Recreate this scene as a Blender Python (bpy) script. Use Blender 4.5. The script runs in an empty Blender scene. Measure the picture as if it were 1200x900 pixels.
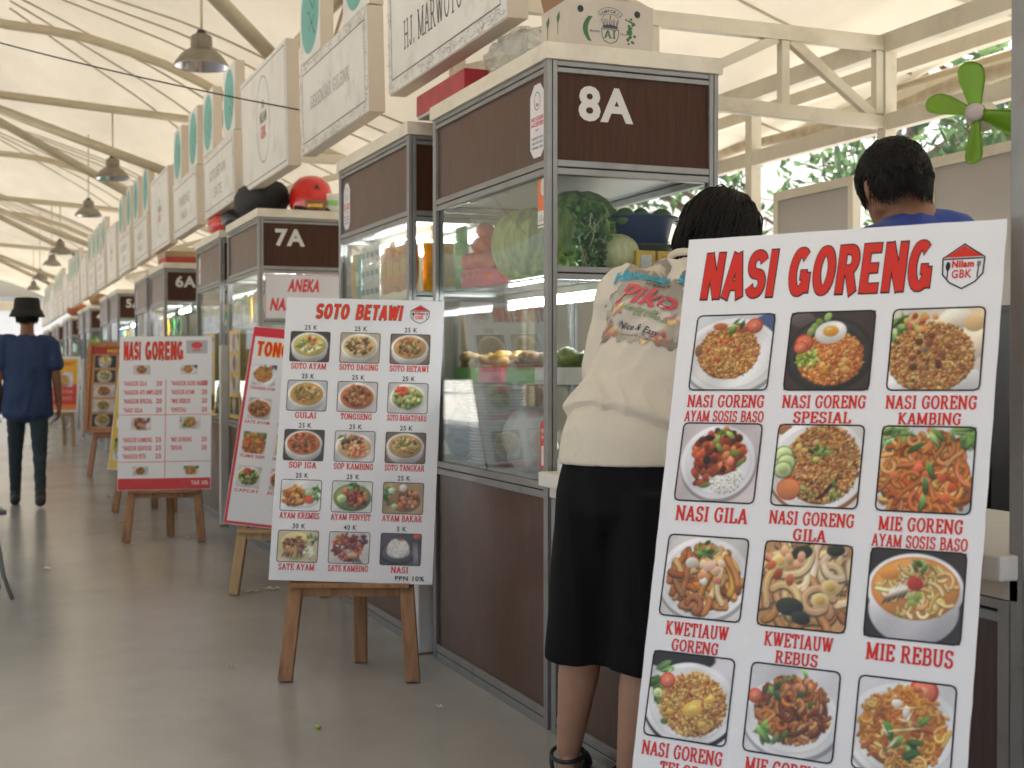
import bpy, bmesh, math, random
import numpy as np
from mathutils import Vector, Matrix
from mathutils.bvhtree import BVHTree

R = math.radians
S = bpy.context.scene
COL = S.collection
random.seed(7)
RNG = np.random.default_rng(7)

# ------------------------------------------------------------------ camera, sky, sun, exposure
cam_d = bpy.data.cameras.new("camera")
cam = bpy.data.objects.new("camera", cam_d)
COL.objects.link(cam)
cam.location = (0, 0, 1.15)
cam.rotation_euler = (R(90 - 0.66), 0, R(-21.83))
cam_d.sensor_width = 36
cam_d.lens = 46.8
cam_d.clip_end = 600
cam_d.dof.use_dof = True
cam_d.dof.focus_distance = 3.4
cam_d.dof.aperture_fstop = 6.3
S.camera = cam

SUN_EL, SUN_AZ = 62, 50          # azimuth measured clockwise from +Y
world = bpy.data.worlds.new("World")
S.world = world
world.use_nodes = True
wn = world.node_tree
bg = wn.nodes["Background"]
sky = wn.nodes.new("ShaderNodeTexSky")
sky.sky_type = 'NISHITA'
sky.sun_disc = False
sky.sun_elevation = R(SUN_EL)
sky.sun_rotation = R(SUN_AZ)
sky.air_density = 1.0
sky.dust_density = 8.0
sky.ozone_density = 0.6
wn.links.new(sky.outputs[0], bg.inputs[0])
bg.inputs[1].default_value = 0.15
sun_d = bpy.data.lights.new("sun", 'SUN')
sun_d.energy = 5.0
sun_d.angle = R(0.6)
sun_d.color = (1.0, 0.97, 0.92)
sun = bpy.data.objects.new("sun", sun_d)
COL.objects.link(sun)
sd = Vector((math.sin(R(SUN_AZ)) * math.cos(R(SUN_EL)), math.cos(R(SUN_AZ)) * math.cos(R(SUN_EL)), math.sin(R(SUN_EL))))
sun.rotation_euler = sd.to_track_quat('Z', 'Y').to_euler()
S.view_settings.view_transform = 'Standard'
S.view_settings.look = 'None'
S.view_settings.exposure = 1.55
S.view_settings.gamma = 1.0
S.render.engine = 'CYCLES'
S.cycles.use_denoising = True
try:
    S.cycles.denoiser = 'OPENIMAGEDENOISE'
except Exception:
    pass
S.cycles.max_bounces = 10
S.cycles.diffuse_bounces = 5
S.cycles.glossy_bounces = 4
S.cycles.transmission_bounces = 6
S.cycles.transparent_max_bounces = 16
S.cycles.sample_clamp_indirect = 8.0
S.cycles.caustics_reflective = False
S.cycles.caustics_refractive = False


# ------------------------------------------------------------------ helpers
def srgb(r, g, b):
    f = lambda c: c / 12.92 if c <= 0.04045 else ((c + 0.055) / 1.055) ** 2.4
    return tuple(f(c / 255.0) for c in (r, g, b))


class MB:
    """collects shapes and links them as one mesh"""
    def __init__(s):
        s.v = []; s.f = []; s.sm = []

    def add(s, vs, fs, smooth=False):
        n = len(s.v)
        s.v += [tuple(v) for v in vs]
        s.f += [tuple(i + n for i in f) for f in fs]
        s.sm += [smooth] * len(fs)
        return s

    def box(s, x0, x1, y0, y1, z0, z1, M=None):
        vs = [Vector((x, y, z)) for z in (z0, z1) for y in (y0, y1) for x in (x0, x1)]
        if M is not None:
            vs = [M @ v for v in vs]
        return s.add(vs, [(0, 2, 3, 1), (4, 5, 7, 6), (0, 1, 5, 4), (2, 6, 7, 3), (0, 4, 6, 2), (1, 3, 7, 5)])

    def bar(s, p, q, w, d, up=(0, 0, 1)):
        """rectangular bar from p to q, w across, d along up-ish"""
        p, q = Vector(p), Vector(q)
        t = (q - p).normalized()
        a = t.cross(Vector(up))
        if a.length < 1e-4:
            a = t.cross(Vector((1, 0, 0)))
        a.normalize(); b = a.cross(t).normalized()
        a *= w / 2; b *= d / 2
        vs = [c + i * a + j * b for c in (p, q) for i, j in ((-1, -1), (1, -1), (1, 1), (-1, 1))]
        return s.add(vs, [(3, 2, 1, 0), (4, 5, 6, 7), (0, 1, 5, 4), (1, 2, 6, 5), (2, 3, 7, 6), (3, 0, 4, 7)])

    def tube(s, pts, r, seg=8, cap=True):
        pts = [Vector(p) for p in pts]
        rr = r if hasattr(r, '__len__') else [r] * len(pts)
        n0 = len(s.v); vs = []
        t0 = (pts[1] - pts[0]).normalized()
        a = t0.orthogonal().normalized()
        for i, p in enumerate(pts):
            t = (pts[min(i + 1, len(pts) - 1)] - pts[max(i - 1, 0)]).normalized()
            a = (a - t * a.dot(t)).normalized(); b = t.cross(a)
            for k in range(seg):
                th = 2 * math.pi * k / seg
                vs.append(p + (a * math.cos(th) + b * math.sin(th)) * rr[i])
        fs = []
        for i in range(len(pts) - 1):
            for k in range(seg):
                k2 = (k + 1) % seg
                fs.append((i * seg + k, i * seg + k2, (i + 1) * seg + k2, (i + 1) * seg + k))
        s.add(vs, fs, True)
        if cap:
            s.f.append(tuple(n0 + k for k in reversed(range(seg)))); s.sm.append(False)
            s.f.append(tuple(n0 + (len(pts) - 1) * seg + k for k in range(seg))); s.sm.append(False)
        return s

    def lathe(s, prof, seg=24, c=(0, 0, 0), M=None, sx=1, sy=1, close=False):
        vs = []
        for r, z in prof:
            for k in range(seg):
                th = 2 * math.pi * k / seg
                v = Vector((r * math.cos(th) * sx, r * math.sin(th) * sy, z))
                vs.append((M @ v if M is not None else v) + Vector(c))
        fs = []
        for i in range(len(prof) - 1):
            for k in range(seg):
                k2 = (k + 1) % seg
                fs.append((i * seg + k, i * seg + k2, (i + 1) * seg + k2, (i + 1) * seg + k))
        s.add(vs, fs, True)
        if close:
            n0 = len(s.v) - len(vs)
            s.f.append(tuple(n0 + k for k in reversed(range(seg)))); s.sm.append(False)
            s.f.append(tuple(n0 + (len(prof) - 1) * seg + k for k in range(seg))); s.sm.append(False)
        return s

    def ball(s, c, r, seg=14, rings=9, sc=(1, 1, 1), M=None, bump=0.0, seed=0):
        rg = np.random.default_rng(seed)
        vs = []
        for i in range(rings + 1):
            ph = math.pi * i / rings
            for k in range(seg):
                th = 2 * math.pi * k / seg
                q = r * (1 + bump * (rg.random() - 0.5))
                v = Vector((q * math.sin(ph) * math.cos(th) * sc[0], q * math.sin(ph) * math.sin(th) * sc[1], q * math.cos(ph) * sc[2]))
                if M is not None:
                    v = M @ v
                vs.append(v + Vector(c))
        fs = []
        for i in range(rings):
            for k in range(seg):
                k2 = (k + 1) % seg
                fs.append((i * seg + k, (i + 1) * seg + k, (i + 1) * seg + k2, i * seg + k2))
        return s.add(vs, fs, True)

    def poly(s, pts, z=0.0):
        return s.add([(p[0], p[1], z if len(p) < 3 else p[2]) for p in pts], [tuple(range(len(pts)))])

    def build(s, name, mat, parent=None, bevel=0.0, bseg=2, weld=False, loc=None, rot=None):
        me = bpy.data.meshes.new(name)
        me.from_pydata(s.v, [], s.f)
        me.polygons.foreach_set("use_smooth", s.sm)
        if bevel or weld:
            b = bmesh.new(); b.from_mesh(me)
            if weld:
                bmesh.ops.remove_doubles(b, verts=b.verts, dist=1e-5)
            if bevel:
                ed = [e for e in b.edges if len(e.link_faces) == 2 and e.calc_face_angle(0) > R(35)]
                bmesh.ops.bevel(b, geom=ed, offset=bevel, segments=bseg, affect='EDGES', profile=0.6, clamp_overlap=True)
            b.to_mesh(me); b.free()
        me.update()
        return link(name, me, mat, parent, loc, rot)


def link(name, me, mat, parent=None, loc=None, rot=None):
    o = bpy.data.objects.new(name, me)
    COL.objects.link(o)
    if mat is not None and not me.materials:
        me.materials.append(mat)
    if parent is not None:
        o.parent = parent
    if loc is not None:
        o.location = loc
    if rot is not None:
        o.rotation_euler = rot
    return o


def tag(o, label=None, cat=None, group=None, kind=None):
    if label: o["label"] = label
    if cat: o["category"] = cat
    if group: o["group"] = group
    if kind: o["kind"] = kind
    return o


def thing(name, label, cat, loc=(0, 0, 0), rz=0, group=None):
    o = bpy.data.objects.new(name, None)
    o.empty_display_size = 0.1
    COL.objects.link(o)
    o.location = loc
    o.rotation_euler = (0, 0, rz)
    return tag(o, label, cat, group)


def copy_tree(o, parent=None):
    c = o.copy()
    COL.objects.link(c)
    if parent is not None:
        c.parent = parent
    for ch in list(o.children):
        copy_tree(ch, c)
    return c


# ------------------------------------------------------------------ materials
def newmat(name):
    m = bpy.data.materials.new(name)
    m.use_nodes = True
    nt = m.node_tree
    return m, nt, nt.nodes["Principled BSDF"]


def mat(name, col, rough=0.5, metal=0.0, spec=0.5, coat=0.0, noise=0.0, nscale=8.0, bump=0.0, bscale=60.0, stretch=(1, 1, 1), sheen=0.0, rvar=0.0, dirt=None, dscale=3.0):
    m, nt, p = newmat(name)
    p.inputs["Roughness"].default_value = rough
    p.inputs["Metallic"].default_value = metal
    p.inputs["Specular IOR Level"].default_value = spec
    p.inputs["Coat Weight"].default_value = coat
    p.inputs["Coat Roughness"].default_value = 0.08
    p.inputs["Sheen Weight"].default_value = sheen
    p.inputs["Base Color"].default_value = (*col, 1)
    tc = nt.nodes.new("ShaderNodeTexCoord")
    mp = nt.nodes.new("ShaderNodeMapping")
    mp.inputs["Scale"].default_value = stretch
    nt.links.new(tc.outputs["Object"], mp.inputs[0])
    last = None
    if noise or rvar:
        n = nt.nodes.new("ShaderNodeTexNoise")
        n.inputs["Scale"].default_value = nscale
        n.inputs["Detail"].default_value = 6
        n.inputs["Roughness"].default_value = 0.62
        nt.links.new(mp.outputs[0], n.inputs["Vector"])
        if noise:
            r = nt.nodes.new("ShaderNodeValToRGB")
            a, b = 1 - noise, 1 + noise
            r.color_ramp.elements[0].position = 0.3
            r.color_ramp.elements[1].position = 0.7
            r.color_ramp.elements[0].color = (*[min(1, c * a) for c in col], 1)
            r.color_ramp.elements[1].color = (*[min(1, c * b) for c in col], 1)
            nt.links.new(n.outputs["Fac"], r.inputs[0])
            last = r.outputs[0]
        if rvar:
            mr = nt.nodes.new("ShaderNodeMapRange")
            mr.inputs["From Min"].default_value = 0.3; mr.inputs["From Max"].default_value = 0.7
            mr.inputs["To Min"].default_value = max(0.02, rough - rvar); mr.inputs["To Max"].default_value = min(1, rough + rvar)
            nt.links.new(n.outputs["Fac"], mr.inputs[0])
            nt.links.new(mr.outputs[0], p.inputs["Roughness"])
    if dirt is not None:
        n2 = nt.nodes.new("ShaderNodeTexNoise")
        n2.inputs["Scale"].default_value = dscale; n2.inputs["Detail"].default_value = 8; n2.inputs["Roughness"].default_value = 0.7
        nt.links.new(tc.outputs["Object"], n2.inputs["Vector"])
        r2 = nt.nodes.new("ShaderNodeValToRGB")
        r2.color_ramp.elements[0].position = 0.52; r2.color_ramp.elements[1].position = 0.72
        r2.color_ramp.elements[0].color = (0, 0, 0, 1); r2.color_ramp.elements[1].color = (0.75, 0.75, 0.75, 1)
        nt.links.new(n2.outputs["Fac"], r2.inputs[0])
        mx = nt.nodes.new("ShaderNodeMixRGB")
        nt.links.new(r2.outputs[0], mx.inputs[0])
        if last is not None: nt.links.new(last, mx.inputs[1])
        else: mx.inputs[1].default_value = (*col, 1)
        mx.inputs[2].default_value = (*dirt, 1)
        last = mx.outputs[0]
    if last is not None:
        nt.links.new(last, p.inputs["Base Color"])
    if bump:
        nb = nt.nodes.new("ShaderNodeTexNoise")
        nb.inputs["Scale"].default_value = bscale
        nb.inputs["Detail"].default_value = 4
        nt.links.new(mp.outputs[0], nb.inputs["Vector"])
        bp = nt.nodes.new("ShaderNodeBump")
        bp.inputs["Strength"].default_value = bump
        bp.inputs["Distance"].default_value = 0.01
        nt.links.new(nb.outputs["Fac"], bp.inputs["Height"])
        nt.links.new(bp.outputs[0], p.inputs["Normal"])
    return m


def glass_mat(name, tint=(0.95, 0.97, 0.96), ior=1.5, film=0.006, refl=0.42):
    m = bpy.data.materials.new(name)
    m.use_nodes = True
    nt = m.node_tree; nt.nodes.clear()
    out = nt.nodes.new("ShaderNodeOutputMaterial")
    tr = nt.nodes.new("ShaderNodeBsdfTransparent"); tr.inputs[0].default_value = (*tint, 1)
    gl = nt.nodes.new("ShaderNodeBsdfGlossy"); gl.inputs["Roughness"].default_value = 0.015
    df = nt.nodes.new("ShaderNodeBsdfDiffuse"); df.inputs[0].default_value = (0.6, 0.6, 0.57, 1)
    fr = nt.nodes.new("ShaderNodeFresnel"); fr.inputs[0].default_value = ior
    mul = nt.nodes.new("ShaderNodeMath"); mul.operation = 'MULTIPLY_ADD'; mul.inputs[1].default_value = refl; mul.inputs[2].default_value = 0.0; mul.use_clamp = True
    tc = nt.nodes.new("ShaderNodeTexCoord")
    n = nt.nodes.new("ShaderNodeTexNoise"); n.inputs["Scale"].default_value = 6; n.inputs["Detail"].default_value = 7
    mr = nt.nodes.new("ShaderNodeMapRange"); mr.inputs["From Min"].default_value = 0.4; mr.inputs["From Max"].default_value = 0.8; mr.inputs["To Min"].default_value = film * 0.4; mr.inputs["To Max"].default_value = film * 2.4
    nt.links.new(tc.outputs["Object"], n.inputs["Vector"]); nt.links.new(n.outputs["Fac"], mr.inputs[0])
    m0 = nt.nodes.new("ShaderNodeMixShader"); m1 = nt.nodes.new("ShaderNodeMixShader")
    nt.links.new(mr.outputs[0], m0.inputs[0]); nt.links.new(tr.outputs[0], m0.inputs[1]); nt.links.new(df.outputs[0], m0.inputs[2])
    nt.links.new(fr.outputs[0], mul.inputs[0]); nt.links.new(mul.outputs[0], m1.inputs[0])
    nt.links.new(m0.outputs[0], m1.inputs[1]); nt.links.new(gl.outputs[0], m1.inputs[2])
    nt.links.new(m1.outputs[0], out.inputs[0])
    return m


def emit_mat(name, col, strength):
    m, nt, p = newmat(name)
    p.inputs["Base Color"].default_value = (0.8, 0.8, 0.8, 1)
    p.inputs["Emission Color"].default_value = (*col, 1)
    p.inputs["Emission Strength"].default_value = strength
    return m


def wood_mat(name, c0, c1, rough=0.4, axis='z', scale=1.0, coat=0.0, fine=1.0, spec=0.5):
    """grain running along an axis"""
    m, nt, p = newmat(name)
    p.inputs["Roughness"].default_value = rough
    p.inputs["Coat Weight"].default_value = coat; p.inputs["Coat Roughness"].default_value = 0.12
    p.inputs["Specular IOR Level"].default_value = spec
    tc = nt.nodes.new("ShaderNodeTexCoord"); mp = nt.nodes.new("ShaderNodeMapping")
    k = {'x': (0.06, 1, 1), 'y': (1, 0.06, 1), 'z': (1, 1, 0.06)}[axis]
    mp.inputs["Scale"].default_value = tuple(v * 26 * scale for v in k)
    nt.links.new(tc.outputs["Object"], mp.inputs[0])
    n = nt.nodes.new("ShaderNodeTexNoise"); n.inputs["Scale"].default_value = 1.0; n.inputs["Detail"].default_value = 8; n.inputs["Roughness"].default_value = 0.65 * fine; n.inputs["Distortion"].default_value = 0.4
    nt.links.new(mp.outputs[0], n.inputs["Vector"])
    r = nt.nodes.new("ShaderNodeValToRGB")
    r.color_ramp.elements[0].position = 0.32; r.color_ramp.elements[1].position = 0.68
    r.color_ramp.elements[0].color = (*c0, 1); r.color_ramp.elements[1].color = (*c1, 1)
    nt.links.new(n.outputs["Fac"], r.inputs[0]); nt.links.new(r.outputs[0], p.inputs["Base Color"])
    n2 = nt.nodes.new("ShaderNodeTexNoise"); n2.inputs["Scale"].default_value = 3.2; n2.inputs["Detail"].default_value = 9; n2.inputs["Roughness"].default_value = 0.7
    nt.links.new(tc.outputs["Object"], n2.inputs["Vector"])
    mr = nt.nodes.new("ShaderNodeMapRange"); mr.inputs["From Min"].default_value = 0.35; mr.inputs["From Max"].default_value = 0.65
    mr.inputs["To Min"].default_value = max(.05, rough - .025); mr.inputs["To Max"].default_value = rough + .045
    nt.links.new(n2.outputs["Fac"], mr.inputs[0]); nt.links.new(mr.outputs[0], p.inputs["Roughness"])
    bp = nt.nodes.new("ShaderNodeBump"); bp.inputs["Strength"].default_value = 0.08; bp.inputs["Distance"].default_value = 0.004
    nt.links.new(n.outputs["Fac"], bp.inputs["Height"]); nt.links.new(bp.outputs[0], p.inputs["Normal"])
    return m


def membrane_mat(name, col, trans):
    m = bpy.data.materials.new(name); m.use_nodes = True
    nt = m.node_tree; nt.nodes.clear()
    out = nt.nodes.new("ShaderNodeOutputMaterial")
    d = nt.nodes.new("ShaderNodeBsdfDiffuse"); t = nt.nodes.new("ShaderNodeBsdfTranslucent")
    mx = nt.nodes.new("ShaderNodeMixShader"); mx.inputs[0].default_value = trans
    tc = nt.nodes.new("ShaderNodeTexCoord")
    n = nt.nodes.new("ShaderNodeTexNoise"); n.inputs["Scale"].default_value = 0.55; n.inputs["Detail"].default_value = 7; n.inputs["Roughness"].default_value = 0.6
    mp = nt.nodes.new("ShaderNodeMapping"); mp.inputs["Scale"].default_value = (1.0, 0.5, 1.0)
    nt.links.new(tc.outputs["Object"], mp.inputs[0]); nt.links.new(mp.outputs[0], n.inputs["Vector"])
    r = nt.nodes.new("ShaderNodeValToRGB")
    r.color_ramp.elements[0].position = 0.35; r.color_ramp.elements[1].position = 0.65
    r.color_ramp.elements[0].color = (*[c * 0.78 for c in col], 1); r.color_ramp.elements[1].color = (*col, 1)
    nt.links.new(n.outputs["Fac"], r.inputs[0])
    nt.links.new(r.outputs[0], d.inputs[0]); nt.links.new(r.outputs[0], t.inputs[0])
    nt.links.new(d.outputs[0], mx.inputs[1]); nt.links.new(t.outputs[0], mx.inputs[2]); nt.links.new(mx.outputs[0], out.inputs[0])
    return m


def vcol_mat(name, rough=0.35, coat=0.0, bump=0.0, bscale=7.0, trans=0.0):
    m, nt, p = newmat(name)
    a = nt.nodes.new("ShaderNodeAttribute"); a.attribute_name = "Col"
    nt.links.new(a.outputs["Color"], p.inputs["Base Color"])
    p.inputs["Roughness"].default_value = rough
    p.inputs["Coat Weight"].default_value = coat; p.inputs["Coat Roughness"].default_value = 0.06
    if bump:
        film_bump(nt, p, bump, bscale)
    return m


def film_bump(nt, p, strength, scale):
    """crinkles of the clear plastic film over a printed sheet (same object space on every layer of a board)"""
    tc = nt.nodes.new("ShaderNodeTexCoord")
    n = nt.nodes.new("ShaderNodeTexNoise"); n.inputs["Scale"].default_value = scale; n.inputs["Detail"].default_value = 2.0; n.inputs["Roughness"].default_value = 0.45; n.inputs["Distortion"].default_value = 1.2
    nt.links.new(tc.outputs["Object"], n.inputs["Vector"])
    b = nt.nodes.new("ShaderNodeBump"); b.inputs["Strength"].default_value = strength; b.inputs["Distance"].default_value = 0.03
    nt.links.new(n.outputs["Fac"], b.inputs["Height"])
    nt.links.new(b.outputs[0], p.inputs["Normal"])
    nt.links.new(b.outputs[0], p.inputs["Coat Normal"])


def print_mat(name, col, rough=0.45, coat=0.22, bump=0.16, scale=7.0):
    m, nt, p = newmat(name)
    p.inputs["Base Color"].default_value = (*col, 1)
    p.inputs["Roughness"].default_value = rough
    p.inputs["Coat Weight"].default_value = coat; p.inputs["Coat Roughness"].default_value = 0.05
    p.inputs["Specular IOR Level"].default_value = 0.25
    film_bump(nt, p, bump, scale)
    return m


M = {}
M['brown'] = wood_mat('brown laminate', (0.058, 0.023, 0.0135), (0.100, 0.043, 0.0245), rough=0.30, axis='z', scale=2.6, spec=0.42)
M['brown_dark'] = wood_mat('dark brown laminate', (0.046, 0.0195, 0.0115), (0.078, 0.034, 0.0195), rough=0.45, axis='z', scale=2.8, spec=0.18)
M['alu'] = mat('brushed aluminium', (0.29, 0.29, 0.285), rough=0.42, metal=0.6, noise=0.12, nscale=14, rvar=0.10, dirt=(0.20, 0.19, 0.17), dscale=7)
M['groove'] = mat('dark groove', (0.02, 0.02, 0.02), rough=0.8)
M['cap'] = mat('cream painted board', (0.70, 0.65, 0.54), rough=0.5, noise=0.05, nscale=5, dirt=(0.56, 0.51, 0.41), dscale=4)
M['cream'] = mat('cream painted steel', (0.66, 0.61, 0.49), rough=0.45, noise=0.08, nscale=4, dirt=(0.48, 0.41, 0.29), dscale=3)
M['pipe'] = mat('beige painted pipe', (0.46, 0.395, 0.275), rough=0.45, noise=0.10, nscale=5)
M['seam'] = mat('membrane seam', (0.36, 0.30, 0.21), rough=0.8)
M['white'] = mat('white plastic', (0.74, 0.73, 0.70), rough=0.35, noise=0.05, nscale=5, dirt=(0.45, 0.40, 0.33), dscale=5)
M['counter'] = mat('white counter edge', (0.76, 0.74, 0.68), rough=0.35, noise=0.05, nscale=6)
M['glass'] = glass_mat('cabinet glass')
M['shelfglass'] = glass_mat('grey shelf glass', tint=(0.72, 0.78, 0.78), film=0.12)
M['shelf'] = mat('steel shelf', (0.50, 0.51, 0.52), rough=0.3, metal=0.8, noise=0.1)
M['inner'] = mat('pale inner lining', (0.60, 0.60, 0.57), rough=0.35, metal=0.2, noise=0.08)
M['number'] = mat('pale grey vinyl', (0.62, 0.61, 0.58), rough=0.5)
M['membrane'] = membrane_mat('tensile membrane', (0.76, 0.705, 0.585), 0.060)
M['black'] = mat('black plastic', (0.018, 0.018, 0.019), rough=0.4)
M['tube_lit'] = emit_mat('lit fluorescent tube', (0.93, 0.97, 1.0), 34.0)
M['lampmetal'] = mat('spun aluminium lamp', (0.25, 0.225, 0.18), rough=0.42, metal=0.65, noise=0.15, nscale=9)
M['lampin'] = mat('bright lamp reflector', (0.62, 0.63, 0.66), rough=0.18, metal=0.9)
M['wood'] = wood_mat('raw easel timber', (0.22, 0.10, 0.038), (0.42, 0.225, 0.10), rough=0.55, axis='z', scale=1.2)
M['wood_orange'] = wood_mat('varnished orange timber', (0.33, 0.115, 0.026), (0.52, 0.21, 0.055), rough=0.35, axis='z', scale=1.0, coat=0.3)
M['wood_pale'] = wood_mat('pale easel timber', (0.40, 0.24, 0.11), (0.56, 0.37, 0.19), rough=0.55, axis='z', scale=1.0)
M['paper'] = print_mat('glossy white banner', (0.765, 0.77, 0.795))
M['paper2'] = print_mat('white banner', (0.75, 0.755, 0.785), rough=0.45, coat=0.2, bump=0.08)
M['red'] = print_mat('printed red', (0.62, 0.030, 0.022))
M['red_soft'] = mat('faded printed red', (0.62, 0.05, 0.06), rough=0.5)
M['orange_red'] = print_mat('printed orange red', (0.70, 0.045, 0.015))
M['ink'] = print_mat('printed black', (0.018, 0.016, 0.016))
M['yellow'] = mat('printed yellow', (0.80, 0.50, 0.03), rough=0.45)
M['photo'] = vcol_mat('printed dish photo', rough=0.45, coat=0.22, bump=0.16, bscale=7.0)
M['photo2'] = vcol_mat('printed dish photo matt', rough=0.5)
M['vcol'] = vcol_mat('coloured matt', rough=0.6)
M['vgloss'] = vcol_mat('coloured glossy', rough=0.28, coat=0.3)


def floor_mat():
    m, nt, p = newmat('polished concrete')
    tc = nt.nodes.new("ShaderNodeTexCoord")
    def noise(scale, det, rough, stretch=(1, 1, 1)):
        mp = nt.nodes.new("ShaderNodeMapping"); mp.inputs["Scale"].default_value = stretch
        nt.links.new(tc.outputs["Object"], mp.inputs[0])
        n = nt.nodes.new("ShaderNodeTexNoise"); n.inputs["Scale"].default_value = scale; n.inputs["Detail"].default_value = det; n.inputs["Roughness"].default_value = rough
        nt.links.new(mp.outputs[0], n.inputs["Vector"]); return n
    n1 = noise(0.9, 8, 0.62); n2 = noise(9, 6, 0.7); n3 = noise(1.3, 5, 0.55, (1.4, 0.6, 1))
    r = nt.nodes.new("ShaderNodeValToRGB")
    e = r.color_ramp.elements
    e[0].position = 0.28; e[0].color = (0.300, 0.296, 0.290, 1)
    e[1].position = 0.74; e[1].color = (0.425, 0.418, 0.398, 1)
    el = e.new(0.5); el.color = (0.372, 0.367, 0.354, 1)
    mx = nt.nodes.new("ShaderNodeMath"); mx.operation = 'MULTIPLY_ADD'; mx.inputs[1].default_value = 0.16
    nt.links.new(n2.outputs["Fac"], mx.inputs[0])
    mu = nt.nodes.new("ShaderNodeMath"); mu.operation = 'MULTIPLY'; mu.inputs[1].default_value = 0.84
    nt.links.new(n1.outputs["Fac"], mu.inputs[0]); nt.links.new(mu.outputs[0], mx.inputs[2])
    nt.links.new(mx.outputs[0], r.inputs[0])
    # scuffs and trodden patches
    rs = nt.nodes.new("ShaderNodeValToRGB"); rs.color_ramp.elements[0].position = 0.56; rs.color_ramp.elements[1].position = 0.75
    rs.color_ramp.elements[0].color = (0, 0, 0, 1); rs.color_ramp.elements[1].color = (0.45, 0.45, 0.45, 1)
    nt.links.new(n3.outputs["Fac"], rs.inputs[0])
    mc = nt.nodes.new("ShaderNodeMixRGB"); mc.inputs[2].default_value = (0.225, 0.216, 0.206, 1)
    nt.links.new(rs.outputs[0], mc.inputs[0]); nt.links.new(r.outputs[0], mc.inputs[1])
    nt.links.new(mc.outputs[0], p.inputs["Base Color"])
    mr = nt.nodes.new("ShaderNodeMapRange"); mr.inputs["From Min"].default_value = 0.3; mr.inputs["From Max"].default_value = 0.7
    mr.inputs["To Min"].default_value = 0.17; mr.inputs["To Max"].default_value = 0.27
    nt.links.new(n3.outputs["Fac"], mr.inputs[0]); nt.links.new(mr.outputs[0], p.inputs["Roughness"])
    b = nt.nodes.new("ShaderNodeBump"); b.inputs["Strength"].default_value = 0.012; b.inputs["Distance"].default_value = 0.01
    nt.links.new(n1.outputs["Fac"], b.inputs["Height"]); nt.links.new(b.outputs[0], p.inputs["Normal"])
    p.inputs["Specular IOR Level"].default_value = 0.5
    return m


M['floor'] = floor_mat()
M['ground'] = mat('outdoor paving', (0.46, 0.45, 0.42), rough=0.85, noise=0.18, nscale=1.5)

# ------------------------------------------------------------------ text
_tc = {}


def text2d(s, offset=0.0, space=1.0):
    key = (s, offset, space)
    if key not in _tc:
        c = bpy.data.curves.new("t", 'FONT'); c.body = s; c.offset = offset; c.space_character = space; c.resolution_u = 3
        o = bpy.data.objects.new("t", c); COL.objects.link(o)
        dg = bpy.context.evaluated_depsgraph_get()
        me = bpy.data.meshes.new_from_object(o.evaluated_get(dg))
        v = np.array([(p.co.x, p.co.y) for p in me.vertices]) if len(me.vertices) else np.zeros((0, 2))
        f = [tuple(p.vertices) for p in me.polygons]
        bpy.data.objects.remove(o); bpy.data.curves.remove(c); bpy.data.meshes.remove(me)
        _tc[key] = (v, f)
    return _tc[key]


def fit_text(mb, s, x0, y0, x1, y1, z=0.0, offset=0.03, space=1.1, outline=None, slant=0.0, frame=None):
    """lettering stretched into the box x0..x1, y0..y1; outline: another MB for a fatter copy underneath"""
    v, f = text2d(s, offset, space)
    lo, hi = v.min(0), v.max(0)
    k = np.array([(x1 - x0) / max(hi[0] - lo[0], 1e-6), (y1 - y0) / max(hi[1] - lo[1], 1e-6)])
    fr = frame or (lambda a, b, c: (a, b, c))

    def put(dst, vv, zz):
        q = (vv - lo) * k
        dst.add([fr(x0 + a + slant * b, y0 + b, zz) for a, b in q], f)
    put(mb, v, z)
    if outline is not None:
        v2, f2 = text2d(s, offset + 0.028, space)
        q = (v2 - lo) * k
        outline.add([fr(x0 + a + slant * b, y0 + b, z - 0.0006) for a, b in q], f2)


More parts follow.
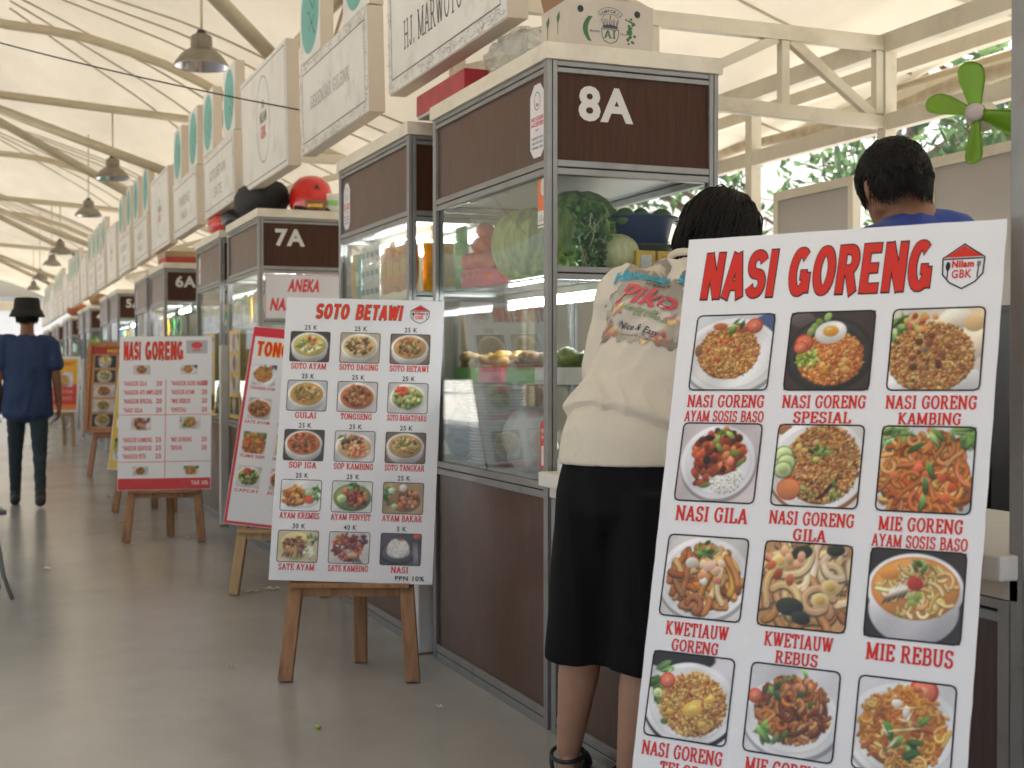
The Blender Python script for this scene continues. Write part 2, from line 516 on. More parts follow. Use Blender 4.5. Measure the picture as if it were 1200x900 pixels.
# slab-serif alphabet: strokes are (x0,y0,x1,y1) lines or ('a',cx,cy,rx,ry,deg0,deg1) arcs, serifs are (x,y,half)
GL = {
 'A': (0.92, [(.14, .03, .44, .97), (.46, .97, .76, .03), (.26, .33, .66, .33)], [(.13, 0, .15), (.76, 0, .17)]),
 'B': (0.82, [(.2, 0, .2, 1), (.2, .95, .45, .95), ('a', .45, .74, .22, .21, 90, -90), (.2, .53, .47, .53), ('a', .47, .29, .25, .24, 90, -90), (.2, .05, .47, .05)], [(.16, 0, .14), (.16, 1, .14)]),
 'D': (0.88, [(.2, 0, .2, 1), (.2, .95, .42, .95), ('a', .42, .5, .34, .45, 90, -90), (.2, .05, .42, .05)], [(.16, 0, .14), (.16, 1, .14)]),
 'E': (0.80, [(.2, 0, .2, 1), (.2, .94, .7, .94), (.2, .52, .5, .52), (.2, .06, .72, .06), (.68, .94, .68, .72), (.7, .06, .7, .30), (.5, .4, .5, .64)], [(.16, 0, .14), (.16, 1, .14)]),
 'G': (0.92, [('a', .47, .5, .34, .45, 50, 310), (.70, .1, .70, .42), (.72, .96, .72, .68)], [(.68, .43, .17)]),
 'H': (0.96, [(.2, 0, .2, 1), (.74, 0, .74, 1), (.2, .5, .74, .5)], [(.2, 0, .17), (.2, 1, .17), (.74, 0, .17), (.74, 1, .17)]),
 'I': (0.46, [(.23, 0, .23, 1)], [(.23, 0, .19), (.23, 1, .19)]),
 'J': (0.66, [(.44, 1, .44, .25), ('a', .27, .25, .17, .22, 0, -170)], [(.44, 1, .18)]),
 'K': (0.94, [(.2, 0, .2, 1), (.72, .97, .26, .45), (.34, .52, .76, .03)], [(.2, 0, .17), (.2, 1, .17), (.74, 1, .14), (.78, 0, .16)]),
 'L': (0.78, [(.2, 0, .2, 1), (.2, .06, .68, .06), (.68, .06, .68, .34)], [(.17, 0, .15), (.2, 1, .17)]),
 'M': (1.14, [(.17, 0, .17, 1), (.17, .97, .55, .08), (.57, .08, .93, .97), (.93, 0, .93, 1)], [(.17, 0, .16), (.14, 1, .14), (.95, 0, .17), (.97, 1, .14)]),
 'N': (0.98, [(.17, 0, .17, 1), (.17, .97, .78, .03), (.78, 0, .78, 1)], [(.17, 0, .16), (.14, 1, .14), (.8, 1, .16)]),
 'O': (0.92, [('a', .46, .5, .34, .45, 0, 360)], []),
 'P': (0.80, [(.2, 0, .2, 1), (.2, .95, .44, .95), ('a', .44, .70, .25, .25, 90, -90), (.2, .45, .44, .45)], [(.2, 0, .19), (.16, 1, .14)]),
 'R': (0.92, [(.2, 0, .2, 1), (.2, .95, .44, .95), ('a', .44, .72, .23, .23, 90, -90), (.2, .49, .44, .49), (.44, .49, .74, .04)], [(.2, 0, .17), (.16, 1, .14), (.78, 0, .13)]),
 'S': (0.78, [('a', .38, .73, .24, .22, 30, 270), ('a', .38, .27, .26, .23, 90, -150), (.60, .95, .60, .72), (.14, .05, .14, .30)], []),
 'T': (0.86, [(.42, 0, .42, 1), (.08, .94, .76, .94), (.1, .94, .1, .68), (.74, .94, .74, .68)], [(.42, 0, .19)]),
 'U': (0.94, [(.2, 1, .2, .32), ('a', .46, .32, .26, .27, 180, 360), (.72, .32, .72, 1)], [(.2, 1, .17), (.74, 1, .16)]),
 'V': (0.92, [(.14, .97, .44, .03), (.46, .03, .76, .97)], [(.14, 1, .17), (.77, 1, .15)]),
 'W': (1.24, [(.14, .97, .38, .04), (.40, .04, .60, .9), (.60, .9, .82, .04), (.84, .04, 1.06, .97)], [(.15, 1, .16), (.6, 1, .14), (1.07, 1, .14)]),
 'Y': (0.92, [(.14, .97, .45, .45), (.45, .45, .76, .97), (.45, 0, .45, .48)], [(.15, 1, .16), (.77, 1, .15), (.45, 0, .18)]),
 'C': (0.88, [('a', .46, .5, .34, .45, 45, 315), (.72, .96, .72, .66)], []),
 '/': (0.5, [(.08, -.05, .4, 1.05)], []),
 '.': (0.34, [(.16, 0, .16, .16)], []),
 ' ': (0.42, [], []),
}


def _strip(mb, pts, wfun, z):
    pts = [np.array(p, float) for p in pts]
    L, Rr = [], []
    closed = np.allclose(pts[0], pts[-1])
    n = len(pts)
    for i, p in enumerate(pts):
        if closed:
            t = pts[(i + 1) % (n - 1)] - pts[(i - 1) % (n - 1)]
        else:
            t = pts[min(i + 1, n - 1)] - pts[max(i - 1, 0)]
        t = t / (np.linalg.norm(t) + 1e-9)
        w = wfun(t) / 2
        nn = np.array((-t[1], t[0]))
        L.append(p + nn * w); Rr.append(p - nn * w)
    vs = [(*q, z) for q in L] + [(*q, z) for q in Rr]
    fs = [(n + i, n + i + 1, i + 1, i) for i in range(n - 1)]
    return vs, fs


def slab_text(mb, s, x0, y0, x1, y1, z=0.0, thick=0.23, thin=0.12, serif=0.10, slant=0.0):
    adv = sum(GL[c][0] + 0.04 for c in s)
    kx = (x1 - x0) / adv; ky = y1 - y0
    pen = 0.0
    lay = 0
    wf = lambda t: thin + (thick - thin) * abs(t[1]) ** 1.3
    for c in s:
        w, st, se = GL[c]
        parts = []
        for q in st:
            if q[0] == 'a':
                _, cx, cy, rx, ry, a0, a1 = q
                m = max(5, int(abs(a1 - a0) / 24))
                pts = [(cx + rx * math.cos(R(a0 + (a1 - a0) * i / m)), cy + ry * math.sin(R(a0 + (a1 - a0) * i / m))) for i in range(m + 1)]
            else:
                pts = [(q[0], q[1]), (q[2], q[3])]
            parts.append(_strip(mb, pts, wf, 0))
        for sx, sy, hw in se:
            ya, yb = (sy, sy + serif) if sy < 0.5 else (sy - serif, sy)
            parts.append(([(sx - hw, ya, 0), (sx + hw, ya, 0), (sx + hw, yb, 0), (sx - hw, yb, 0)], [(0, 1, 2, 3)]))
        for vs, fs in parts:
            lay += 1
            zz = z + 0.00003 * (lay % 9)
            mb.add([(x0 + (pen + a) * kx + slant * b * ky, y0 + b * ky, zz) for a, b, _ in vs], fs)
        pen += w + 0.04
    return mb


# heavy condensed sans for the board titles
SG = {
 'A': (0.86, [(.12, 0, .40, .96), (.46, .96, .74, 0), (.26, .27, .60, .27)]),
 'N': (0.84, [(.16, 0, .16, 1), (.18, .95, .66, .05), (.68, 0, .68, 1)]),
 'S': (0.80, [('a', .40, .7075, .25, .2075, 15, 270), ('a', .40, .2925, .25, .2075, 90, -165)]),
 'I': (0.32, [(.16, 0, .16, 1)]),
 'G': (0.88, [('a', .43, .5, .28, .415, 48, 325), (.70, .06, .70, .46), (.46, .43, .70, .43)]),
 'O': (0.86, [('a', .43, .5, .28, .415, 0, 360)]),
 'R': (0.84, [(.16, 0, .16, 1), (.16, .915, .42, .915), ('a', .42, .70, .24, .215, 90, -90), (.16, .485, .42, .485), (.46, .46, .68, 0)]),
 'E': (0.76, [(.16, 0, .16, 1), (.16, .915, .68, .915), (.16, .5, .62, .5), (.16, .085, .70, .085)]),
 'T': (0.78, [(.39, 0, .39, .99), (.04, .915, .74, .915)]),
 'B': (0.84, [(.16, 0, .16, 1), (.16, .915, .40, .915), ('a', .40, .71, .24, .205, 90, -90), (.16, .505, .42, .505), ('a', .42, .295, .26, .21, 90, -90), (.16, .085, .42, .085)]),
 'W': (1.18, [(.14, 1, .34, .03), (.36, .03, .58, .92), (.60, .92, .82, .03), (.84, .03, 1.04, 1)]),
}


def sans_text(mb, ol, s, x0, y0, x1, y1, z=0.0, slant=0.0, thick=.28, thin=.19, rim=.065):
    gap = .07
    adv = sum(SG[c][0] + gap for c in s) - gap
    kx, ky = (x1 - x0) / adv, y1 - y0
    pen = 0.0
    for dst, grow, zz in ((mb, 0, z), (ol, rim, z - .0007)):
        if dst is None: continue
        pen = 0.0; lay = 0
        wf = lambda t: thin + (thick - thin) * abs(t[1]) ** 1.2 + grow * (1.0 if abs(t[1]) > .5 else .8)
        for c in s:
            w, st = SG[c]
            for q in st:
                if q[0] == 'a':
                    _, cx, cy, rx, ry, a0, a1 = q
                    m = max(8, int(abs(a1 - a0) / 14)); e = grow * 22 if abs(a1 - a0) < 350 else 0
                    sg = 1 if a1 > a0 else -1
                    b0, b1 = (a0 - sg * e, a1 + sg * e)
                    pts = [(cx + rx * math.cos(R(b0 + (b1 - b0) * i / m)), cy + ry * math.sin(R(b0 + (b1 - b0) * i / m))) for i in range(m + 1)]
                else:
                    p, r_ = np.array(q[:2]), np.array(q[2:]); d = (r_ - p) / np.linalg.norm(r_ - p) * grow * .5
                    pts = [tuple(p - d), tuple(r_ + d)]
                vs, fs = _strip(dst, pts, wf, 0)
                lay += 1
                dst.add([(x0 + (pen + a) * kx + slant * b * ky, y0 + b * ky, zz + .00004 * (lay % 9)) for a, b, _ in vs], fs)
            pen += w + gap


def rect_ring(mb, x0, y0, x1, y1, w, z, r=0.0):
    """thin printed frame with rounded corners"""
    def loop(a, b, c, d, rr):
        pts = []
        for cx, cy, s in ((c - rr, d - rr, 0), (a + rr, d - rr, 90), (a + rr, b + rr, 180), (c - rr, b + rr, 270)):
            for k in range(4):
                th = R(s + 30 * k)
                pts.append((cx + rr * math.cos(th), cy + rr * math.sin(th)))
        return pts
    o = loop(x0, y0, x1, y1, r + w); i = loop(x0 + w, y0 + w, x1 - w, y1 - w, r)
    n = len(o)
    mb.add([(*p, z) for p in o] + [(*p, z) for p in i], [(k, (k + 1) % n, n + (k + 1) % n, n + k) for k in range(n)])


def disc(mb, cx, cy, rx, ry, z, n=28):
    mb.add([(cx + rx * math.cos(2 * math.pi * k / n), cy + ry * math.sin(2 * math.pi * k / n), z) for k in range(n)], [tuple(range(n))])


def ring(mb, cx, cy, rx, ry, w, z, n=32):
    vs = [(cx + (rx - d) * math.cos(2 * math.pi * k / n), cy + (ry - d) * math.sin(2 * math.pi * k / n), z) for d in (0, w) for k in range(n)]
    mb.add(vs, [(k, (k + 1) % n, n + (k + 1) % n, n + k) for k in range(n)])


def set_cols(me, cols):
    """cols: N x 3 linear per vertex"""
    at = me.color_attributes.new("Col", 'FLOAT_COLOR', 'POINT')
    c = np.ones((len(me.vertices), 4), np.float32); c[:, :3] = cols
    at.data.foreach_set("color", c.ravel())
# ------------------------------------------------------------------ printed dish photographs (painted pixel by pixel, carried as a fine coloured grid)
def lin(c):
    return np.where(c <= 0.04045, c / 12.92, ((c + 0.055) / 1.055) ** 2.4)


class Paint:
    def __init__(s, w, h, bg, seed):
        s.w, s.h = w, h
        s.r = np.random.default_rng(seed)
        s.a = np.ones((h, w, 3)) * np.array(bg) / 255.0
        s.yy, s.xx = np.mgrid[0:h, 0:w].astype(float)

    # coordinates run 0..1 in x and y, y upward; radii in units of the height
    def blob(s, cx, cy, rx, ry, col, rot=0.0, hard=4.0, lit=0.25, op=1.0):
        H, W = s.h, s.w
        px, py = cx * W, (1 - cy) * H
        rx, ry = rx * H, ry * H
        m = max(rx, ry) * 1.25 + 1.5
        x0, x1 = int(max(0, px - m)), int(min(W, px + m + 2)); y0, y1 = int(max(0, py - m)), int(min(H, py + m + 2))
        if x0 >= x1 or y0 >= y1: return
        X = s.xx[y0:y1, x0:x1] + .5 - px; Y = s.yy[y0:y1, x0:x1] + .5 - py
        c, q = math.cos(rot), math.sin(rot)
        u = (X * c - Y * q) / rx; v = (X * q + Y * c) / ry
        d = np.sqrt(u * u + v * v)
        al = np.clip((1 - d) * min(rx, ry) * 0.9 + 0.5, 0, 1) * op if hard > 1 else np.clip((1 - d) * 1.6, 0, 1) * op
        sh = 1 + lit * (-(X / max(rx, 1)) * 0.4 - (Y / max(ry, 1)) * 0.8)
        k = np.clip(np.array(col) / 255.0 * sh[..., None], 0, 1)
        s.a[y0:y1, x0:x1] = s.a[y0:y1, x0:x1] * (1 - al[..., None]) + k * al[..., None]

    def curve(s, pts, r, col, lit=0.3):
        for i, (x, y) in enumerate(pts):
            s.blob(x, y, r, r, col, lit=lit)

    def pick(s, pal, jit=26):
        c = np.array(pal[s.r.integers(len(pal))], float) + s.r.normal(0, jit * 0.6)
        return c + s.r.normal(0, jit * 0.25, 3)

    def inside(s, cx, cy, rx, ry, asp):
        while True:
            a, b = s.r.uniform(-1, 1, 2)
            if a * a + b * b < 1:
                return cx + a * rx / asp, cy + b * ry, math.sqrt(a * a + b * b)

    def grains(s, cx, cy, rx, ry, n, r, pal, long=1.6):
        asp = s.w / s.h
        for i in range(n):
            x, y, d = s.inside(cx, cy, rx, ry, asp)
            s.blob(x, y, r * s.r.uniform(.7, 1.5) * long, r * s.r.uniform(.6, 1.1), s.pick(pal), s.r.uniform(0, 3.14), lit=0.35)

    def noodles(s, cx, cy, rx, ry, n, r, pal):
        asp = s.w / s.h
        for i in range(n):
            x, y, d = s.inside(cx, cy, rx * .95, ry * .95, asp)
            th = s.r.uniform(0, 6.28); cur = s.r.uniform(-.5, .5); col = s.pick(pal)
            pts = []
            st = .62; cur *= st / 1.5
            for k in range(s.r.integers(16, 34)):
                pts.append((x, y)); th += cur + s.r.normal(0, .07)
                x += math.cos(th) * r * st / asp; y += math.sin(th) * r * st
                if ((x - cx) * asp / rx) ** 2 + ((y - cy) / ry) ** 2 > 1.08: break
            for (xx, yy) in pts:
                s.blob(xx, yy - r * .45, r * 1.25, r * 1.25, np.array(col) * .5, lit=0, op=.8)
            for (xx, yy) in pts:
                s.blob(xx, yy, r, r, col, lit=0)
            for (xx, yy) in pts[1:-1]:
                s.blob(xx - r * .15 / asp, yy + r * .3, r * .42, r * .42, np.clip(np.array(col) * 1.22 + 8, 0, 255), lit=0, op=.55)

    def leaf(s, x, y, l, w, rot, col):
        s.blob(x, y, l, w, col, rot, lit=0.35)
        s.blob(x, y, l * .9, w * .18, np.clip(np.array(col) * 1.35, 0, 255), rot, lit=0)

    def finish(s):
        a = s.a
        p = np.pad(a, ((1, 1), (1, 1), (0, 0)), mode='edge')
        soft = (p[:-2, 1:-1] + p[2:, 1:-1] + p[1:-1, :-2] + p[1:-1, 2:]) / 4
        a = a * .62 + soft * .38
        g = a.mean(-1, keepdims=True)
        a = g + (a - g) * .86
        a = a * .93 + .015
        # uneven exposure of the print
        u, v = s.xx / s.w, s.yy / s.h
        ph = s.r.uniform(0, 6.28, 4)
        wv = 1 + .05 * np.sin(u * 5 + ph[0]) * np.sin(v * 4 + ph[1]) + .04 * np.sin(u * 11 + v * 7 + ph[2])
        k = a * wv[..., None] + s.r.normal(0, 0.011, a.shape[:2])[..., None]
        return lin(np.clip(k, 0, 1))


GR = [(66, 104, 40), (90, 134, 56), (48, 82, 34), (120, 156, 84)]
RD = [(206, 50, 30), (226, 84, 48)]
RICE = [(214, 140, 62), (196, 112, 44), (226, 166, 84), (170, 92, 36), (232, 180, 100), (150, 76, 32)]
RICE2 = [(186, 124, 66), (160, 98, 48), (206, 150, 84), (134, 80, 40), (220, 172, 110), (112, 62, 32)]
RICEY = [(230, 164, 60), (212, 140, 44), (240, 190, 90), (190, 116, 34), (246, 206, 120)]
ORNG = [(226, 120, 44), (206, 92, 30), (238, 150, 66), (180, 74, 26), (240, 168, 88)]
NOOD = [(216, 132, 50), (196, 106, 36), (232, 160, 74), (168, 84, 30)]
NOODD = [(160, 88, 40), (136, 66, 28), (190, 112, 54), (112, 54, 26), (206, 132, 70)]
KWET = [(206, 150, 84), (184, 120, 58), (226, 180, 120), (150, 92, 42)]
MEAT = [(120, 62, 34), (146, 80, 44), (92, 46, 26), (168, 100, 60)]
DARK = [(66, 40, 28), (88, 52, 34), (52, 32, 24)]
CHK = [(212, 158, 88), (190, 128, 62), (228, 184, 120)]
WHT = [(236, 232, 222), (224, 218, 206), (246, 244, 238)]


def plate(p, cx, cy, rx, ry, col=(236, 236, 238), rim=.88):
    p.blob(cx + .01, cy - .04, rx * 1.02, ry * 1.02, np.array(p.a[0, 0]) * 255 * .72, lit=0)
    p.blob(cx, cy, rx, ry, col, lit=0.05)
    p.blob(cx, cy, rx * rim, ry * rim, np.array(col) * .93, lit=0.03)
    p.blob(cx, cy + .005, rx * rim * .97, ry * rim * .97, np.array(col) * .985, lit=-.03)


def dish(kind, w, h, seed):
    asp = w / h
    P = Paint(w, h, (222, 222, 226), seed)
    r = P.r
    g = lambda n, cx, cy, rx, ry, l=.05: [P.leaf(*P.inside(cx, cy, rx, ry, asp)[:2], l * r.uniform(.7, 1.4), l * .45 * r.uniform(.7, 1.2), r.uniform(0, 3.1), P.pick(GR, 18)) for _ in range(n)]

    def bgfill(c):
        P.a[:] = np.array(c) / 255.0

    def tomato(x, y, q=.1):
        P.blob(x, y, q, q * .92, (214, 60, 34)); P.blob(x, y, q * .8, q * .72, (236, 112, 76)); P.blob(x, y, q * .3, q * .28, (242, 150, 110))

    def cucumber(x, y, q=.09):
        P.blob(x, y, q, q * .9, (92, 140, 60)); P.blob(x, y, q * .88, q * .78, (206, 222, 160)); P.blob(x, y, q * .5, q * .42, (186, 208, 130))

    def under(cx, cy, rx, ry, col):
        P.blob(cx, cy - .02, rx * 1.03, ry * 1.03, np.array(col) * .6, lit=.1)
        P.blob(cx, cy, rx, ry, col, lit=.3)
    if kind == 'rice_plain':
        bgfill((210, 216, 224)); P.blob(.95, .8, .25, .2, (60, 84, 130)); plate(P, .5, .45, .66, .50)
        under(.46, .5, .40, .33, (186, 116, 48)); P.grains(.46, .50, .42, .35, 1178, 0.0116, RICE); P.blob(.32, .84, .1, .05, (190, 96, 50)); P.blob(.60, .80, .1, .05, (176, 84, 44))
        tomato(.76, .84, .11); g(9, .52, .82, .10, .09, .045); P.blob(.07, .52, .05, .08, (150, 90, 60)); [P.blob(*P.inside(.5, .5, .34, .26, asp)[:2], .04, .025, (200, 70, 40), r.uniform(0, 3)) for _ in range(5)]
    elif kind == 'rice_egg':
        bgfill((58, 44, 44)); P.blob(.15, .9, .16, .1, (96, 84, 84)); P.blob(.5, .44, .56, .48, (30, 32, 36)); P.blob(.5, .45, .50, .43, (44, 46, 50)); P.blob(.5, .45, .44, .37, (34, 34, 38), lit=0)
        under(.52, .40, .40, .32, (196, 96, 26)); P.grains(.53, .40, .42, .34, 1216, 0.0122, ORNG)
        for _ in range(8): P.blob(*P.inside(.55, .3, .3, .16, asp)[:2], .045, .035, P.pick([(236, 166, 60), (240, 190, 96)]), r.uniform(0, 3))
        P.grains(.25, .40, .13, .13, 60, .02, [(150, 176, 60), (120, 150, 40), (180, 196, 90)]); tomato(.20, .60, .12); tomato(.16, .54, .09)
        for x, y in ((.3, .80), (.36, .86), (.26, .74), (.45, .93)): P.blob(x, y, .06, .045, P.pick([(110, 150, 60), (150, 186, 90)]), r.uniform(0, 3))
        P.blob(.5, .73, .20, .145, (232, 230, 226), .15); P.blob(.49, .74, .17, .12, (246, 244, 240), .15); P.blob(.50, .745, .10, .07, (240, 160, 40)); P.blob(.48, .765, .04, .025, (250, 204, 110))
    elif kind == 'rice_goat':
        bgfill((226, 214, 200)); g(30, .12, .72, .18, .26, .08); P.blob(.80, .74, .36, .30, (232, 204, 164)); P.blob(.86, .56, .26, .2, (240, 222, 194)); P.blob(.72, .86, .2, .12, (246, 232, 210)); P.blob(.9, .8, .12, .1, (222, 180, 120))
        P.blob(.5, .1, .62, .22, (236, 236, 238)); under(.46, .40, .48, .40, (170, 108, 50)); P.grains(.46, .40, .50, .43, 1368, 0.0129, RICE2 + RICE)
        for _ in range(12): P.blob(*P.inside(.45, .40, .24, .28, asp)[:2], r.uniform(.04, .065), r.uniform(.03, .05), P.pick(MEAT), r.uniform(0, 3))
        for _ in range(16): P.blob(*P.inside(.34, .82, .2, .11, asp)[:2], .042, .034, P.pick(RD + [(240, 150, 70), (190, 200, 90)]), r.uniform(0, 3))
    elif kind == 'gila_rice':
        bgfill((206, 196, 200)); plate(P, .5, .5, .50, .47, (232, 232, 240)); P.grains(.60, .30, .24, .18, 456, 0.0109, WHT)
        under(.50, .62, .32, .26, (140, 62, 30)); P.grains(.50, .62, .34, .28, 120, .05, [(170, 62, 30), (200, 84, 40), (140, 50, 26), (214, 110, 56), (90, 36, 24)], 1.1); P.grains(.33, .42, .14, .22, 40, .045, [(176, 66, 30), (140, 50, 26)], 1.1)
        for x, y, q in ((.52, .88, .2), (.50, .68, 2.2), (.78, .5, .9), (.38, .2, .3), (.62, .85, 2.5), (.70, .62, .2), (.45, .78, 1.0)): P.blob(x, y, .075, .032, P.pick([(120, 160, 50), (150, 190, 70), (90, 130, 44)]), q)
        P.blob(.36, .52, .05, .06, (46, 22, 20))
    elif kind == 'rice_gila':
        bgfill((226, 222, 218)); P.blob(.05, .95, .12, .08, (180, 110, 70)); plate(P, .5, .5, .62, .56)
        under(.55, .52, .44, .46, (160, 92, 40)); P.grains(.56, .52, .46, .48, 1444, 0.0136, RICE2 + RICE[:3])
        P.blob(.68, .25, .18, .022, (58, 30, 26), .9); P.blob(.60, .14, .1, .02, (66, 30, 24), .6); g(10, .5, .64, .14, .10, .055); g(7, .55, .2, .3, .1, .05)
        for x, y in ((.1, .62), (.14, .52), (.11, .43)): cucumber(x, y, .12)
        tomato(.2, .20, .15); P.blob(.2, .2, .14, .12, (232, 130, 70)); [P.blob(*P.inside(.45, .7, .2, .15, asp)[:2], .04, .03, (236, 190, 90)) for _ in range(5)]
    elif kind == 'noodle_orange':
        bgfill((226, 226, 230)); g(40, .15, .86, .25, .14, .07); g(30, .9, .86, .18, .12, .07); P.blob(.5, .3, .62, .5, (228, 228, 232))
        under(.5, .4, .50, .46, (190, 96, 30)); P.noodles(.5, .42, .56, .52, 130, .021, NOOD + ORNG[:2])
        for _ in range(8): P.blob(*P.inside(.5, .35, .38, .34, asp)[:2], .06, .045, P.pick([(226, 92, 50), (236, 120, 70)]), r.uniform(0, 3))
        for x, y, q in ((.38, .74, .6), (.56, .48, 2.0), (.5, .1, 1.4), (.52, .3, 1.7), (.62, .9, 2.4), (.58, .84, 2.2)): P.leaf(x, y, .11, .034, q, P.pick([(84, 130, 52), (60, 100, 42), (130, 170, 84)], 12))
    elif kind == 'kwetiau':
        bgfill((214, 212, 210)); plate(P, .5, .48, .60, .50); under(.52, .48, .44, .36, (170, 108, 50)); P.noodles(.52, .48, .46, .40, 70, .034, KWET + NOOD)
        for _ in range(7): P.blob(*P.inside(.5, .5, .3, .26, asp)[:2], .06, .045, P.pick([(238, 190, 150), (226, 140, 100), (230, 226, 214)]), r.uniform(0, 3))
        g(10, .5, .86, .14, .1, .055); P.blob(.34, .66, .09, .07, (214, 208, 196)); P.blob(.56, .64, .09, .06, (236, 186, 160), .5)
    elif kind == 'kwetiau_wet':
        bgfill((200, 150, 96)); P.noodles(.5, .5, .62, .56, 80, .042, [(222, 176, 120), (204, 150, 92), (236, 200, 150), (180, 122, 70)])
        for x, y, q in ((.44, .88, 1.3), (.82, .93, 1.1), (.36, .24, 1.7), (.5, .12, 1.2)): P.blob(x, y, .12 * q / 1.2, .075 * q / 1.2, (40, 50, 42), r.uniform(-.4, .4), lit=.5)
        for x, y in ((.2, .76), (.8, .5), (.7, .34)): P.blob(x, y, .11, .09, (236, 206, 140)); P.blob(x, y, .06, .05, (230, 180, 90))
        [P.blob(*P.inside(.3, .6, .25, .3, asp)[:2], .07, .05, P.pick([(206, 110, 70), (230, 170, 130)]), r.uniform(0, 3)) for _ in range(7)]
    elif kind == 'noodle_soup':
        bgfill((40, 38, 46)); P.blob(.5, .34, .50, .40, (206, 206, 214)); P.blob(.5, .56, .54, .40, (234, 234, 238)); P.blob(.5, .57, .49, .35, (216, 120, 50)); P.blob(.5, .57, .47, .33, (230, 146, 70))
        P.noodles(.52, .55, .44, .30, 60, .017, [(240, 200, 120), (226, 174, 90), (246, 216, 150)]); P.blob(.22, .72, .12, .08, (236, 150, 60))
        for k in range(5): P.blob(.24 + k * .05, .48 + .02 * k, .12, .018, (236, 210, 190), 1.0)
        P.blob(.5, .62, .09, .08, (206, 56, 40)); g(8, .52, .82, .12, .05, .05); P.blob(.5, .42, .07, .045, (170, 190, 80), .5); P.blob(.54, .48, .06, .04, (150, 176, 64), 1.2); P.blob(.46, .48, .05, .04, (190, 204, 110))
    elif kind == 'rice_telor':
        bgfill((226, 222, 230)); P.blob(.3, .95, .5, .16, (36, 34, 38)); plate(P, .52, .42, .60, .48); g(16, .12, .66, .10, .24, .09); cucumber(.12, .5, .07)
        under(.56, .42, .40, .34, (180, 110, 44)); P.grains(.56, .42, .43, .37, 1216, 0.0136, RICEY + RICE); tomato(.22, .66, .10)
        for x, y, q in ((.56, .36, .13), (.76, .5, .07), (.3, .3, .05), (.7, .2, .06)): P.blob(x, y, q, q * .7, (238, 184, 66), .4); P.blob(x, y + .01, q * .5, q * .3, (248, 206, 110), .4)
        P.blob(.24, .18, .05, .035, (92, 120, 44))
    elif kind == 'noodle_dark':
        bgfill((214, 214, 220)); plate(P, .5, .42, .58, .44); under(.52, .52, .40, .33, (110, 56, 26)); P.noodles(.52, .52, .43, .36, 150, .019, NOODD + NOOD[:2])
        g(9, .5, .7, .34, .2, .06); g(8, .3, .22, .25, .08, .08); P.leaf(.62, .93, .09, .02, 2.1, (120, 180, 60)); [P.blob(*P.inside(.5, .82, .25, .08, asp)[:2], .05, .03, (214, 140, 90), r.uniform(0, 3)) for _ in range(5)]; tomato(.08, .62, .09)
    elif kind == 'noodle_yellow':
        bgfill((224, 226, 230)); plate(P, .5, .44, .64, .52); tomato(.68, .90, .16); under(.5, .48, .46, .40, (206, 124, 34)); P.noodles(.5, .48, .49, .44, 190, .013, [(230, 150, 50), (214, 124, 34), (244, 180, 84), (190, 100, 28)])
        P.blob(.42, .74, .06, .045, (226, 220, 214)); P.blob(.52, .66, .04, .07, (222, 216, 210)); g(6, .5, .30, .22, .1, .07); P.leaf(.36, .44, .1, .05, 1.9, (70, 120, 40)); P.leaf(.7, .58, .08, .035, .7, (90, 140, 50)); P.leaf(.6, .22, .1, .05, .5, (56, 96, 40)); [P.leaf(*P.inside(.55, .45, .3, .3, asp)[:2], .09, .012, r.uniform(0, 3), (236, 214, 160)) for _ in range(7)]
    elif kind in ('soup_green', 'soup_cream', 'soup_brown', 'soup_yellow', 'soup_red', 'soup_clear'):
        base = {'soup_green': (206, 190, 92), 'soup_cream': (222, 200, 132), 'soup_brown': (200, 150, 76), 'soup_yellow': (212, 156, 50), 'soup_red': (198, 108, 52), 'soup_clear': (196, 150, 84)}[kind]
        bgfill([(66, 58, 56), (196, 176, 150), (120, 96, 80), (186, 190, 196), (206, 200, 196), (110, 104, 112)][seed % 6])
        P.blob(.5, .36, .58, .40, (200, 200, 200)); P.blob(.5, .53, .60, .43, (238, 236, 232)); P.blob(.5, .54, .53, .37, np.array(base) * .9); P.blob(.5, .54, .50, .345, base, lit=.1)
        pal = {'soup_green': [(226, 216, 150), (190, 180, 90), (206, 170, 110), (150, 160, 60)], 'soup_cream': MEAT + CHK + [(226, 210, 160)], 'soup_brown': MEAT + CHK, 'soup_yellow': CHK + [(150, 110, 60), (176, 130, 70)], 'soup_red': RD + MEAT + [(206, 110, 60)], 'soup_clear': CHK + [(150, 96, 50), (196, 200, 110)]}[kind]
        P.grains(.5, .56, .40, .27, 70, .05, pal, 1.3)
        g(9, .5, .6, .34, .2, .05)
        if kind in ('soup_green', 'soup_red'): [P.blob(*P.inside(.55, .68, .2, .12, asp)[:2], .06, .04, P.pick(RD), r.uniform(0, 3)) for _ in range(6)]
    elif kind == 'fried_chicken':
        bgfill((234, 234, 236)); P.blob(.5, .36, .62, .3, (246, 246, 246)); g(12, .85, .55, .18, .2, .08); g(6, .1, .5, .1, .1, .07)
        under(.36, .46, .36, .30, (196, 116, 36)); P.grains(.36, .46, .37, .3, 60, .07, [(214, 140, 50), (190, 104, 34), (232, 170, 80), (160, 80, 28)], 1.2); P.blob(.72, .36, .15, .14, (222, 84, 46)); cucumber(.7, .58, .13); [P.blob(*P.inside(.42, .72, .2, .1, asp)[:2], .03, .02, (240, 190, 70)) for _ in range(9)]
    elif kind == 'smashed_chicken':
        bgfill((222, 222, 220)); P.blob(.52, .46, .60, .44, (96, 120, 60)); P.blob(.52, .47, .54, .38, (126, 150, 80)); under(.62, .44, .30, .26, (170, 70, 34)); P.grains(.62, .44, .32, .28, 60, .055, [(190, 84, 44), (150, 58, 30), (214, 120, 70), (110, 46, 28)], 1.3)
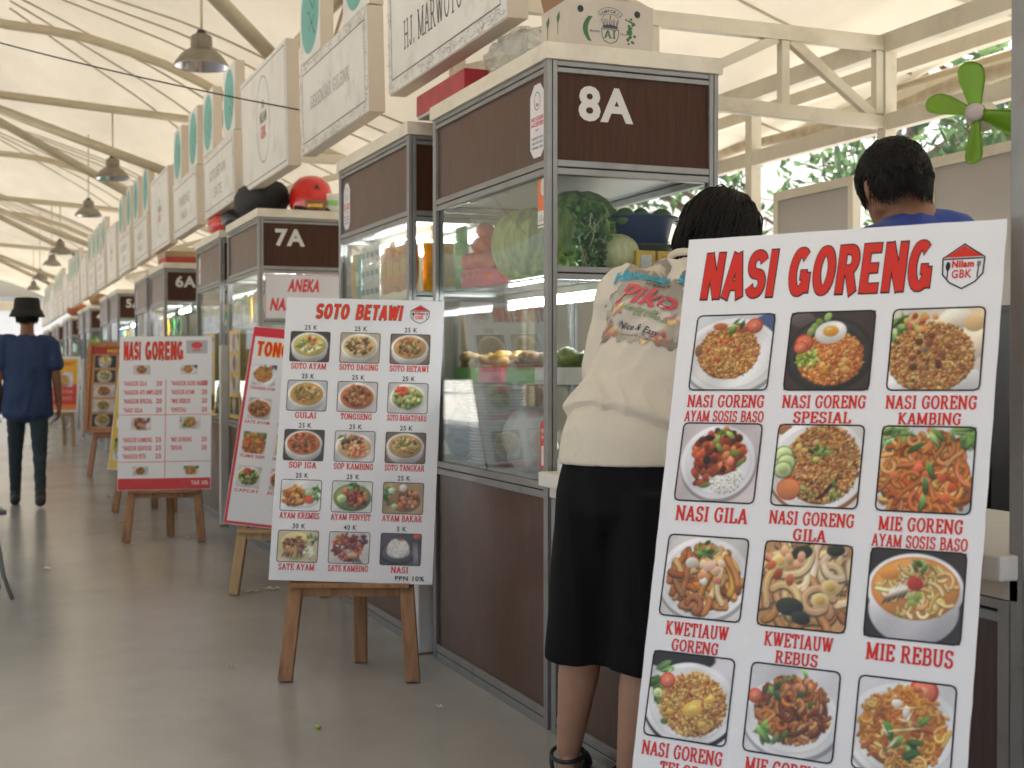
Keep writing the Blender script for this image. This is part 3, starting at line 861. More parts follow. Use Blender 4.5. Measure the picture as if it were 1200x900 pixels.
        cucumber(.26, .42, .17); P.blob(.36, .66, .12, .11, (220, 76, 60)); P.blob(.35, .68, .07, .06, (240, 130, 110)); g(16, .55, .82, .3, .1, .08)
    elif kind == 'grilled_chicken':
        bgfill((176, 150, 106)); g(22, .2, .55, .2, .3, .09); P.blob(.56, .40, .50, .36, (150, 110, 66)); under(.62, .48, .30, .28, (140, 70, 36)); P.grains(.62, .46, .32, .3, 70, .05, MEAT + [(200, 120, 70), (226, 160, 110)], 1.4); P.blob(.5, .82, .12, .12, (238, 236, 230)); P.blob(.22, .72, .11, .1, (206, 226, 190)); cucumber(.3, .22, .11); P.blob(.45, .24, .08, .13, (214, 110, 50), .3); P.blob(.82, .66, .1, .07, (226, 150, 110))
    elif kind == 'satay':
        bgfill((214, 196, 160)); P.blob(.45, .5, .5, .44, (206, 200, 130)); P.grains(.45, .5, .36, .34, 60, .05, [(130, 74, 50), (156, 96, 66), (100, 54, 40), (180, 120, 80)], 1.5); [P.blob(.2 + .07 * k, .3, .16, .025, (190, 120, 60), 1.1) for k in range(4)]; P.grains(.8, .3, .16, .2, 26, .05, [(236, 240, 220), (206, 222, 170)], 1.0); g(9, .85, .75, .15, .15, .06)
    elif kind == 'satay_goat':
        bgfill((216, 208, 206)); P.grains(.48, .5, .46, .42, 120, .05, [(110, 40, 34), (140, 60, 46), (80, 30, 28), (190, 80, 56), (206, 120, 90)], 1.6); [P.blob(.5 + .05 * k, .22, .24, .02, (206, 160, 110), 2.3) for k in range(5)]; P.grains(.3, .75, .2, .15, 20, .04, RD + [(150, 190, 80)], 1.2); P.grains(.85, .75, .1, .15, 14, .05, DARK + [(110, 60, 110)], 1)
    elif kind == 'plain_rice':
        bgfill((74, 72, 80)); P.blob(.44, .34, .56, .34, (52, 50, 56)); P.blob(.44, .36, .50, .29, (90, 88, 96)); P.blob(.45, .52, .34, .30, (226, 224, 222)); P.blob(.45, .40, .36, .2, (214, 212, 212)); P.grains(.45, .52, .33, .28, 418, 0.0136, WHT); P.blob(.5, .80, .08, .04, (206, 70, 40)); P.blob(.44, .8, .04, .03, (90, 140, 50)); P.blob(.9, .9, .12, .1, (226, 90, 50)); [P.blob(.84 + .04 * k, .3, .012, .3, (200, 200, 206), .1) for k in range(3)]
    elif kind == 'veg':
        bgfill((206, 206, 206)); P.blob(.5, .5, .56, .44, (236, 236, 236)); P.blob(.5, .5, .5, .38, (190, 176, 90)); P.grains(.5, .5, .42, .32, 60, .055, GR + [(196, 190, 90), (226, 206, 120)], 1.4); P.grains(.36, .72, .2, .14, 22, .055, RD, 1.2)
    elif kind == 'beef':
        bgfill((202, 198, 200)); P.blob(.5, .48, .6, .46, (236, 232, 230)); P.blob(.5, .48, .54, .4, (196, 110, 54)); P.grains(.5, .52, .42, .34, 90, .05, MEAT + [(190, 110, 60), (214, 140, 80)], 1.4); g(4, .5, .6, .25, .2, .05)
    elif kind == 'kambing':
        bgfill((206, 204, 206)); P.blob(.5, .46, .6, .44, (240, 238, 236)); P.blob(.5, .46, .54, .38, (214, 180, 130)); P.grains(.46, .56, .36, .28, 70, .05, MEAT + [(176, 130, 100), (206, 170, 140)], 1.5); P.grains(.6, .36, .34, .2, 34, .05, [(226, 90, 50), (236, 130, 70), (240, 206, 130)], 1.1); g(6, .2, .7, .12, .15, .05)
    return P.finish()


def photo(name, x0, y0, x1, y1, z, kind, res, seed, parent, material=None):
    w = res; h = max(6, int(round(res * (y1 - y0) / (x1 - x0))))
    px = dish(kind, w, h, seed)
    gx = np.linspace(x0, x1, w + 1); gy = np.linspace(y1, y0, h + 1)
    X, Y = np.meshgrid(gx, gy)
    V = np.stack([X, Y, np.full_like(X, z)], -1).reshape(-1, 3)
    idx = np.arange((w + 1) * (h + 1)).reshape(h + 1, w + 1)
    F = np.stack([idx[1:, :-1], idx[1:, 1:], idx[:-1, 1:], idx[:-1, :-1]], -1).reshape(-1, 4)
    me = bpy.data.meshes.new(name)
    me.vertices.add(len(V)); me.vertices.foreach_set("co", V.ravel())
    me.loops.add(F.size); me.loops.foreach_set("vertex_index", F.ravel().astype(np.int32))
    me.polygons.add(len(F)); me.polygons.foreach_set("loop_start", np.arange(0, F.size, 4, dtype=np.int32))
    me.update(calc_edges=True)
    pad = np.pad(px, ((0, 1), (0, 1), (0, 0)), mode='edge')
    set_cols(me, pad.reshape(-1, 3))
    return link(name, me, material or M['photo'], parent)


# ------------------------------------------------------------------ menu boards on easels
def board_root(name, label, cat, pose, group):
    x, y, z, yaw, tilt, roll = pose
    u = Vector((math.cos(yaw), math.sin(yaw), 0)); n = Vector((-u.y, u.x, 0))
    v = n * math.sin(tilt) + Vector((0, 0, 1)) * math.cos(tilt)
    u2 = u * math.cos(roll) + v * math.sin(roll); v2 = v * math.cos(roll) - u * math.sin(roll)
    w2 = u2.cross(v2)
    o = thing(name, label, cat, group=group)
    mx = Matrix(((u2.x, v2.x, w2.x, x), (u2.y, v2.y, w2.y, y), (u2.z, v2.z, w2.z, z), (0, 0, 0, 1)))
    o.matrix_world = mx
    return o


def panel(root, w, h, back='wood', sheet='paper', t=0.014, taper=0.0):
    bp = MB().box(-w / 2, w / 2, 0, h, -t, -0.0015)
    bp.v = [(x + (taper * (1 - y / h) if x < 0 else 0), y, z) for x, y, z in bp.v]
    bp.build('backing_panel', M[back], root)
    nx, ny = 24, 40
    mb = MB()
    rg = np.random.default_rng(int(w * 1000 + h * 77))
    # the sheet overlaps the panel a little and curls at its rim
    xs = np.linspace(-w / 2 - .003, w / 2 + .003, nx); ys = np.linspace(-.003, h + .003, ny)
    vs = []
    for j, yv in enumerate(ys):
        for i, xv in enumerate(xs):
            rim = i in (0, nx - 1) or j in (0, ny - 1)
            xv = xs[i] + (taper * (1 - yv / h) * max(0, -xs[i] / w * 2))
            vs.append((xv + (rg.normal(0, .0004) if i in (0, nx - 1) else 0), yv + (rg.normal(0, .0004) if j in (0, ny - 1) else 0), -.0006 if rim else 0))
    mb.add(vs, [(j * nx + i, j * nx + i + 1, (j + 1) * nx + i + 1, (j + 1) * nx + i) for j in range(ny - 1) for i in range(nx - 1)], True)
    return mb.build('printed_sheet', M[sheet], root)


def easel(pose, label, mats='wood', h=1.05, spread=0.235, top=0.12, leg=0.052, bar_w=0.44, group='wooden easels under the menu boards'):
    """three-legged stand whose front legs lie in the plane of the board"""
    x, y, z, yaw, tilt, roll = pose
    u = Vector((math.cos(yaw), math.sin(yaw), 0)); n = Vector((-u.y, u.x, 0))
    o = thing('wooden_easel', label, 'easel', group=group)
    base = Vector((x, y, 0)) - n * (math.tan(tilt) * z) + n * 0.040
    o.matrix_world = Matrix(((u.x, n.x, 0, base.x), (u.y, n.y, 0, base.y), (0, 0, 1, 0), (0, 0, 0, 1)))
    tt = math.tan(tilt)
    H = z + h * math.cos(tilt) * .93
    for s in (-1, 1):
        a = Vector((s * spread, 0, 0.0)); b = Vector((s * top, tt * H, H))
        MB().bar(a + Vector((0, 0, .004)), b, leg, .034, up=(0, 1, 0)).build('leg', M[mats], o, bevel=.003)
    zb = z - 0.030
    hw = spread + (top - spread) * (zb / H) - leg * .48
    MB().bar((-hw, tt * zb, zb), (hw, tt * zb, zb), .034, .058, up=(0, 0, 1)).build('crossbar', M[mats], o, bevel=.003)
    lip = MB().bar((-bar_w / 2, tt * (z - .012) - .036, z - .014), (bar_w / 2, tt * (z - .012) - .036, z - .014), .036, .016)
    lip.build('ledge', M[mats], o, bevel=.002)
    MB().bar((0, tt * H * .9 + .036, H * .9), (0, .33, .004), leg * .95, .034, up=(0, 1, 0)).build('rear_leg', M[mats], o, bevel=.003)
    return o


def logo(root, cx, cy, w, h, z=.0012, badge='red'):
    """house-shaped emblem with fork, spoon and the letters GBK"""
    e = MB(); k = MB(); rr = MB()
    P = lambda a, b: (cx + a * w / 2, cy + b * h / 2)
    outer = [P(-1, .38), P(0, 1), P(1, .38), P(.96, -.35), P(.6, -.72), P(0, -1), P(-.6, -.72), P(-.96, -.35)]
    c = Vector((cx, cy))
    inner = [tuple(c + (Vector(p) - c) * .93) for p in outer]
    n = len(outer)
    k.add([(*p, z) for p in outer] + [(*p, z) for p in inner], [(i, (i + 1) % n, n + (i + 1) % n, n + i) for i in range(n)])
    rr.add([(*P(-.86, .40), z), (*P(.86, .40), z), (*P(0, .90), z)], [(0, 1, 2)])
    fit_text(rr, 'Nilam', *P(-.52, -.06), *P(.5, .26), z=z, offset=.05)
    fit_text(rr, 'GBK', *P(-.5, -.52), *P(.42, -.14), z=z, offset=.02)
    k.add([(*P(-.9, .36), z), (*P(.9, .36), z), (*P(.9, .30), z), (*P(-.9, .30), z)], [(0, 1, 2, 3)])
    disc(k, *P(-.70, .02), w * .055, h * .10, z, 12)
    k.add([(*P(-.73, -.5), z), (*P(-.67, -.5), z), (*P(-.67, 0), z), (*P(-.73, 0), z)], [(0, 1, 2, 3)])
    k.add([(*P(.64, -.5), z), (*P(.70, -.5), z), (*P(.74, 0), z), (*P(.68, 0), z)], [(0, 1, 2, 3)])
    for q in (-.07, 0, .07):
        k.add([(*P(.71 + q - .02, -.02), z), (*P(.71 + q + .02, -.02), z), (*P(.73 + q + .02, .2), z), (*P(.73 + q - .02, .2), z)], [(0, 1, 2, 3)])
    o = k.build('emblem', M['ink'], root)
    rr.build('emblem_lettering', M['red'], o)
    return o


BW, BH = 0.60, 1.07
BG = 'menu boards on easels along the stalls'
# --- the large board in front
poseN = (0, 0, 0, 0, 0, 0)
def nasi_board():
    yaw, tilt, roll = -0.9652, 0.3053, 0.0087
    u = Vector((math.cos(yaw), math.sin(yaw), 0)); n = Vector((-u.y, u.x, 0)); v = n * math.sin(tilt) + Vector((0, 0, 1)) * math.cos(tilt)
    top = Vector((1.4838, 2.0616, 1.4045)); b = top - v * BH
    pose = (b.x, b.y, b.z, yaw, tilt, roll)
    rt = board_root('menu_board', 'largest menu board headed NASI GORENG with twelve noodle and rice photos, hiding the woman', 'menu board', pose, BG)
    panel(rt, BW, BH, back='wood_orange', taper=.030)
    t = MB(); ol = MB()
    for s, a, b2 in (('NASI', -.262, -.112), ('GORENG', -.086, .181)):
        sans_text(t, ol, s, a, BH - .124, b2, BH - .030, z=.0013, slant=.03)
    tl = t.build('title_lettering', M['red'], rt)
    ol.build('lettering_outline', M['ink'], tl)
    logo(rt, .2345, BH - .082, .074, .086)
    kinds = ['rice_plain', 'rice_egg', 'rice_goat', 'gila_rice', 'rice_gila', 'noodle_orange', 'kwetiau', 'kwetiau_wet', 'noodle_soup', 'rice_telor', 'noodle_dark', 'noodle_yellow']
    caps = [('NASI GORENG', 'AYAM SOSIS BASO'), ('NASI GORENG', 'SPESIAL'), ('NASI GORENG', 'KAMBING'), ('NASI GILA',), ('NASI GORENG', 'GILA'), ('MIE GORENG', 'AYAM SOSIS BASO'), ('KWETIAUW', 'GORENG'), ('KWETIAUW', 'REBUS'), ('MIE REBUS',), ('NASI GORENG', 'TELOR'), ('MIE GORENG', 'SPESIAL'), ('BIHUN GORENG',)]
    for i in range(12):
        cx = -.1814 + .1902 * (i % 3); cy = BH - (.2330 + .2138 * (i // 3))
        f = photo('dish_photo', cx - .079, cy - .0745, cx + .079, cy + .0745, .0008, kinds[i], 104, 11 + i, rt)
        fr = MB(); rect_ring(fr, cx - .0805, cy - .076, cx + .0805, cy + .076, .0030, .0012, r=.008)
        fr.build('photo_border', M['ink'], f)
        c = MB(); L = caps[i]
        y = cy - .0765 - .0075
        for j, s in enumerate(L):
            wd = min(.160, .0142 * len(s)) if len(s) > 9 else .0155 * len(s)
            hh = .0245 if j == 0 else .0215
            if len(L) == 1: wd, hh = .0160 * len(s), .0285
            slab_text(c, s, cx - wd / 2, y - hh, cx + wd / 2, y, z=.0009)
            y -= hh + .0062
        c.build('caption_lettering', M['red'], rt)
    easel(pose, 'wooden easel standing behind the largest NASI GORENG board beside the counter')
    return rt


def soto_board():
    pose = (1.268, 4.770, 0.3655, -0.4008, 0.2008, -0.0277)
    rt = board_root('menu_board', 'white SOTO BETAWI menu board with fifteen priced dish photos, before cabinet 8A', 'menu board', pose, BG)
    panel(rt, BW, BH, sheet='paper2', back='wood_pale')
    t = MB(); ol = MB()
    for s, a, b2 in (('SOTO', -.190, -.062), ('BETAWI', -.035, .142)):
        sans_text(t, ol, s, a, BH - .078, b2, BH - .020, z=.0013, slant=.12)
    tl = t.build('title_lettering', M['orange_red'], rt)
    ol.build('lettering_outline', M['ink'], tl)
    logo(rt, .213, BH - .052, .074, .074)
    kinds = ['soup_green', 'soup_cream', 'soup_brown', 'soup_yellow', 'beef', 'veg', 'soup_red', 'kambing', 'soup_clear', 'fried_chicken', 'smashed_chicken', 'grilled_chicken', 'satay', 'satay_goat', 'plain_rice']
    caps = 'SOTO AYAM|SOTO DAGING|SOTO BETAWI|GULAI|TONGSENG|SOTO BABAT/PARU|SOP IGA|SOP KAMBING|SOTO TANGKAR|AYAM KREMES|AYAM PENYET|AYAM BAKAR|SATE AYAM|SATE KAMBING|NASI'.split('|')
    price = ['25 K'] * 12 + ['30 K', '40 K', '5 K']
    for i in range(15):
        cx = -.202 + .1915 * (i % 3); cy = BH - (.189 + .1895 * (i // 3))
        f = photo('dish_photo', cx - .0755, cy - .0585, cx + .0755, cy + .0585, .0006, kinds[i], 50, 60 + i, rt)
        fr = MB(); rect_ring(fr, cx - .0765, cy - .0595, cx + .0765, cy + .0595, .0026, .001, r=.007)
        fr.build('photo_border', M['ink'], f)
        c = MB(); s = caps[i]; wd = min(.150, .0150 * len(s)) if len(s) > 6 else .0165 * len(s)
        slab_text(c, s, cx - wd / 2, cy - .0640 - .0235, cx + wd / 2, cy - .0640, z=.0008)
        c.build('caption_lettering', M['red'], rt)
        p = MB(); fit_text(p, price[i], cx - .024 if len(price[i]) > 3 else cx - .018, cy + .0655, cx + .024 if len(price[i]) > 3 else cx + .018, cy + .0655 + .0185, z=.0009, offset=.02, space=1.15)
        p.build('price_lettering', M['ink'], rt)
    p = MB(); fit_text(p, 'PPN 10%', .165, .008, .272, .026, z=.0009, offset=.025, space=1.15)
    p.build('tax_lettering', M['ink'], rt)
    easel(pose, 'wooden easel carrying the SOTO BETAWI board on the concrete floor')
    return rt


def far_nasi_board():
    pose = (1.1378, 9.045, 0.3492, -0.2625, 0.1671, 0.0078)
    w, h = .60, 1.03
    rt = board_root('menu_board', 'white menu board with red NASI GORENG price list and red bottom band', 'menu board', pose, BG)
    panel(rt, w, h, sheet='paper2', back='wood')
    t = MB(); ol = MB()
    for s, a, b2 in (('NASI', -.275, -.165), ('GORENG', -.135, .115)):
        sans_text(t, ol, s, a, h - .155, b2, h - .035, z=.0013)
    tl = t.build('title_lettering', M['orange_red'], rt); ol.build('lettering_outline', M['ink'], tl)
    lp = MB(); lp.add([(.135, h - .115, .0006), (.275, h - .115, .0006), (.275, h - .025, .0006), (.135, h - .025, .0006)], [(0, 1, 2, 3)])
    lo = lp.build('emblem', mat('pale grey print', (.42, .43, .46), .5), rt)
    l2 = MB(); disc(l2, .205, h - .058, .038, .022, .001); fit_text(l2, 'GBK', .175, h - .1, .235, h - .082, z=.001)
    l2.build('emblem_lettering', M['red_soft'], lo)
    k = ['beef', 'rice_plain', 'satay_goat', 'noodle_dark', 'beef', 'noodle_orange']
    for i, (cx, cy, ww, hh) in enumerate(((-.155, h - .225, .11, .065), (.155, h - .225, .11, .065), (-.155, h - .590, .13, .085), (.165, h - .585, .14, .085), (-.155, h - .905, .1, .06), (.175, h - .905, .1, .06))):
        photo('dish_photo', cx - ww / 2, cy - hh / 2, cx + ww / 2, cy + hh / 2, .0008, k[i], 22, 200 + i, rt, M['photo2'])
    rows = [('NASGOR GILA', '20', -1, .300), ('NASGOR ATI AMPLA', '20', -1, .360), ('NASGOR SPECIAL', '20', -1, .420), ('NASI GILA', '20', -1, .480), ('NASGOR SOSIS BAKSO', '20', 1, .300), ('NASGOR AYAM', '20', 1, .360), ('MIE REBUS', '20', 1, .420), ('KWETIAU', '20', 1, .480),
            ('NASGOR KAMBING', '25', -1, .680), ('NASGOR SEAFOOD', '25', -1, .735), ('NASGOR PETE', '25', -1, .790), ('MIE GORENG', '20', 1, .680), ('BIHUN', '20', 1, .735), ('CAPCAY 25', '', -1, .960), ('FUYUNGHAI 25', '', 1, .960)]
    for s, pr, side, yy in rows:
        t = MB(); x = -.275 if side < 0 else .035
        if yy > .9: x += .06
        fit_text(t, '*' + s, x, h - yy - .034, x + .0128 * (len(s) + 1), h - yy, z=.0008, offset=.03)
        t.build('dish_lettering', M['red_soft'], rt); t = MB()
        if pr: fit_text(t, pr, -.06 if side < 0 else .240, h - yy - .034, -.022 if side < 0 else .275, h - yy, z=.0008, offset=.03)
        if pr: t.build('price_lettering', M['red_soft'], rt)
    ln = MB()
    for a, b, c, d in ((-.3, .3, h - .530, .004), (-.3, .3, h - .845, .004)):
        ln.box(a, b, c - d / 2, c + d / 2, .0004, .0007)
    ln.box(.001, .005, .075, h - .29, .00045, .0008)
    ln.build('ruled_line', M['red_soft'], rt)
    b = MB().box(-.3, .3, 0, .075, .0004, .0007).build('red_band', mat('printed red band', (.55, .03, .035), .45), rt)
    t = MB(); fit_text(t, 'TAX 10%', .175, .028, .285, .055, z=.0012, offset=.02); t.build('tax_lettering', M['white'], b)
    easel(pose, 'dark wooden easel under the white NASI GORENG price list board', spread=.245)
    return rt


def tongseng_board():
    pose = (1.415, 6.690, 0.3372, -0.50, 0.20, -0.0953)
    w, h = .60, 1.03
    rt = board_root('menu_board', 'red bordered TONGSENG menu board half hidden behind the SOTO BETAWI board', 'menu board', pose, BG)
    panel(rt, w, h, sheet='paper2', back='wood_pale')
    e = MB()
    e.box(-.3, -.286, 0, h, .0004, .0008); e.box(.286, .3, 0, h, .0004, .0008); e.box(-.286, .286, 0, .014, .0004, .0008); e.box(-.286, .286, h - .05, h, .0004, .0008)
    e.build('printed_border', mat('printed crimson', (.62, .02, .04), .4), rt)
    t = MB(); ol = MB(); sans_text(t, ol, 'TONGSENG', -.268, h - .150, .085, h - .075, z=.0014, rim=.11)
    tl = t.build('title_lettering', M['orange_red'], rt); ol.build('lettering_outline', M['yellow'], tl)
    k = ['rice_plain', 'noodle_dark', 'soup_red', 'beef', 'veg', 'kambing', 'noodle_orange', 'satay', 'soup_yellow', 'veg', 'beef', 'kambing']
    nm = 'TONGSENG AYAM|TONGSENG SAPI|TONGSENG KAMBING|SATE AYAM|SOP BUNTUT|GULE KAMBING|TUMIS SAPI|SATE KAMBING|SOTO AYAM|CAPCAY|SOP SAPI|NASI KEBULI'.split('|')
    for i in range(12):
        cx = -.205 + .175 * (i % 3); cy = h - (.250 + .178 * (i // 3))
        photo('dish_photo', cx - .062, cy - .056, cx + .062, cy + .056, .0006, k[i], 34, 300 + i, rt, M['photo2'])
        c = MB(); fit_text(c, nm[i], cx - .066, cy - .080, cx + .066, cy - .063, z=.0008, offset=.03); c.build('caption_lettering', M['red_soft'], rt)
    photo('dish_photo', .13, .05, .27, .16, .0006, 'grilled_chicken', 30, 333, rt, M['photo2'])
    easel(pose, 'pale wooden easel under the red bordered TONGSENG board', mats='wood_pale')
    return rt


def framed_board():
    pose = (1.33, 14.62, 0.47, -0.42, 0.16, 0.0)
    w, h = .66, .97
    rt = board_root('menu_board', 'menu poster in an orange wooden frame with two columns of bowls on brown', 'menu board', pose, BG)
    MB().box(-w / 2, w / 2, 0, h, -.016, -.001).build('backing_panel', mat('printed tan', (.50, .26, .10), .45, noise=.2, nscale=6), rt)
    for a, b, c, d in ((-w / 2, -w / 2 + .045, 0, h), (w / 2 - .045, w / 2, 0, h), (-w / 2 + .045, w / 2 - .045, 0, .045), (-w / 2 + .045, w / 2 - .045, h - .045, h)):
        MB().box(a, b, c, d, -.02, .022).build('frame_rail', M['wood_orange'], rt, bevel=.003)
    hd = MB().box(-w / 2 + .05, w / 2 - .05, h - .125, h - .055, -.0005, .0008).build('header_band', mat('printed dark red', (.42, .03, .03), .45), rt)
    t = MB(); fit_text(t, 'MENU', -.12, h - .11, .12, h - .07, z=.0014, offset=.03); t.build('title_lettering', M['yellow'], hd)
    k = ['noodle_soup', 'soup_green', 'soup_cream', 'soup_red', 'beef', 'noodle_yellow', 'soup_brown', 'soup_clear', 'soup_yellow', 'rice_plain']
    for i in range(10):
        cx = -.135 + .27 * (i % 2); cy = h - (.205 + .158 * (i // 2))
        photo('dish_photo', cx - .115, cy - .066, cx + .115, cy + .066, .0008, k[i], 28, 400 + i, rt, M['photo2'])
    easel(pose, 'varnished orange easel carrying the framed menu poster', mats='wood_orange', spread=.26)
    return rt


def yellow_banner():
    pose = (1.235, 10.98, 0.33, -0.36, 0.20, -0.06)
    w, h = .60, 1.0
    rt = board_root('menu_board', 'yellow printed menu board mostly hidden behind the NASI GORENG price list', 'menu board', pose, BG)
    panel(rt, w, h, sheet='paper2', back='wood')
    e = MB(); e.box(-.297, .297, .003, h - .003, .0003, .0006)
    e.build('yellow_print', mat('printed yellow ground', (.74, .50, .07), .4, noise=.15, nscale=5), rt)
    k = ['rice_telor', 'noodle_orange', 'fried_chicken', 'veg', 'grilled_chicken', 'soup_yellow']
    for i in range(6):
        cx = -.15 + .3 * (i % 2); cy = .16 + .27 * (i // 2)
        photo('dish_photo', cx - .12, cy - .09, cx + .12, cy + .09, .001, k[i], 30, 450 + i, rt, M['photo2'])
    easel(pose, 'wooden easel behind the NASI GORENG price list, under the yellow board')
    return rt


def orange_poster():
    pose = (1.10, 21.0, 0.50, -0.35, 0.12, 0.0)
    w, h = .60, .84
    rt = board_root('menu_board', 'small yellow to red poster board in a white frame, beyond the walking man', 'menu board', pose, BG)
    MB().box(-w / 2, w / 2, 0, h, -.014, -.001).build('backing_panel', M['white'], rt)
    for n_, a, b, c in (('yellow_print', .42, .80, (.80, .42, .03)), ('red_print', .11, .42, (.62, .05, .03)), ('orange_print', .035, .11, (.78, .24, .02))):
        MB().box(-w / 2 + .035, w / 2 - .035, a, b, 0, .0008).build(n_, mat(n_, c, .4), rt)
    t = MB(); fit_text(t, 'PAKET HEMAT', -.23, .70, .23, .76, z=.0014, offset=.03); t.build('title_lettering', mat('printed dark orange', (.55, .10, .02), .5), rt)
    t = MB(); fit_text(t, 'NASI AYAM', -.2, .28, .2, .34, z=.0014, offset=.03); t.build('caption_lettering', mat('printed pale pink', (.75, .3, .25), .5), rt); t = MB(); fit_text(t, 'ES TEH MANIS', -.2, .18, .2, .24, z=.0014, offset=.03); t.build('caption_lettering', mat('printed pink', (.75, .3, .25), .5), rt)
    photo('dish_photo', -.16, .38, .2, .60, .0014, 'rice_telor', 26, 470, rt, M['photo2'])
    easel(pose, 'pale easel holding the yellow and red poster far down the aisle', mats='wood_pale', h=.8)
    return rt
# ------------------------------------------------------------------ setting: ground, floor slab
g = MB().box(-90, 90, -60, 140, -0.6, -0.12).build('ground', M['ground']); tag(g, kind='structure')
fl = MB().box(-6.5, 7.8, -5.5, 48.0, -0.11, 0.0).build('floor', M['floor'], bevel=.01); tag(fl, kind='structure')

BAY = [6.3 + 9.4 * k for k in range(-1, 5)]
PX = np.array([-6.2, -5.0, -3.5, -2.0, -0.3, 1.0, 2.2, 3.4, 4.6, 5.5, 6.3]); PZ = np.array([2.5, 3.05, 4.0, 4.75, 5.35, 5.08, 4.70, 4.05, 3.62, 3.46, 3.36])


def roof_z(x, y):
    z = np.interp(x, PX, PZ)
    # smooth the polyline a little
    z = (z + np.interp(x - .35, PX, PZ) + np.interp(x + .35, PX, PZ)) / 3
    t = ((np.asarray(y) - BAY[0]) % 9.4) / 9.4
    sag = np.sin(math.pi * t) ** 2
    edge = np.clip((np.abs(np.asarray(x) + .75) - 0.4) / 4.5, 0, 1)
    cone = .35 * np.exp(-(((np.asarray(x) + .3) / 1.3) ** 2)) * (1 - sag)
    return z - sag * (.26 + .16 * edge) + cone * .6 - .02


canopy = thing('tent_canopy', 'cream tensile membrane roof on curved pipes over the whole row of stalls', 'canopy roof')
xs = np.linspace(-4.4, 6.3, 70); ys = np.linspace(-3.1, 62.7, 280)
XX, YY = np.meshgrid(xs, ys)
ZZ = roof_z(XX, YY)
V = np.stack([XX, YY, ZZ], -1).reshape(-1, 3); n = len(xs)
mb = MB(); mb.add(V, [(j * n + i, j * n + i + 1, (j + 1) * n + i + 1, (j + 1) * n + i) for j in range(len(ys) - 1) for i in range(n - 1)], True)
mb.build('membrane', M['membrane'], canopy)
for b in BAY[:5]:
    mb = MB()
    for side in (1, -1):
        for k in range(-3, 4):
            if k == 0: continue
            y1 = b + k * 1.5
            if y1 < -3 or y1 > 53: continue
            pts = []
            for s in np.linspace(.10, 1, 16):
                x = -.3 + side * (6.5 if side > 0 else 4.05) * s; y = b + (y1 - b) * (s ** .75)
                pts.append((x, y, float(roof_z(x, y)) - .008))
            mb.tube(pts, .011, 5)
    mb.build('seam', M['seam'], canopy)
for b in BAY[1:5]:
    pts = [(x, b, float(np.interp(x, PX, PZ)) - .12 - .22 * math.exp(-((x + .3) / 1.2) ** 2)) for x in np.linspace(-4.3, 6.2, 26)]
    MB().tube(pts, .055, 10).build('arch_pipe', M['pipe'], canopy)
    MB().tube([(-2.9, b + .02, 4.02), (-.3, b + .02, 4.2), (2.75, b + .02, 4.0)], .046, 8).build('tie_pipe', M['pipe'], canopy)
    for dx in (1.85, -2.4):
        MB().tube([(-.3, b, 4.17), (dx, b - 1.2, 3.24)], .050, 8).build('brace_pipe', M['pipe'], canopy)
        MB().tube([(-.3, b, 4.14), (dx, b + (2.6 if b < 8 else 1.25), 3.23)], .050, 8).build('brace_pipe', M['pipe'], canopy)
MB().tube([(1.9, -2.0, 3.22), (1.9, 47.0, 3.30)], .035, 8).build('purlin_pipe', M['pipe'], canopy)
MB().tube([(-.3, -3.1, 5.22), (-.3, 47.5, 5.22)], .055, 8).build('purlin_pipe', M['pipe'], canopy)
MB().tube([(6.28, -3.1, 3.20), (6.28, 52, 3.20)], .045, 8).build('edge_pipe', M['pipe'], canopy)
for b in BAY[1:5]:
    c = thing('column', 'round beige steel column of the canopy, branching into braces, left of the aisle', 'column', (-.42, b, 0), group='canopy columns')
    MB().tube([(0, 0, 0.012), (0, 0, 5.1)], .075, 14).build('shaft', M['pipe'], c)
    MB().box(-.16, .16, -.16, .16, 0, .014).build('base_plate', M['pipe'], c)

# far end frame of the hall
ef = thing('end_frame', 'beige box beam across the bright open far end of the hall', 'beam')
MB().box(-6.2, 4.9, 46.0, 46.16, 3.02, 3.34).build('beam', M['cream'], ef)
for x in (-6.0, -3.6, 4.75):
    MB().box(x - .07, x + .07, 46.17, 46.31, 0, 3.2).build('post', M['cream'], ef)
bld = thing('service_building', 'low pale building seen beyond the far end of the hall', 'building', (-6, 66, 0))
MB().box(-12, 14, 0, 7, -.1, 4.2).build('wall', mat('pale render', (.62, .64, .66), .8, noise=.06, nscale=1), bld)
MB().box(-12.5, 14.5, -.5, 7.4, 4.2, 4.45).build('roof', mat('grey sheet roof', (.30, .31, .33), .6), bld)
for i in range(6):
    x = -9.5 + i * 4.2
    wf = MB().box(x, x + 1.9, -.04, .02, 1.1, 2.6).build('window', M['white'], bld)
    MB().box(x + .08, x + 1.82, -.06, -.042, 1.18, 2.52).build('pane', mat('dark window glass', (.05, .07, .09), .08), wf)

# ------------------------------------------------------------------ steel truss and back frame behind the stalls
XB = 4.3
def bars(name, segs, m, parent, w=.055, d=.075):
    for p, q in segs:
        MB().bar(p, q, w, d).build(name, M[m], parent, bevel=.004)


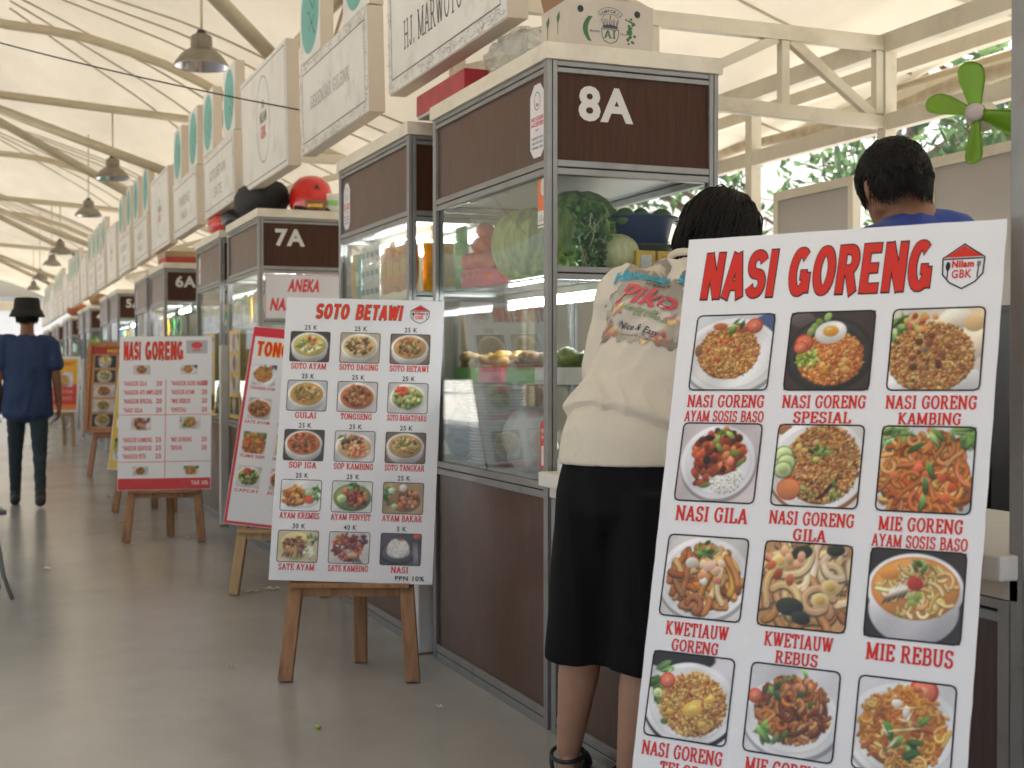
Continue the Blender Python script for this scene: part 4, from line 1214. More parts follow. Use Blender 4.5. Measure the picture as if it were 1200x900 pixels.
def truss(y, label, x0=1.95, full=True):
    t = thing('roof_truss', label, 'truss', group='cream trusses across the stalls')
    bars('top_chord', [((x0, y, 2.80), (XB, y, 2.80))], 'cream', t, .05, .075)
    bars('bottom_chord', [((x0, y, 2.46), (XB, y, 2.40))], 'cream', t, .05, .068)
    xs_ = [x0 + .04, 2.96, 3.68, 4.24]
    bars('web_post', [((x, y - .001, 2.44), (x, y - .001, 2.76)) for x in xs_], 'cream', t, .046, .046)
    bars('web_diagonal', [((xs_[0], y + .004, 2.47), (xs_[1], y + .004, 2.77)), ((3.02, y + .004, 2.47), (3.64, y + .004, 2.77)), ((3.72, y + .004, 2.77), (4.22, y + .004, 2.43))], 'cream', t, .042, .05)
    return t


truss(5.6, 'cream steel truss across the stall above and beyond the 8A cabinet')
for i, y in enumerate((10.3, 15.0, 19.7)):
    truss(y, 'cream steel truss across the row, seen between the signs beyond stall 7A')
bf = thing('roof_support', 'cream steel posts and long rails along the open back of the stalls', 'steel frame')
for z, y0, y1, w, d in ((2.80, .8, 30, .07, .10), (2.40, .8, 30, .06, .085), (2.56, 0.8, 30, .04, .045)):
    MB().bar((XB + (0 if z != 2.56 else .5), y0, z), (XB + (0 if z != 2.56 else .5), y1, z), w, d).build('rail', M['cream'], bf, bevel=.004)
MB().bar((XB + 1.0, .8, 3.02), (XB + 1.0, 30, 3.02), .07, .09).build('rail', M['cream'], bf, bevel=.004)
MB().bar((6.18, .8, 3.10), (6.18, 30, 3.10), .07, .10).build('rail', M['cream'], bf, bevel=.004)
for y in (1.2, 2.9, 4.74 - .7, 5.6, 6.86, 8.6, 10.3, 12, 13.3, 15, 16.8, 18.4, 20, 22, 24):
    MB().box(XB - .035, XB + .035, y - .035, y + .035, 0, 2.78).build('post', M['cream'], bf, bevel=.004)
# rolled tarpaulin hung along the roof edge
rt_ = MB()
for j in range(2):
    pts = [(5.95 - .09 * j, y, 2.98 - .06 * j + .03 * math.sin(y * 2.1 + j)) for y in np.linspace(3.2, 12.5, 40)]
    rt_.tube(pts, [.05 + .012 * math.sin(i * .9 + j) for i in range(40)], 8)
    if j == 0: tag(rt_.build('rolled_tarpaulin', mat('beige canvas', (.40, .34, .24), .9, noise=.2, nscale=9)), 'long beige canvas rolled up under the roof edge behind the green fan', 'tarpaulin')
# partition panels at the back
pmat = mat('grey back panel', (.40, .37, .335), .6, noise=.04, nscale=2)
for y0, y1, lab in ((5.86, 6.62, 'grey back panel in a cream frame behind the woman and the man in blue'), (2.0, 5.27, 'wide grey back panel below the green fan'), (9.0, 10.2, 'grey back panel behind stall 7A'), (10.45, 13.2, 'grey back panel beyond stall 7A')):
    p = thing('partition_screen', lab, 'partition', (XB + .01, y0, 0))
    L = y1 - y0
    MB().box(-.012, .012, .045, L - .045, .12, 2.12).build('sheet', pmat, p)
    for a, b, c, d in ((0, .045, 0, 2.17), (L - .045, L, 0, 2.17), (.045, L - .045, 2.12, 2.17), (.045, L - .045, .06, .12)):
        MB().box(-.025, .025, a, b, c, d).build('frame_rail', M['cream'], p)

# ------------------------------------------------------------------ glass display cabinets
CW = .62
def groove_rail(mb, gb, axis, fixed, a0, a1, z0, z1, out=.0, t=.03):
    """aluminium rail made of two strips with a dark joint between; axis 'y' runs along the row, 'x' across"""
    zm = (z0 + z1) / 2
    for lo, hi in ((z0, zm - .0022), (zm + .0022, z1)):
        if axis == 'y': mb.box(fixed, fixed + t, a0, a1, lo, hi)
        else: mb.box(a0, a1, fixed, fixed + t, lo, hi)
    if axis == 'y': gb.box(fixed + .004, fixed + t - .002, a0, a1, zm - .0022, zm + .0022)
    else: gb.box(a0, a1, fixed + .004, fixed + t - .002, zm - .0022, zm + .0022)


def cabinet(y0, L, label, number=None, x0=1.674, shelf_z=1.455, capm='cap'):
    c = thing('display_cabinet', label, 'display cabinet', (x0, y0, 0), group='glass display cabinets in the row')
    P = .034
    for x in (0, CW - P):
        for y in (0, L - P):
            m_ = MB(); m_.box(x, x + P * .46, y, y + P, 0, 2.13); m_.box(x + P * .54, x + P, y, y + P, 0, 2.13)
            po = m_.build('post', M['alu'], c, bevel=.002)
            MB().box(x + P * .46, x + P * .54, y + .003, y + P - .003, 0, 2.13).build('groove', M['groove'], po)
    near_ = y0 < 12
    def rail(axis, fixed, a0, a1, z0, z1):
        fr, gv = MB(), MB()
        groove_rail(fr, gv, axis, fixed, a0, a1, z0, z1)
        fo = fr.build('rail', M['alu'], c, bevel=.0015 if near_ else 0, bseg=1)
        if near_: gv.build('groove', M['groove'], fo)
    for z0, z1 in ((0, .062), (.735, .786), (1.768, 1.815), (2.092, 2.129)):
        for fx in (0.002, CW - .032):
            rail('y', fx, P, L - P, z0, z1)
        for fy in (0.002, L - .032):
            rail('x', fy, P, CW - P, z0, z1)
    for fy in (0.002, L - .032):
        rail('x', fy, P, CW - P, shelf_z - .02, shelf_z + .022)
    # lower and upper laminate panels
    for nm, z0, z1, mm in (('lower_panel', .062, .735, 'brown'), ('upper_panel', 1.815, 2.092, 'brown')):
        MB().box(.012, .020, P, L - P, z0, z1).build(nm, M[mm], c)
        MB().box(P, CW - P, .012, .020, z0, z1).build(nm, M['brown_dark' if nm == 'upper_panel' else 'brown'], c)
        MB().box(P, CW - P, L - .020, L - .012, z0, z1).build(nm, M['brown'], c)
        MB().box(CW - .020, CW - .012, P, L - P, z0, z1).build(nm, M['brown'], c)
    # glass
    for z0, z1 in ((.786, 1.768),):
        MB().box(.014, .018, P, L - P, z0, z1).build('glass_pane', M['glass'], c)
        MB().box(P, CW - P, L - .018, L - .014, z0, z1).build('glass_pane', M['glass'], c)
        for a, b in ((z0, shelf_z - .02), (shelf_z + .022, z1)):
            MB().box(P, CW - P, .014, .018, a, b).build('glass_pane', M['glass'], c)
    MB().box(.024, CW - .04, .036, L - .036, .770, .784).build('cabinet_floor', M['inner'], c)
    MB().box(.03, CW - .04, .038, L - .038, 1.792, 1.806).build('inner_ceiling', M['inner'], c)
    MB().box(.045, CW - .06, .038, L - .038, shelf_z - .010, shelf_z).build('shelf', M['shelfglass'] if number == '8A' else M['shelf'], c)
    # cornice slab
    MB().box(-.010, CW + .012, -.010, L + .010, 2.130, 2.184).build('cornice', M[capm], c, bevel=.004)
    if number:
        t = MB(); fr_ = lambda a, b, z: (a, .0105, b)
        fit_text(t, number, .112, 1.944, .308, 2.058, offset=.035, space=1.1, frame=fr_)
        t.build('number_lettering', M['number'], c)
    return c


NS = 8
PER = 4.7
labels_n = {8: 'glass cabinet numbered 8A with vegetables inside, behind the woman in the cream sweatshirt', 7: 'glass cabinet numbered 7A under a red helmet', 6: 'glass cabinet numbered 6A behind the NASI GORENG price list', 5: 'glass cabinet numbered 5A just beyond 6A', 4: 'glass cabinet numbered 4A with a green ball inside', 3: 'glass cabinet numbered 3A, third from the far end of the row', 2: 'glass cabinet numbered 2A, second from the far end of the row', 1: 'glass cabinet numbered 1A at the far end of the row'}
cab_a, cab_b = {}, {}
for k in range(NS):
    n_ = 8 - k; y = 3.875 + PER * k
    cab_a[n_] = cabinet(y, 1.15, labels_n[n_], number=f'{n_}A', capm='cap')
    lb = {8: 'glass cabinet full of instant noodle packets between 8A and the 7A stall', 7: 'unnumbered glass cabinet standing close beyond 7A', 6: 'unnumbered glass cabinet standing close beyond 6A', 5: 'unnumbered glass cabinet standing close beyond 5A', 4: 'unnumbered glass cabinet standing close beyond 4A', 3: 'unnumbered glass cabinet standing close beyond 3A', 2: 'unnumbered glass cabinet standing close beyond 2A', 1: 'unnumbered glass cabinet beyond 1A, last of the row'}[n_]
    cab_b[n_] = cabinet(y + 1.465, 1.17, lb)
cab_near = cabinet(0.668, 1.17, 'nearest glass cabinet at the right edge, only its frame in view')

cap_mat = M['counter']
for k in range(-1, NS):
    n_ = 8 - k
    y0 = 3.875 + PER * k - 2.065 + .022; L = 2.065 - .044 - .006
    nm = {9: 'unused'}.get(n_, '')
    if n_ == 9: continue
    c = thing('serving_counter', f'brown panelled counter with a white top, leading up to cabinet {n_}A', 'counter', (1.674, y0, 0), group='serving counters between the cabinets')
    for z0, z1 in ((0, .062), (.70, .742)):
        fr, gv = MB(), MB()
        groove_rail(fr, gv, 'y', 0.002, .034, L - .034, z0, z1)
        fo = fr.build('rail', M['alu'], c, bevel=.0015, bseg=1); gv.build('groove', M['groove'], fo)
    for y in (0, L - .034):
        MB().box(.0, .03, y, y + .034, 0, .742).build('post', M['alu'], c, bevel=.002)
    MB().box(.012, .02, .034, L - .034, .062, .70).build('front_panel', M['brown'], c)
    MB().box(.0, .48, -.015, L + .012, .744, .780).build('counter_board', M['cap'], c)
    MB().box(-.040, .50, -.016, L + .012, .781, .826).build('counter_top', M['counter'], c, bevel=.006)

# white stand pipes in the gaps
for k in range(NS):
    y = 3.875 + PER * k + 1.25
    p = thing('stand_pipe', ['white square plastic post in the gap beyond 8A', 'white plastic post in the gap beyond 7A', 'white plastic post in the gap beyond 6A', 'white plastic post in the gap beyond 5A', 'white plastic post in the gap beyond 4A', 'white plastic post in the gap beyond 3A', 'white plastic post in the gap beyond 2A', 'white plastic post in the gap beyond 1A'][k], 'post', (1.668, y, 0), group='white posts in the cabinet gaps')
    MB().box(-.033, .033, -.033, .033, .006, 1.32).build('pipe', M['white'], p, bevel=.006)
    MB().box(-.042, .042, -.042, .042, 0, .006).build('foot', mat('grimy foot', (.22, .18, .13), .8), p)

# ------------------------------------------------------------------ hanging stall signs
SIGN = mat('white sign face', (.72, .715, .69), .32, noise=.06, nscale=3, dirt=(.52, .49, .43), dscale=4.5)
SIGN_E = mat('beige sign edge', (.60, .53, .43), .55, noise=.05, nscale=4)
TEAL = mat('teal vinyl', (.12, .40, .36), .42, noise=.05, nscale=5)
INK = mat('grey sign ink', (.11, .11, .10), .6)
INKS = mat('faint sign ink', (.36, .36, .335), .7)


def scribble(mb, x0, y0, x1, y1, n, seed, fr, z=.001):
    """worn flower scroll border printed along a rim"""
    rg = np.random.default_rng(seed)
    for i in range(n):
        a, b = rg.uniform(x0, x1), rg.uniform(y0, y1)
        th = rg.uniform(0, 6.3); r_ = rg.uniform(.006, .018); w = rg.uniform(.0015, .003)
        pts = [(a + r_ * (1 + .35 * k) * math.cos(th + k * .8), b + r_ * (1 + .35 * k) * math.sin(th + k * .8) * .6) for k in range(5)]
        vs, fs = _strip(mb, pts, lambda t: w, z + .00002 * (i % 12))
        mb.add([fr(p, q, zz) for p, q, zz in vs], fs)


def stall_sign(y0, idx, label, lines, tall=False, discs=False, L=1.41):
    z0 = 2.335 if not tall else 2.333
    H = .49 if not tall else .735
    if idx == 0: H = .66; z0 = 2.345
    s = thing('stall_sign', label, 'sign', (1.676, y0, z0), group='white stall signs hanging above the cabinets')
    s.rotation_euler = (0, R(-1.2), R(random.uniform(-.5, .5)))
    T = .075
    MB().box(0, T, 0, L, 0, H).build('sign_box', SIGN_E, s, bevel=.003)
    # the face looks to -x ; face coords: a runs from the near end (right in view) ... reading direction is +a = -y
    MB().box(-.004, -.0005, .004, L - .004, .004, H - .004).build('sign_face', SIGN, s)
    fr = lambda a, b, z: (-.0042 - z, L - a, b)
    bd = MB(); m_ = .055 if not tall else .03
    for x0, x1, ya, yb in ((m_, L - m_, m_, m_ + .006), (m_, L - m_, H - m_ - .006, H - m_), (m_, m_ + .006, m_ + .006, H - m_ - .006), (L - m_ - .006, L - m_, m_ + .006, H - m_ - .006)):
        bd.add([fr(*p, .0005) for p in ((x0, ya), (x1, ya), (x1, yb), (x0, yb))], [(0, 1, 2, 3)])
    bd.build('ruled_border', INK, s)
    if not tall:
        n_ = 90 if idx < 2 else 45
        for q, (xa, ya, xb, yb, nn) in enumerate(((.02, .012, L - .02, m_ - .012, n_), (.02, H - m_ + .01, L - .02, H - .012, n_), (.012, .03, m_ - .012, H - .03, 30), (L - m_ + .012, .03, L - .014, H - .03, 30))):
            sc = MB(); scribble(sc, xa, ya, xb, yb, nn, idx * 3 + q, fr); sc.build('border_print', INKS, s)
        for (txt, a, b, c_, d) in lines:
            t = MB()
            if idx == 0 or idx == 1:
                tmp = MB(); slab_text(tmp, txt, a, b, c_, d, z=.0006, thick=.13, thin=.08, serif=.06)
                t.add([fr(*v) for v in tmp.v], tmp.f)
            else:
                fit_text(t, txt, a, b, c_, d, z=.0006, offset=.005, frame=fr)
            t.build('sign_lettering', INK if idx == 0 else INKS, s)
    else:
        e = MB()
        nn = 40; cx, cy, rx, ry = L * .52, H * .52, .20, .27
        vs = [fr(cx + (rx - d) * math.cos(2 * math.pi * k / nn), cy + (ry - d) * math.sin(2 * math.pi * k / nn), .0006) for d in (0, .006) for k in range(nn)]
        e.add(vs, [(k, (k + 1) % nn, nn + (k + 1) % nn, nn + k) for k in range(nn)])
        for dx in (-.03, 0, .03):
            e.add([fr(cx + dx - .007, cy + .07, .0006), fr(cx + dx + .007, cy + .07, .0006), fr(cx + dx * .4 + .005, cy + .12, .0006), fr(cx + dx * .4 - .005, cy + .12, .0006)], [(0, 1, 2, 3)])
        fit_text(e, 'NILAM', cx - .10, cy - .02, cx + .10, cy + .05, z=.0007, offset=.03, frame=fr)
        e.build('emblem', INK, s)
        t = MB(); fit_text(t, 'GBK', cx - .08, cy - .12, cx + .08, cy - .04, z=.0006, offset=.03, frame=fr); t.build('emblem_lettering', mat('sign red', (.60, .10, .10), .5), s)
    for yy in (.25, L - .25):
        MB().tube([(T * .9, yy, H - .06), (T * .9 + .03, yy, H + .01), (1.9 - 1.676, yy, 3.21 - z0)], .010, 6).build('hanger', M['pipe'], s)
    if discs:
        for yc in (.235, L - .235):
            pl = thing('logo_plate', f"teal disc plate on the {'near' if yc < .5 else 'far'} end of the {ORD[idx - 1]} hanging sign of the row", 'sign plate', (1.672, y0 + yc, z0 + H + .006), group='square plates with teal discs')
            MB().box(.004, .072, -.235, .235, 0, .485).build('plate', SIGN_E, pl, bevel=.003)
            MB().box(0, .0035, -.232, .232, .003, .482).build('plate_face', SIGN, pl)
            f2 = lambda a, b, z: (-.0006 - z, -a, b)
            d = MB(); d.add([f2(.205 * math.cos(2 * math.pi * k / 36), .243 + .215 * math.sin(2 * math.pi * k / 36), 0) for k in range(36)], [tuple(range(36))])
            dd = d.build('disc', TEAL, pl)
            w = MB()
            rg = np.random.default_rng(int(y0 * 10 + yc * 7))
            for q in range(3):
                a, b = rg.uniform(-.06, .06), .15 + q * .07
                pts = [(a + .035 * k, b + .04 * math.sin(k * 1.3 + q)) for k in range(5)]
                vs, fs = _strip(w, pts, lambda t: .012, .0006 + .0001 * q)
                w.add([f2(*v) for v in vs], fs)
            w.build('disc_lettering', mat('dark teal ink', (.05, .14, .13), .5), dd)
    return s


SIGNS_FROM = 1
ORD = 'second third fourth fifth sixth seventh eighth ninth tenth eleventh twelfth thirteenth fourteenth fifteenth sixteenth seventeenth eighteenth nineteenth twentieth last'.split()
for i in range(21):
    y0 = 4.22 + 1.725 * i
    tall = i % 3 == 2
    if i == 0:
        stall_sign(y0, 0, 'nearest white sign lettered HJ. MARWOTO hanging above the 8A cabinet', [('SATE', .24, .40, .60, .51), ('HJ. MARWOTO', .24, .15, .98, .27)], L=1.42)
    elif i == 1:
        stall_sign(y0, 1, 'white sign lettered GERENJAR GILENK, beyond the HJ. MARWOTO sign', [('GERENJAR GILENK', .24, .215, 1.08, .285)], discs=True)
    elif tall:
        stall_sign(y0, i, f'taller white sign with an oval emblem, {ORD[i - 1]} sign from the near end of the row', [], tall=True)
    else:
        stall_sign(y0, i, f'worn white sign under two teal discs, {ORD[i - 1]} sign from the near end of the row', [('SOTO BETAWI', .3, .26, 1.05, .34), ('SATE', .5, .12, .86, .20)] if i % 2 else [('WARUNG', .4, .24, 1.0, .33), ('NASI', .5, .12, .86, .20)], discs=True)

# ------------------------------------------------------------------ pendant lamps
def lamp(x, y, z, label, top):
    o = thing('pendant_lamp', label, 'pendant lamp', (x, y, z), group='bell shaped pendant lamps')
    k = .195
    prof = [(k, 0), (k * 1.02, .006), (k * .93, .035), (k * .74, .085), (k * .55, .115), (k * .42, .128), (k * .40, .130), (k * .39, .215), (k * .30, .228)]
    MB().lathe(prof, 28).build('shade', M['lampmetal'], o)
    MB().lathe([(k * .985, .004), (k * .9, .034), (k * .72, .08), (k * .5, .108), (.001, .112)], 28).build('reflector', M['lampin'], o)
    MB().lathe([(.001, .27), (.03, .262), (.035, .24), (k * .30, .229)], 16).build('neck', M['black'], o)
    MB().tube([(0, 0, .262), (0, 0, top - z)], .010, 6).build('stem', M['pipe'], o)
    return o


lab = ['nearest pendant lamp, largest, beside the first disc plates', 'second pendant lamp from the near end, hanging from a tie pipe', 'third pendant lamp from the near end of the aisle', 'fourth pendant lamp from the near end of the aisle', 'fifth pendant lamp, small, far along the aisle', 'sixth pendant lamp, very small and far away', 'seventh pendant lamp, most distant of the row']
for (x, y, z), l in zip([(1.69, 11.0, 3.60), (1.42, 15.72, 3.30), (1.50, 20.4, 3.38), (1.36, 25.1, 3.20), (1.45, 29.8, 3.33), (1.40, 34.5, 3.33), (1.42, 39.2, 3.33)], lab):
    t_ = abs(((y - 6.3) % 9.4)) < .3
    lo_ = lamp(x, y, z, l, 4.06 if t_ else float(roof_z(x, y)) - .01)
    if y < 12: lo_.scale = (1.13, 1.13, 1.13)

# power cable strung across the aisle
pts = []
a, b = Vector((1.66, 7.33, 2.59)), Vector((-2.2, 9.6, 3.95))
for i in range(25):
    t = i / 24
    p = a.lerp(b, t); p.z -= .22 * 4 * t * (1 - t) * .5
    pts.append(p)
tag(MB().tube(pts, .0042, 6).build('power_cable', M['black']), 'thin black cable sagging across the aisle under the membrane', 'cable')


# ------------------------------------------------------------------ trees outside
def leaf_mesh(mb_v, mb_f, cols, centers, l, w, rg, droop=.5, pal=None):
    for c in centers:
        d = Vector(rg.normal(0, 1, 3)); d.z -= droop * 1.2; d.normalize()
        s = d.orthogonal().normalized()
        s = (Matrix.Rotation(rg.uniform(0, 6.28), 3, d) @ s)
        L = l * rg.uniform(.6, 1.3); Wd = w * rg.uniform(.7, 1.2); nrm = d.cross(s)
        c = Vector(c); i = len(mb_v)
        mb_v += [c, c + d * L * .35 + s * Wd, c + d * L + nrm * L * .1, c + d * L * .35 - s * Wd, c + d * L * .5 - nrm * Wd * .3]
        mb_f += [(i, i + 1, i + 4), (i + 1, i + 2, i + 4), (i + 2, i + 3, i + 4), (i + 3, i, i + 4)]
        k = np.array(pal[rg.integers(len(pal))]) * rg.uniform(.75, 1.3)
        cols += [k] * 5


LEAF = None
def leaf_material():
    m, nt, p = newmat('leaf green')
    a = nt.nodes.new("ShaderNodeAttribute"); a.attribute_name = "Col"
    nt.links.new(a.outputs["Color"], p.inputs["Base Color"])
    p.inputs["Roughness"].default_value = .45
    t = nt.nodes.new("ShaderNodeBsdfTranslucent"); nt.links.new(a.outputs["Color"], t.inputs[0])
    mx = nt.nodes.new("ShaderNodeMixShader"); mx.inputs[0].default_value = .35
    nt.links.new(p.outputs[0], mx.inputs[1]); nt.links.new(t.outputs[0], mx.inputs[2])
    nt.links.new(mx.outputs[0], nt.nodes["Material Output"].inputs[0])
    return m


LEAF = leaf_material()
BARK = mat('grey brown bark', (.14, .10, .07), .9, noise=.3, nscale=12, bump=.4, bscale=30)


def tree(x, y, h, spread, label, seed, leaves=2600, l=.22, w=.046, low=1.2, group='trees behind the stalls', pal=((.06, .12, .05), (.085, .16, .065), (.045, .09, .045), (.11, .18, .07))):
    rg = np.random.default_rng(seed)
    o = thing('tree', label, 'tree', (x, y, -.12), group=group)
    lm = MB(); tips = []
    lm.tube([(0, 0, 0), (.04, .02, h * .25), (-.03, .05, h * .5), (.05, 0, h * .78)], [.13, .10, .08, .045], 9)
    for i in range(13):
        z = h * rg.uniform(.22, .75); a = rg.uniform(0, 6.28); r_ = spread * rg.uniform(.5, 1.0)
        p0 = Vector((0, 0, z)); p1 = Vector((r_ * .5 * math.cos(a), r_ * .5 * math.sin(a), z + h * .10)); p2 = Vector((r_ * math.cos(a), r_ * math.sin(a), z + h * rg.uniform(-.05, .18)))
        lm.tube([p0, p1, p2], [.04, .026, .01], 6)
        for q in range(5):
            t = rg.uniform(.35, 1); b0 = p1.lerp(p2, t) if t > .5 else p0.lerp(p1, t * 2)
            e = b0 + Vector(rg.normal(0, .42, 3)) + Vector((0, 0, -.12))
            lm.tube([b0, b0.lerp(e, .5) + Vector((0, 0, .06)), e], [.012, .009, .004], 5)
            tips.append((b0, e))
    lm.build('trunk', BARK, o)
    V_, F_, C_ = [], [], []
    cs = []
    for i in range(leaves):
        b0, e = tips[rg.integers(len(tips))]
        p = b0.lerp(e, rg.uniform(.2, 1.15)) + Vector(rg.normal(0, .13, 3))
        if p.z < low * .6: continue
        cs.append(p)
    leaf_mesh(V_, F_, C_, cs, l, w, rg, .55, pal)
    me = bpy.data.meshes.new('crown'); me.from_pydata([tuple(v) for v in V_], [], F_); set_cols(me, np.array(C_)); me.update()
    link('crown', me, LEAF, o)
    return o


tree(9.6, 10.6, 5.6, 2.4, 'leafy tree showing above the back panel beyond the woman, with drooping leaves', 3, 1700)
tree(9.3, 8.0, 5.0, 1.9, 'leafy tree showing between the back posts beside the man in blue', 4, 1200)
tree(11.6, 14.6, 6.8, 3.0, 'darker leafy tree farther behind the truss', 5, 1900)
tree(9.4, 16.2, 5.4, 2.4, 'bushy tree behind the back rail near stall 7A', 8, 2000)
tree(9.4, 5.9, 4.6, 1.5, 'sparse tree with few leaves behind the green fan', 6, 260)
for i, (x, y, h) in enumerate(((-15, 4, 6), (-17, 12, 7), (-14, 20, 6), (-18, 28, 7), (-15, 36, 6))):
    tree(x, y, h, 2.8, ['leafy tree on the open side of the hall, nearest of five', 'leafy tree on the open side of the hall, second of five', 'leafy tree on the open side of the hall, third of five', 'leafy tree on the open side of the hall, fourth of five', 'leafy tree on the open side of the hall, farthest of five'][i], 20 + i, 1500, l=.3, w=.08, group='trees on the open side')
# ------------------------------------------------------------------ goods in and on the cabinets
def plain(name, label, cat, mb, m, group=None, **k):
    return tag(mb.build(name, m, **k), label, cat, group)


PINK = mat('pink plastic', (.72, .10, .16), .35); GREENP = mat('bright green plastic', (.10, .42, .05), .35)
def basket(name, label, x, y, z, sx, sy, h, m, cat='basket'):
    b = MB(); t = .006
    b.box(-sx, sx, -sy, sy, 0, t)
    for a, c, d, e in ((-sx, sx, -sy, -sy + t), (-sx, sx, sy - t, sy), (-sx, -sx + t, -sy + t, sy - t), (sx - t, sx, -sy + t, sy - t)):
        b.box(a, c, d, e, t, h)
    for a, c, d, e in ((-sx - .008, sx + .008, -sy - .008, -sy), (-sx - .008, sx + .008, sy, sy + .008), (-sx - .008, -sx, -sy, sy), (sx, sx + .008, -sy, sy)):
        b.box(a, c, d, e, h - .008, h + .002)
    return tag(b.build(name, m, loc=(x, y, z)), label, cat)


ZS = 1.457                                         # top of the 8A shelf
basket('pink_basket', 'pink plastic basket of tomatoes on the 8A shelf', 1.79, 4.715, ZS, .07, .10, .062, PINK)
tm = mat('tomato skin', (.72, .075, .015), .25, noise=.25, nscale=7)
rg = np.random.default_rng(5)
base = None
spots = [(1.755 + .066 * a, 4.645 + .07 * b_, 0) for a in (0, 1) for b_ in (0, 1, 2)] + [(1.75 + .07 * a, 4.66 + .072 * b_, 1) for a in (0, 1) for b_ in (0, 1)] + [(1.75, 4.625, 1), (1.75, 4.80, 1), (1.765, 4.655, 2), (1.765, 4.73, 2), (1.82, 4.69, 2), (1.775, 4.70, 3)]
for i, (x, y, l) in enumerate(spots):
    o = plain('tomato', 'ripe red tomato heaped in the pink basket', 'tomato', MB().ball((0, 0, 0), .038, 16, 10, (1, 1, .86)), tm, 'tomatoes in the pink basket') if i == 0 else base.copy()
    if i == 0: base = o
    else: COL.objects.link(o)
    o.location = (x, y, ZS + .045 + l * .055); o.rotation_euler = (rg.uniform(0, 1), rg.uniform(0, 1), 0)
# clear bag over the tomatoes
plain('plastic_bag', 'clear plastic bag drawn over the tomatoes in the pink basket', 'plastic bag', MB().ball((1.79, 4.70, ZS + .17), .15, 20, 14, (.55, 1.05, .85), bump=.10, seed=3), glass_mat('clear bag film', film=.015, refl=.22))


def packet(name, label, cat, x, y, z, w, h, t, cols, group=None, rz=0, tilt=0):
    """upright foil packet facing the aisle: pillow body with crimped ends and printed bands"""
    o = thing(name, label, cat, (x, y, z), rz, group)
    nx, nz = 8, 10
    b = MB()
    for s in (-1, 1):
        vs = []
        for j in range(nz + 1):
            v = j / nz
            for i in range(nx + 1):
                u = i / nx
                p = (math.sin(math.pi * u) ** .6) * (math.sin(math.pi * v) ** .45)
                vs.append((s * t / 2 * p, -w / 2 + w * u, h * v))
        f = [(j * (nx + 1) + i, j * (nx + 1) + i + 1, (j + 1) * (nx + 1) + i + 1, (j + 1) * (nx + 1) + i) for j in range(nz) for i in range(nx)]
        b.add(vs, f, True)
    b.build('wrapper', cols[0], o)
    bd = MB()
    for (v0, v1, u0, u1) in ((.32, .62, .12, .88),):
        vs, fs = [], []
        for j in range(5):
            v = v0 + (v1 - v0) * j / 4
            for i in range(7):
                u = u0 + (u1 - u0) * i / 6
                p = (math.sin(math.pi * u) ** .6) * (math.sin(math.pi * v) ** .45)
                vs.append((-t / 2 * p - .0012, -w / 2 + w * u, h * v))
        fs = [(j * 7 + i, j * 7 + i + 1, (j + 1) * 7 + i + 1, (j + 1) * 7 + i) for j in range(4) for i in range(6)]
        bd.add(vs, fs, True)
    bd.build('printed_band', cols[1], o)
    if tilt: o.rotation_euler = (0, tilt, rz)
    return o


def foil(n, c): return mat(n, c, .28, noise=.18, nscale=30, coat=.3, bump=.25, bscale=40)
FO = {'green': foil('green foil', (.05, .36, .07)), 'lime': foil('lime print', (.25, .55, .16)), 'orange': foil('orange foil', (.70, .26, .02)), 'yellow': foil('yellow foil', (.74, .46, .03)), 'white': foil('white foil', (.70, .70, .66)), 'teal': foil('teal print', (.12, .30, .28)), 'red': foil('red foil', (.55, .04, .03)), 'blue': foil('blue foil', (.04, .12, .40)), 'gold': foil('gold foil', (.62, .40, .05)), 'brown': foil('brown foil', (.22, .10, .04))}
packet('snack_packet', 'large bright green packet on the 8A shelf beside the tomatoes', 'packet', 1.75, 4.90, ZS + .002, .125, .245, .05, (FO['green'], FO['lime']))
packet('snack_packet', 'small yellow packet lying at the shelf edge below the green packet', 'packet', 1.735, 4.815, ZS + .002, .05, .06, .03, (FO['yellow'], FO['white']))

# cabbages
def cabbage(name, label, x, y, z, r, sc, c0, c1, seed):
    b = MB(); rg = np.random.default_rng(seed)
    for k in range(9):
        a = 2 * math.pi * k / 9 + rg.uniform(-.2, .2)
        Mx = Matrix.Rotation(a, 3, 'Z') @ Matrix.Rotation(rg.uniform(-.16, .16), 3, 'X')
        b.ball(Mx @ Vector((r * .16, 0, 0)), r * rg.uniform(.86, .95), 18, 14, (sc[0] * .92, sc[1] * .8, sc[2]), Mx, bump=.03, seed=seed + k)
    m = mat('leaf ' + name + str(seed), c0, .5, noise=.0)
    nt = m.node_tree; p = nt.nodes["Principled BSDF"]
    w = nt.nodes.new("ShaderNodeTexNoise"); w.inputs["Scale"].default_value = 9; w.inputs["Detail"].default_value = 6
    tc = nt.nodes.new("ShaderNodeTexCoord"); mp = nt.nodes.new("ShaderNodeMapping"); mp.inputs["Scale"].default_value = (5, 5, .7)
    r_ = nt.nodes.new("ShaderNodeValToRGB"); r_.color_ramp.elements[0].position = .38; r_.color_ramp.elements[1].position = .62
    r_.color_ramp.elements[0].color = (*c0, 1); r_.color_ramp.elements[1].color = (*c1, 1)
    nt.links.new(tc.outputs["Object"], mp.inputs[0]); nt.links.new(mp.outputs[0], w.inputs["Vector"]); nt.links.new(w.outputs["Fac"], r_.inputs[0]); nt.links.new(r_.outputs[0], p.inputs["Base Color"])
    return tag(b.build(name, m, loc=(x, y, z)), label, 'cabbage')


